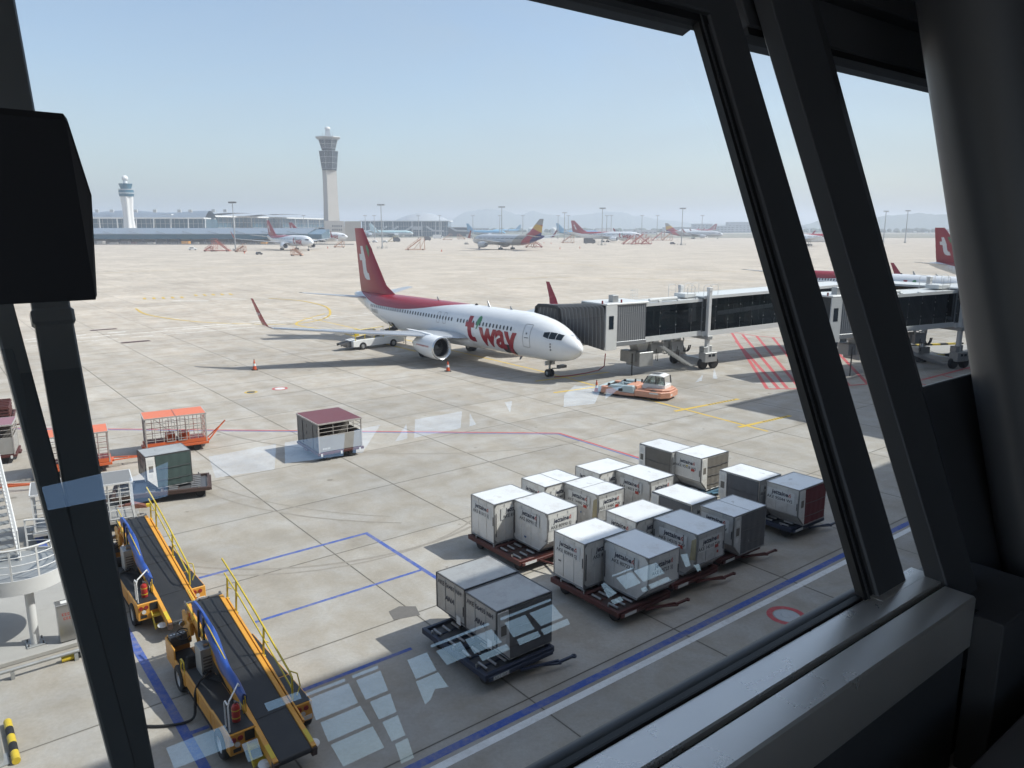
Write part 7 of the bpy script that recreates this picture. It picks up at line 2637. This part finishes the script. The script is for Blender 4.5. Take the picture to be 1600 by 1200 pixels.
MB().lathe([(8.56, 57.5), (8.9, 57.5), (8.9, 58.6), (8.56, 58.6)], 24).lathe([(8.2, 62), (8.9, 62), (8.9, 62.8), (5.5, 62.8)], 24).build('trim_band', TRIM, tw2)
MB().lathe([(5.8, 62.8), (6.2, 64), (7.6, 68.2), (7.9, 69.3), (.001, 69.8)], 24).build('cab_glass', TEAL, tw2, smooth=40)
MB().lathe([(2.6, 69.7), (2.4, 73.2), (.001, 73.3)], 14).build('pedestal', PWHITE, tw2)
MB().ball((0, 0, 75.6), 3.7, 18, 10).build('radome', PWHITE, tw2, smooth=True)

# ---------------------------------------------------------------- terminals far out
def X(u, Y): return (u - 800) / 1200 * (Y * math.cos(PITCH) + 8 * math.sin(PITCH))
fc = thing('concourse', 'long low teal fronted concourse with sloping roof at the left', 'concourse', (0, 590, 0), 0)
xa, xb = X(20, 590), X(478, 590)
MB().prism([(0, 7.4), (26, 11.4), (34, 11.4), (34, 3.9), (0, 3.9)], xa, xb, 'x').build('upper_floor', TEAL, fc)
MB().prism([(-1.2, 7.25), (26, 11.42), (36, 11.42), (36, 11.9), (26, 11.9), (-1.2, 7.8)], xa - 1, xb + 1, 'x').build('roof', ROOFG, fc)
MB().prism([(0, 7.4), (26, 11.0), (26, 3.9), (0, 3.9)], xb + .01, xb + 12, 'x').build('end_bay', BLUEG, fc)
MB().box(xa, xb, 14, 15, 0, 3.89).build('back_wall', PANELG, fc)
m = MB()
n = 24
for k in range(n):
    x = lerp(xa + 4, xb - 3, k / (n - 1)) + random.uniform(-1, 1)
    m.box(x - .6, x + .6, .5, 1.7, 0, 3.89)
m.build('pillars', EDGED, fc)
m = MB()
for k in range(11):
    x = lerp(xa + 10, xb - 10, k / 10)
    m.bar((x - 6, 8, 9.6), (x + 5, -1, 8.1), .35)
m.build('roof_gutters', TRIM, fc)
m = MB()
x = xa + 3
while x < xb - 6:
    w = random.uniform(2, 7)
    h = random.uniform(1.2, 2.6)
    m.mat(random.choice((0, 0, 1, 1, 2, 3))).box(x, x + w, -4 - random.random() * 3, -2, .2, h)
    x += w + random.uniform(.5, 4)
eq = m.build('ground_equipment', [EDGED, PANELG, MAROON, AMBER])
eq.location = (0, 590, 0)
tag(eq, 'row of parked ground equipment under the teal concourse', kind='stuff')
m = MB()
for k in range(130):
    x = lerp(xa, xb + 20, k / 129)
    m.box(x - .08, x + .08, -.08, .08, 0, 1.8)
for z in (.5, 1.1, 1.8):
    m.box(xa, xb + 20, -.05, .05, z - .06, z)
fe = thing('apron_fence', 'grey fence running in front of the teal concourse', 'fence', (0, 572, 0), 0)
m.build('fence_rails', PLANEGREY, fe)
MB().box(xa, xb + 40, -1.2, -.8, 0, .7).build('fence_base', PANELG, fe)

mt = thing('terminal_hall', 'big glass terminal hall with white roof edges behind the teal concourse', 'terminal', (0, 0, 0), 0)
def hall(u0, Y0, u1, Y1, z1, depth, m_, name, z0=0):
    a, b = Vector((X(u0, Y0), Y0)), Vector((X(u1, Y1), Y1))
    d = (b - a).normalized()
    n_ = Vector((-d.y, d.x))
    pts = [a, b, b + n_ * depth, a + n_ * depth]
    MB().prism([tuple(p) for p in pts], z0, z1, 'z').build(name, m_, mt)
    return a, b, d, n_
def fascia(a, b, n_, out, z, th, name, mat):
    pts = [a - n_ * out, b - n_ * out, b + n_ * 30, a + n_ * 30]
    MB().prism([tuple(p) for p in pts], z, z + th, 'z').build(name, mat, mt)
a, b, d, n_ = hall(20, 740, 322, 770, 20.5, 60, BLUEG, 'glass_front')
fascia(a, b, n_, 5, 20.6, 1.3, 'roof_edge', PWHITE)
m = MB()
for k in range(12):
    p = a.lerp(b, k / 11) - n_ * 4.6
    m.bar((p.x, p.y, 0), (p.x + random.choice((0, 1.5)), p.y, 20.6), .8)
m.build('columns', PWHITE, mt)
m = MB()
for k in range(40):
    p = a.lerp(b, (k + .5) / 40) - n_ * .12
    m.box(p.x - .2, p.x + .2, p.y - .15, p.y + .15, .5, 20.4)
for z in (6, 11, 16):
    pa, pb = a - n_ * .15, b - n_ * .15
    m.bar((pa.x, pa.y, z), (pb.x, pb.y, z), .35)
m.build('glazing_bars', PLANEGREY, mt)
rb = MB()
nn = 16
rows = []
for k in range(nn + 1):
    p = a.lerp(b, k / nn)
    rows.append([tuple((p + n_ * (2 + 56 * j / 8)).to_3d() + Vector((0, 0, 21.9 + 7.2 * math.sin(math.pi * j / 8) * (.85 + .15 * math.sin(k * .9))))) for j in range(9)])
rb.loft(rows, closed=False, caps=False)
rb.build('curved_roof', ROOFG, mt, smooth=True, fixn=False)
a, b, d, n_ = hall(262, 775, 512, 1180, 23.5, 70, BLUEG, 'glass_front')
fascia(a, b, n_, 6, 23.6, 1.7, 'roof_edge', PWHITE)
m = MB()
for k in range(11):
    p = a.lerp(b, k / 10) - n_ * 5
    m.bar((p.x, p.y, 0), (p.x, p.y, 23.6), 1.0)
m.build('columns', PWHITE, mt)
m = MB()
for k in range(44):
    p = a.lerp(b, (k + .5) / 44) - n_ * .2
    m.box(p.x - .25, p.x + .25, p.y - .2, p.y + .2, .5, 23.4)
for z in (6, 12, 18):
    pa, pb = a - n_ * .25, b - n_ * .25
    m.bar((pa.x, pa.y, z), (pb.x, pb.y, z), .45)
m.build('glazing_bars', PLANEGREY, mt)
for (uc, Yc, wd, hh_) in ((368, 900, 50, 4.5), (440, 980, 62, 4.5)):
    rows = []
    for k in range(13):
        f = k / 12
        x = X(uc, Yc) + (f - .5) * wd * 1.9
        z = 24.2 + hh_ * math.sin(math.pi * f) ** .8
        rows.append([(x, Yc, z), (x, Yc + 50, z)])
    MB().loft(rows, closed=False, caps=False).build('roof_vault', PLANEGREY, mt, smooth=True, fixn=False)
for (u, Y) in ((218, 720), (250, 725), (300, 730), (386, 800), (130, 720)):
    m = MB()
    m.prism([(-7, 5), (7, 3.4), (9, 3.0), (4, 5.5), (-4, 8.2)], Y - 4, Y + 4, 'y')
    m.X = Matrix.Identity(4)
    o = m.build('entrance_canopy', TRIM, mt)
    o.location = (X(u, Y), 0, 0)
m = MB()
for (u, Y, z) in ((155, 760, 28), (178, 760, 28), (215, 760, 28), (245, 760, 28), (283, 760, 28), (300, 760, 28), (336, 790, 29), (354, 800, 29)):
    m.box(X(u, Y) - 1.6, X(u, Y) + 1.6, Y, Y + 2, z - 1.5, z + 1.3)
m.build('roof_units', TRIM, mt)

rc = thing('concourse', 'round glass concourse with shallow dome roof in the distance behind the tower base', 'concourse', (0, 1090, 0), 0)
xl, xr = X(566, 1090), X(700, 1090)
MB().box(xl, xr, 0, 60, 0, 20.4).build('glass_front', BLUEG, rc)
MB().box(xl - 2, xr + 3, -6, 60, 20.41, 21.6).build('roof_edge', PWHITE, rc)
MB().box(xr, X(732, 1090), 10, 50, 0, 12).build('side_wing', TGLASS, rc)
MB().box(xr, X(733, 1090), 8, 50, 12.01, 12.8).build('side_roof', TRIM, rc)
MB().lathe([(40, 21.6), (34, 24.6), (24, 28.6), (12, 32.0), (.001, 33.4)], 40, 'z', (X(655, 1090), 45, 0)).build('dome_roof', M('dome_metal', (.45, .47, .48), .4, .3, var=.08, scale=.1), rc, smooth=True)
m = MB()
for u in (572, 580, 600, 615, 645, 660, 681, 690):
    x = X(u, 1090)
    m.box(x - .45, x + .45, -5.5, -4.6, 0, 20.4)
m.build('columns', PWHITE, rc)
m = MB()
for k in range(34):
    x = lerp(xl + 2, xr - 2, k / 33)
    m.box(x - .2, x + .2, -.2, .02, 0, 20.2)
for z in (7, 14):
    m.box(xl, xr, -.25, .02, z - .25, z + .25)
m.build('glazing_bars', PLANEGREY, rc)
for k, u in enumerate((588, 606, 628, 651, 680, 716)):
    x = X(u, 1070)
    t_ = MB()
    s = 1 if k in (0, 1, 2) else -1
    if k == 3:
        t_.box(x - 7, x + 7, -14, -10, 9, 13.5)
    else:
        t_.bar((x - s * 11, -12, 7.5), (x + s * 4, -12, 8.2), 3, 2.2).bar((x + s * 4, -12, 8.2), (x + s * 13, -12, 13.4), 3, 2.2)
    t_.build('boarding_arm', TRIM, rc)

# low buildings and greenery beyond the field
FAR = [(945, 1600, 34, 9.5, 'long white hangar beyond the field behind the long red airliner'), (985, 1650, 24, 8, 'small white shed beyond the field right of the long hangar'), (1060, 1700, 60, 12, 'pale grey block on the skyline left of the far red tail'), (1098, 1900, 46, 20, 'tall pale block on the skyline right of the distant silver airliner'), (1128, 1800, 56, 15, 'pale slab building on the skyline beside the window post'), (1160, 1900, 70, 24, 'large pale block at the skyline half hidden by the window post'), (830, 1500, 12, 10, 'pair of white tanks on the skyline behind the silver widebody'), (865, 1600, 10, 10, 'white tank on the skyline right of the silver tail'), (1010, 1500, 40, 7, 'low grey depot beyond the field'), (905, 1700, 60, 8, 'low pale warehouse on the skyline by the red tail'), (735, 1900, 90, 10, 'low hazy building at the foot of the mountains')]
for (u, Y, w, h, lab) in FAR:
    t = thing('far_building', lab, 'building', (X(u, Y), Y, 0), 0, 'buildings on the skyline')
    if 'tank' in lab:
        MB().lathe([(w / 2, 0), (w / 2, h), (w * .3, h + 1.6), (.001, h + 2)], 16).build('tank', PWHITE, t, smooth=True)
        continue
    MB().box(-w / 2, w / 2, 0, 25, 0, h).build('wall', PWHITE if 'white' in lab else M('far_pale_wall', (.45, .46, .47), .7), t)
    MB().box(-w / 2 - .6, w / 2 + .6, -.6, 25.5, h + .01, h + .8).build('roof', TRIM, t)
    nb = max(2, int(w / 8))
    wm_ = MB().box(-2.2, 2.2, -.12, -.01, 0, 1.6)
    p0 = None
    for j in range(max(1, int(h / 5))):
        for i in range(nb):
            o = wm_.build('window', TGLASS, t) if p0 is None else p0.copy()
            if p0 is not None:
                COL.objects.link(o)
            p0 = p0 or o
            o.location = (-w / 2 + (i + .5) * w / nb, 0, 2 + j * 4.4)
fm = MB().quad((-2500, 985, .05), (3200, 930, .05), (3200, 4400, .05), (-2500, 4400, .05))
tag(fm.build('far_field', M('far_field_grass', (.14, .145, .105), .95, var=.35, scale=.01), fixn=False), 'flat grass field and taxiways beyond the apron', kind='structure')
fm = MB()
fm.quad((100, 1100, .12), (3200, 1050, .12), (3200, 1130, .12), (100, 1170, .12))
fm.quad((100, 1450, .12), (3200, 1400, .12), (3200, 1600, .12), (100, 1600, .12))
tag(fm.build('far_taxiway', CONC, fixn=False), 'pale taxiway strips crossing the far field', kind='structure')
tr_ = MB()
rt = random.Random(5)
for k in range(420):
    x = rt.uniform(-300, 1500)
    y = 2000 + rt.uniform(-60, 120)
    r_ = rt.uniform(4, 9)
    tr_.ball((x, y, r_ * .5), r_, 6, 4, .8)
tag(tr_.build('tree_belt', HILL), 'far belt of trees along the edge of the field', kind='stuff')
# ---------------------------------------------------------------- far-apart pieces of one part become parts of their own
import numpy as np
PRINT = ('lettering', 'code', 'registration', 'marks', 'print', 'marking', 'letter')
FINE = ('gusset', 'rod', 'bolts', 'gauges', 'louvre', 'strap', 'lattice', 'fittings', 'lamps', 'clamps', 'railing', 'bars', 'joints', 'fins', 'sensors', 'antenna', 'fairing', 'pillars', 'row', 'trim', 'units', 'splice', 'band', 'posts', 'balusters', 'support', 'posts', 'rails', 'gutters', 'columns', 'cable_loop', 'frame', 'head_frame', 'window_row', 'arch', 'floodlights')
def split_pieces():
    users = {}
    for o in SC.objects:
        if o.type == 'MESH' and o.parent:
            users.setdefault(o.data, []).append(o)
    for me, obs in users.items():
        nv = len(me.vertices)
        if nv > 6000 or nv < 8:
            continue
        name = me.name.split('.')[0]
        par = list(range(nv))
        def root(i):
            while par[i] != i:
                par[i] = par[par[i]]
                i = par[i]
            return i
        for e in me.edges:
            a, b = root(e.vertices[0]), root(e.vertices[1])
            if a != b:
                par[a] = b
        co = np.empty(nv * 3)
        me.vertices.foreach_get('co', co)
        co = co.reshape(-1, 3)
        rt = np.array([root(i) for i in range(nv)])
        ids, isl = np.unique(rt, return_inverse=True)
        k = len(ids)
        if k < 2 or k > 400:
            continue
        lo = np.array([co[isl == i].min(0) for i in range(k)])
        hi = np.array([co[isl == i].max(0) for i in range(k)])
        size = (hi - lo).max(1)
        grp = list(range(k))
        def gr(i):
            while grp[i] != i:
                grp[i] = grp[grp[i]]
                i = grp[i]
            return i
        for i in range(k):
            gap = np.maximum(0, np.maximum(lo[i] - hi[i + 1:], lo[i + 1:] - hi[i]))
            gap = np.sqrt((gap ** 2).sum(1))
            lim = np.maximum(.02, np.maximum(size[i], size[i + 1:]) * .5)
            for j in np.nonzero(gap < lim)[0]:
                a, b = gr(i), gr(i + 1 + j)
                if a != b:
                    grp[a] = b
        pieces = {}
        for i in range(k):
            pieces.setdefault(gr(i), []).append(i)
        if len(pieces) < 2:
            continue
        if len(pieces) > 9 or any(w in name for w in PRINT) or any(w in name for w in FINE):
            for o in obs:
                o['kind'] = 'stuff'
            continue
        single = name[:-1] if name.endswith('s') and not name.endswith('ss') else name
        parts = []
        for p in pieces.values():
            keep = set(np.nonzero(np.isin(isl, p))[0].tolist())
            bm = bmesh.new()
            bm.from_mesh(me)
            bm.verts.ensure_lookup_table()
            bmesh.ops.delete(bm, geom=[v for v in bm.verts if v.index not in keep], context='VERTS')
            m2 = bpy.data.meshes.new(single)
            bm.to_mesh(m2)
            bm.free()
            for mt_ in me.materials:
                m2.materials.append(mt_)
            parts.append(m2)
        for o in obs:
            for m2 in parts[1:]:
                c = o.copy()
                c.data = m2
                c.name = single
                COL.objects.link(c)
            o.data = parts[0]
            o.name = single
split_pieces()
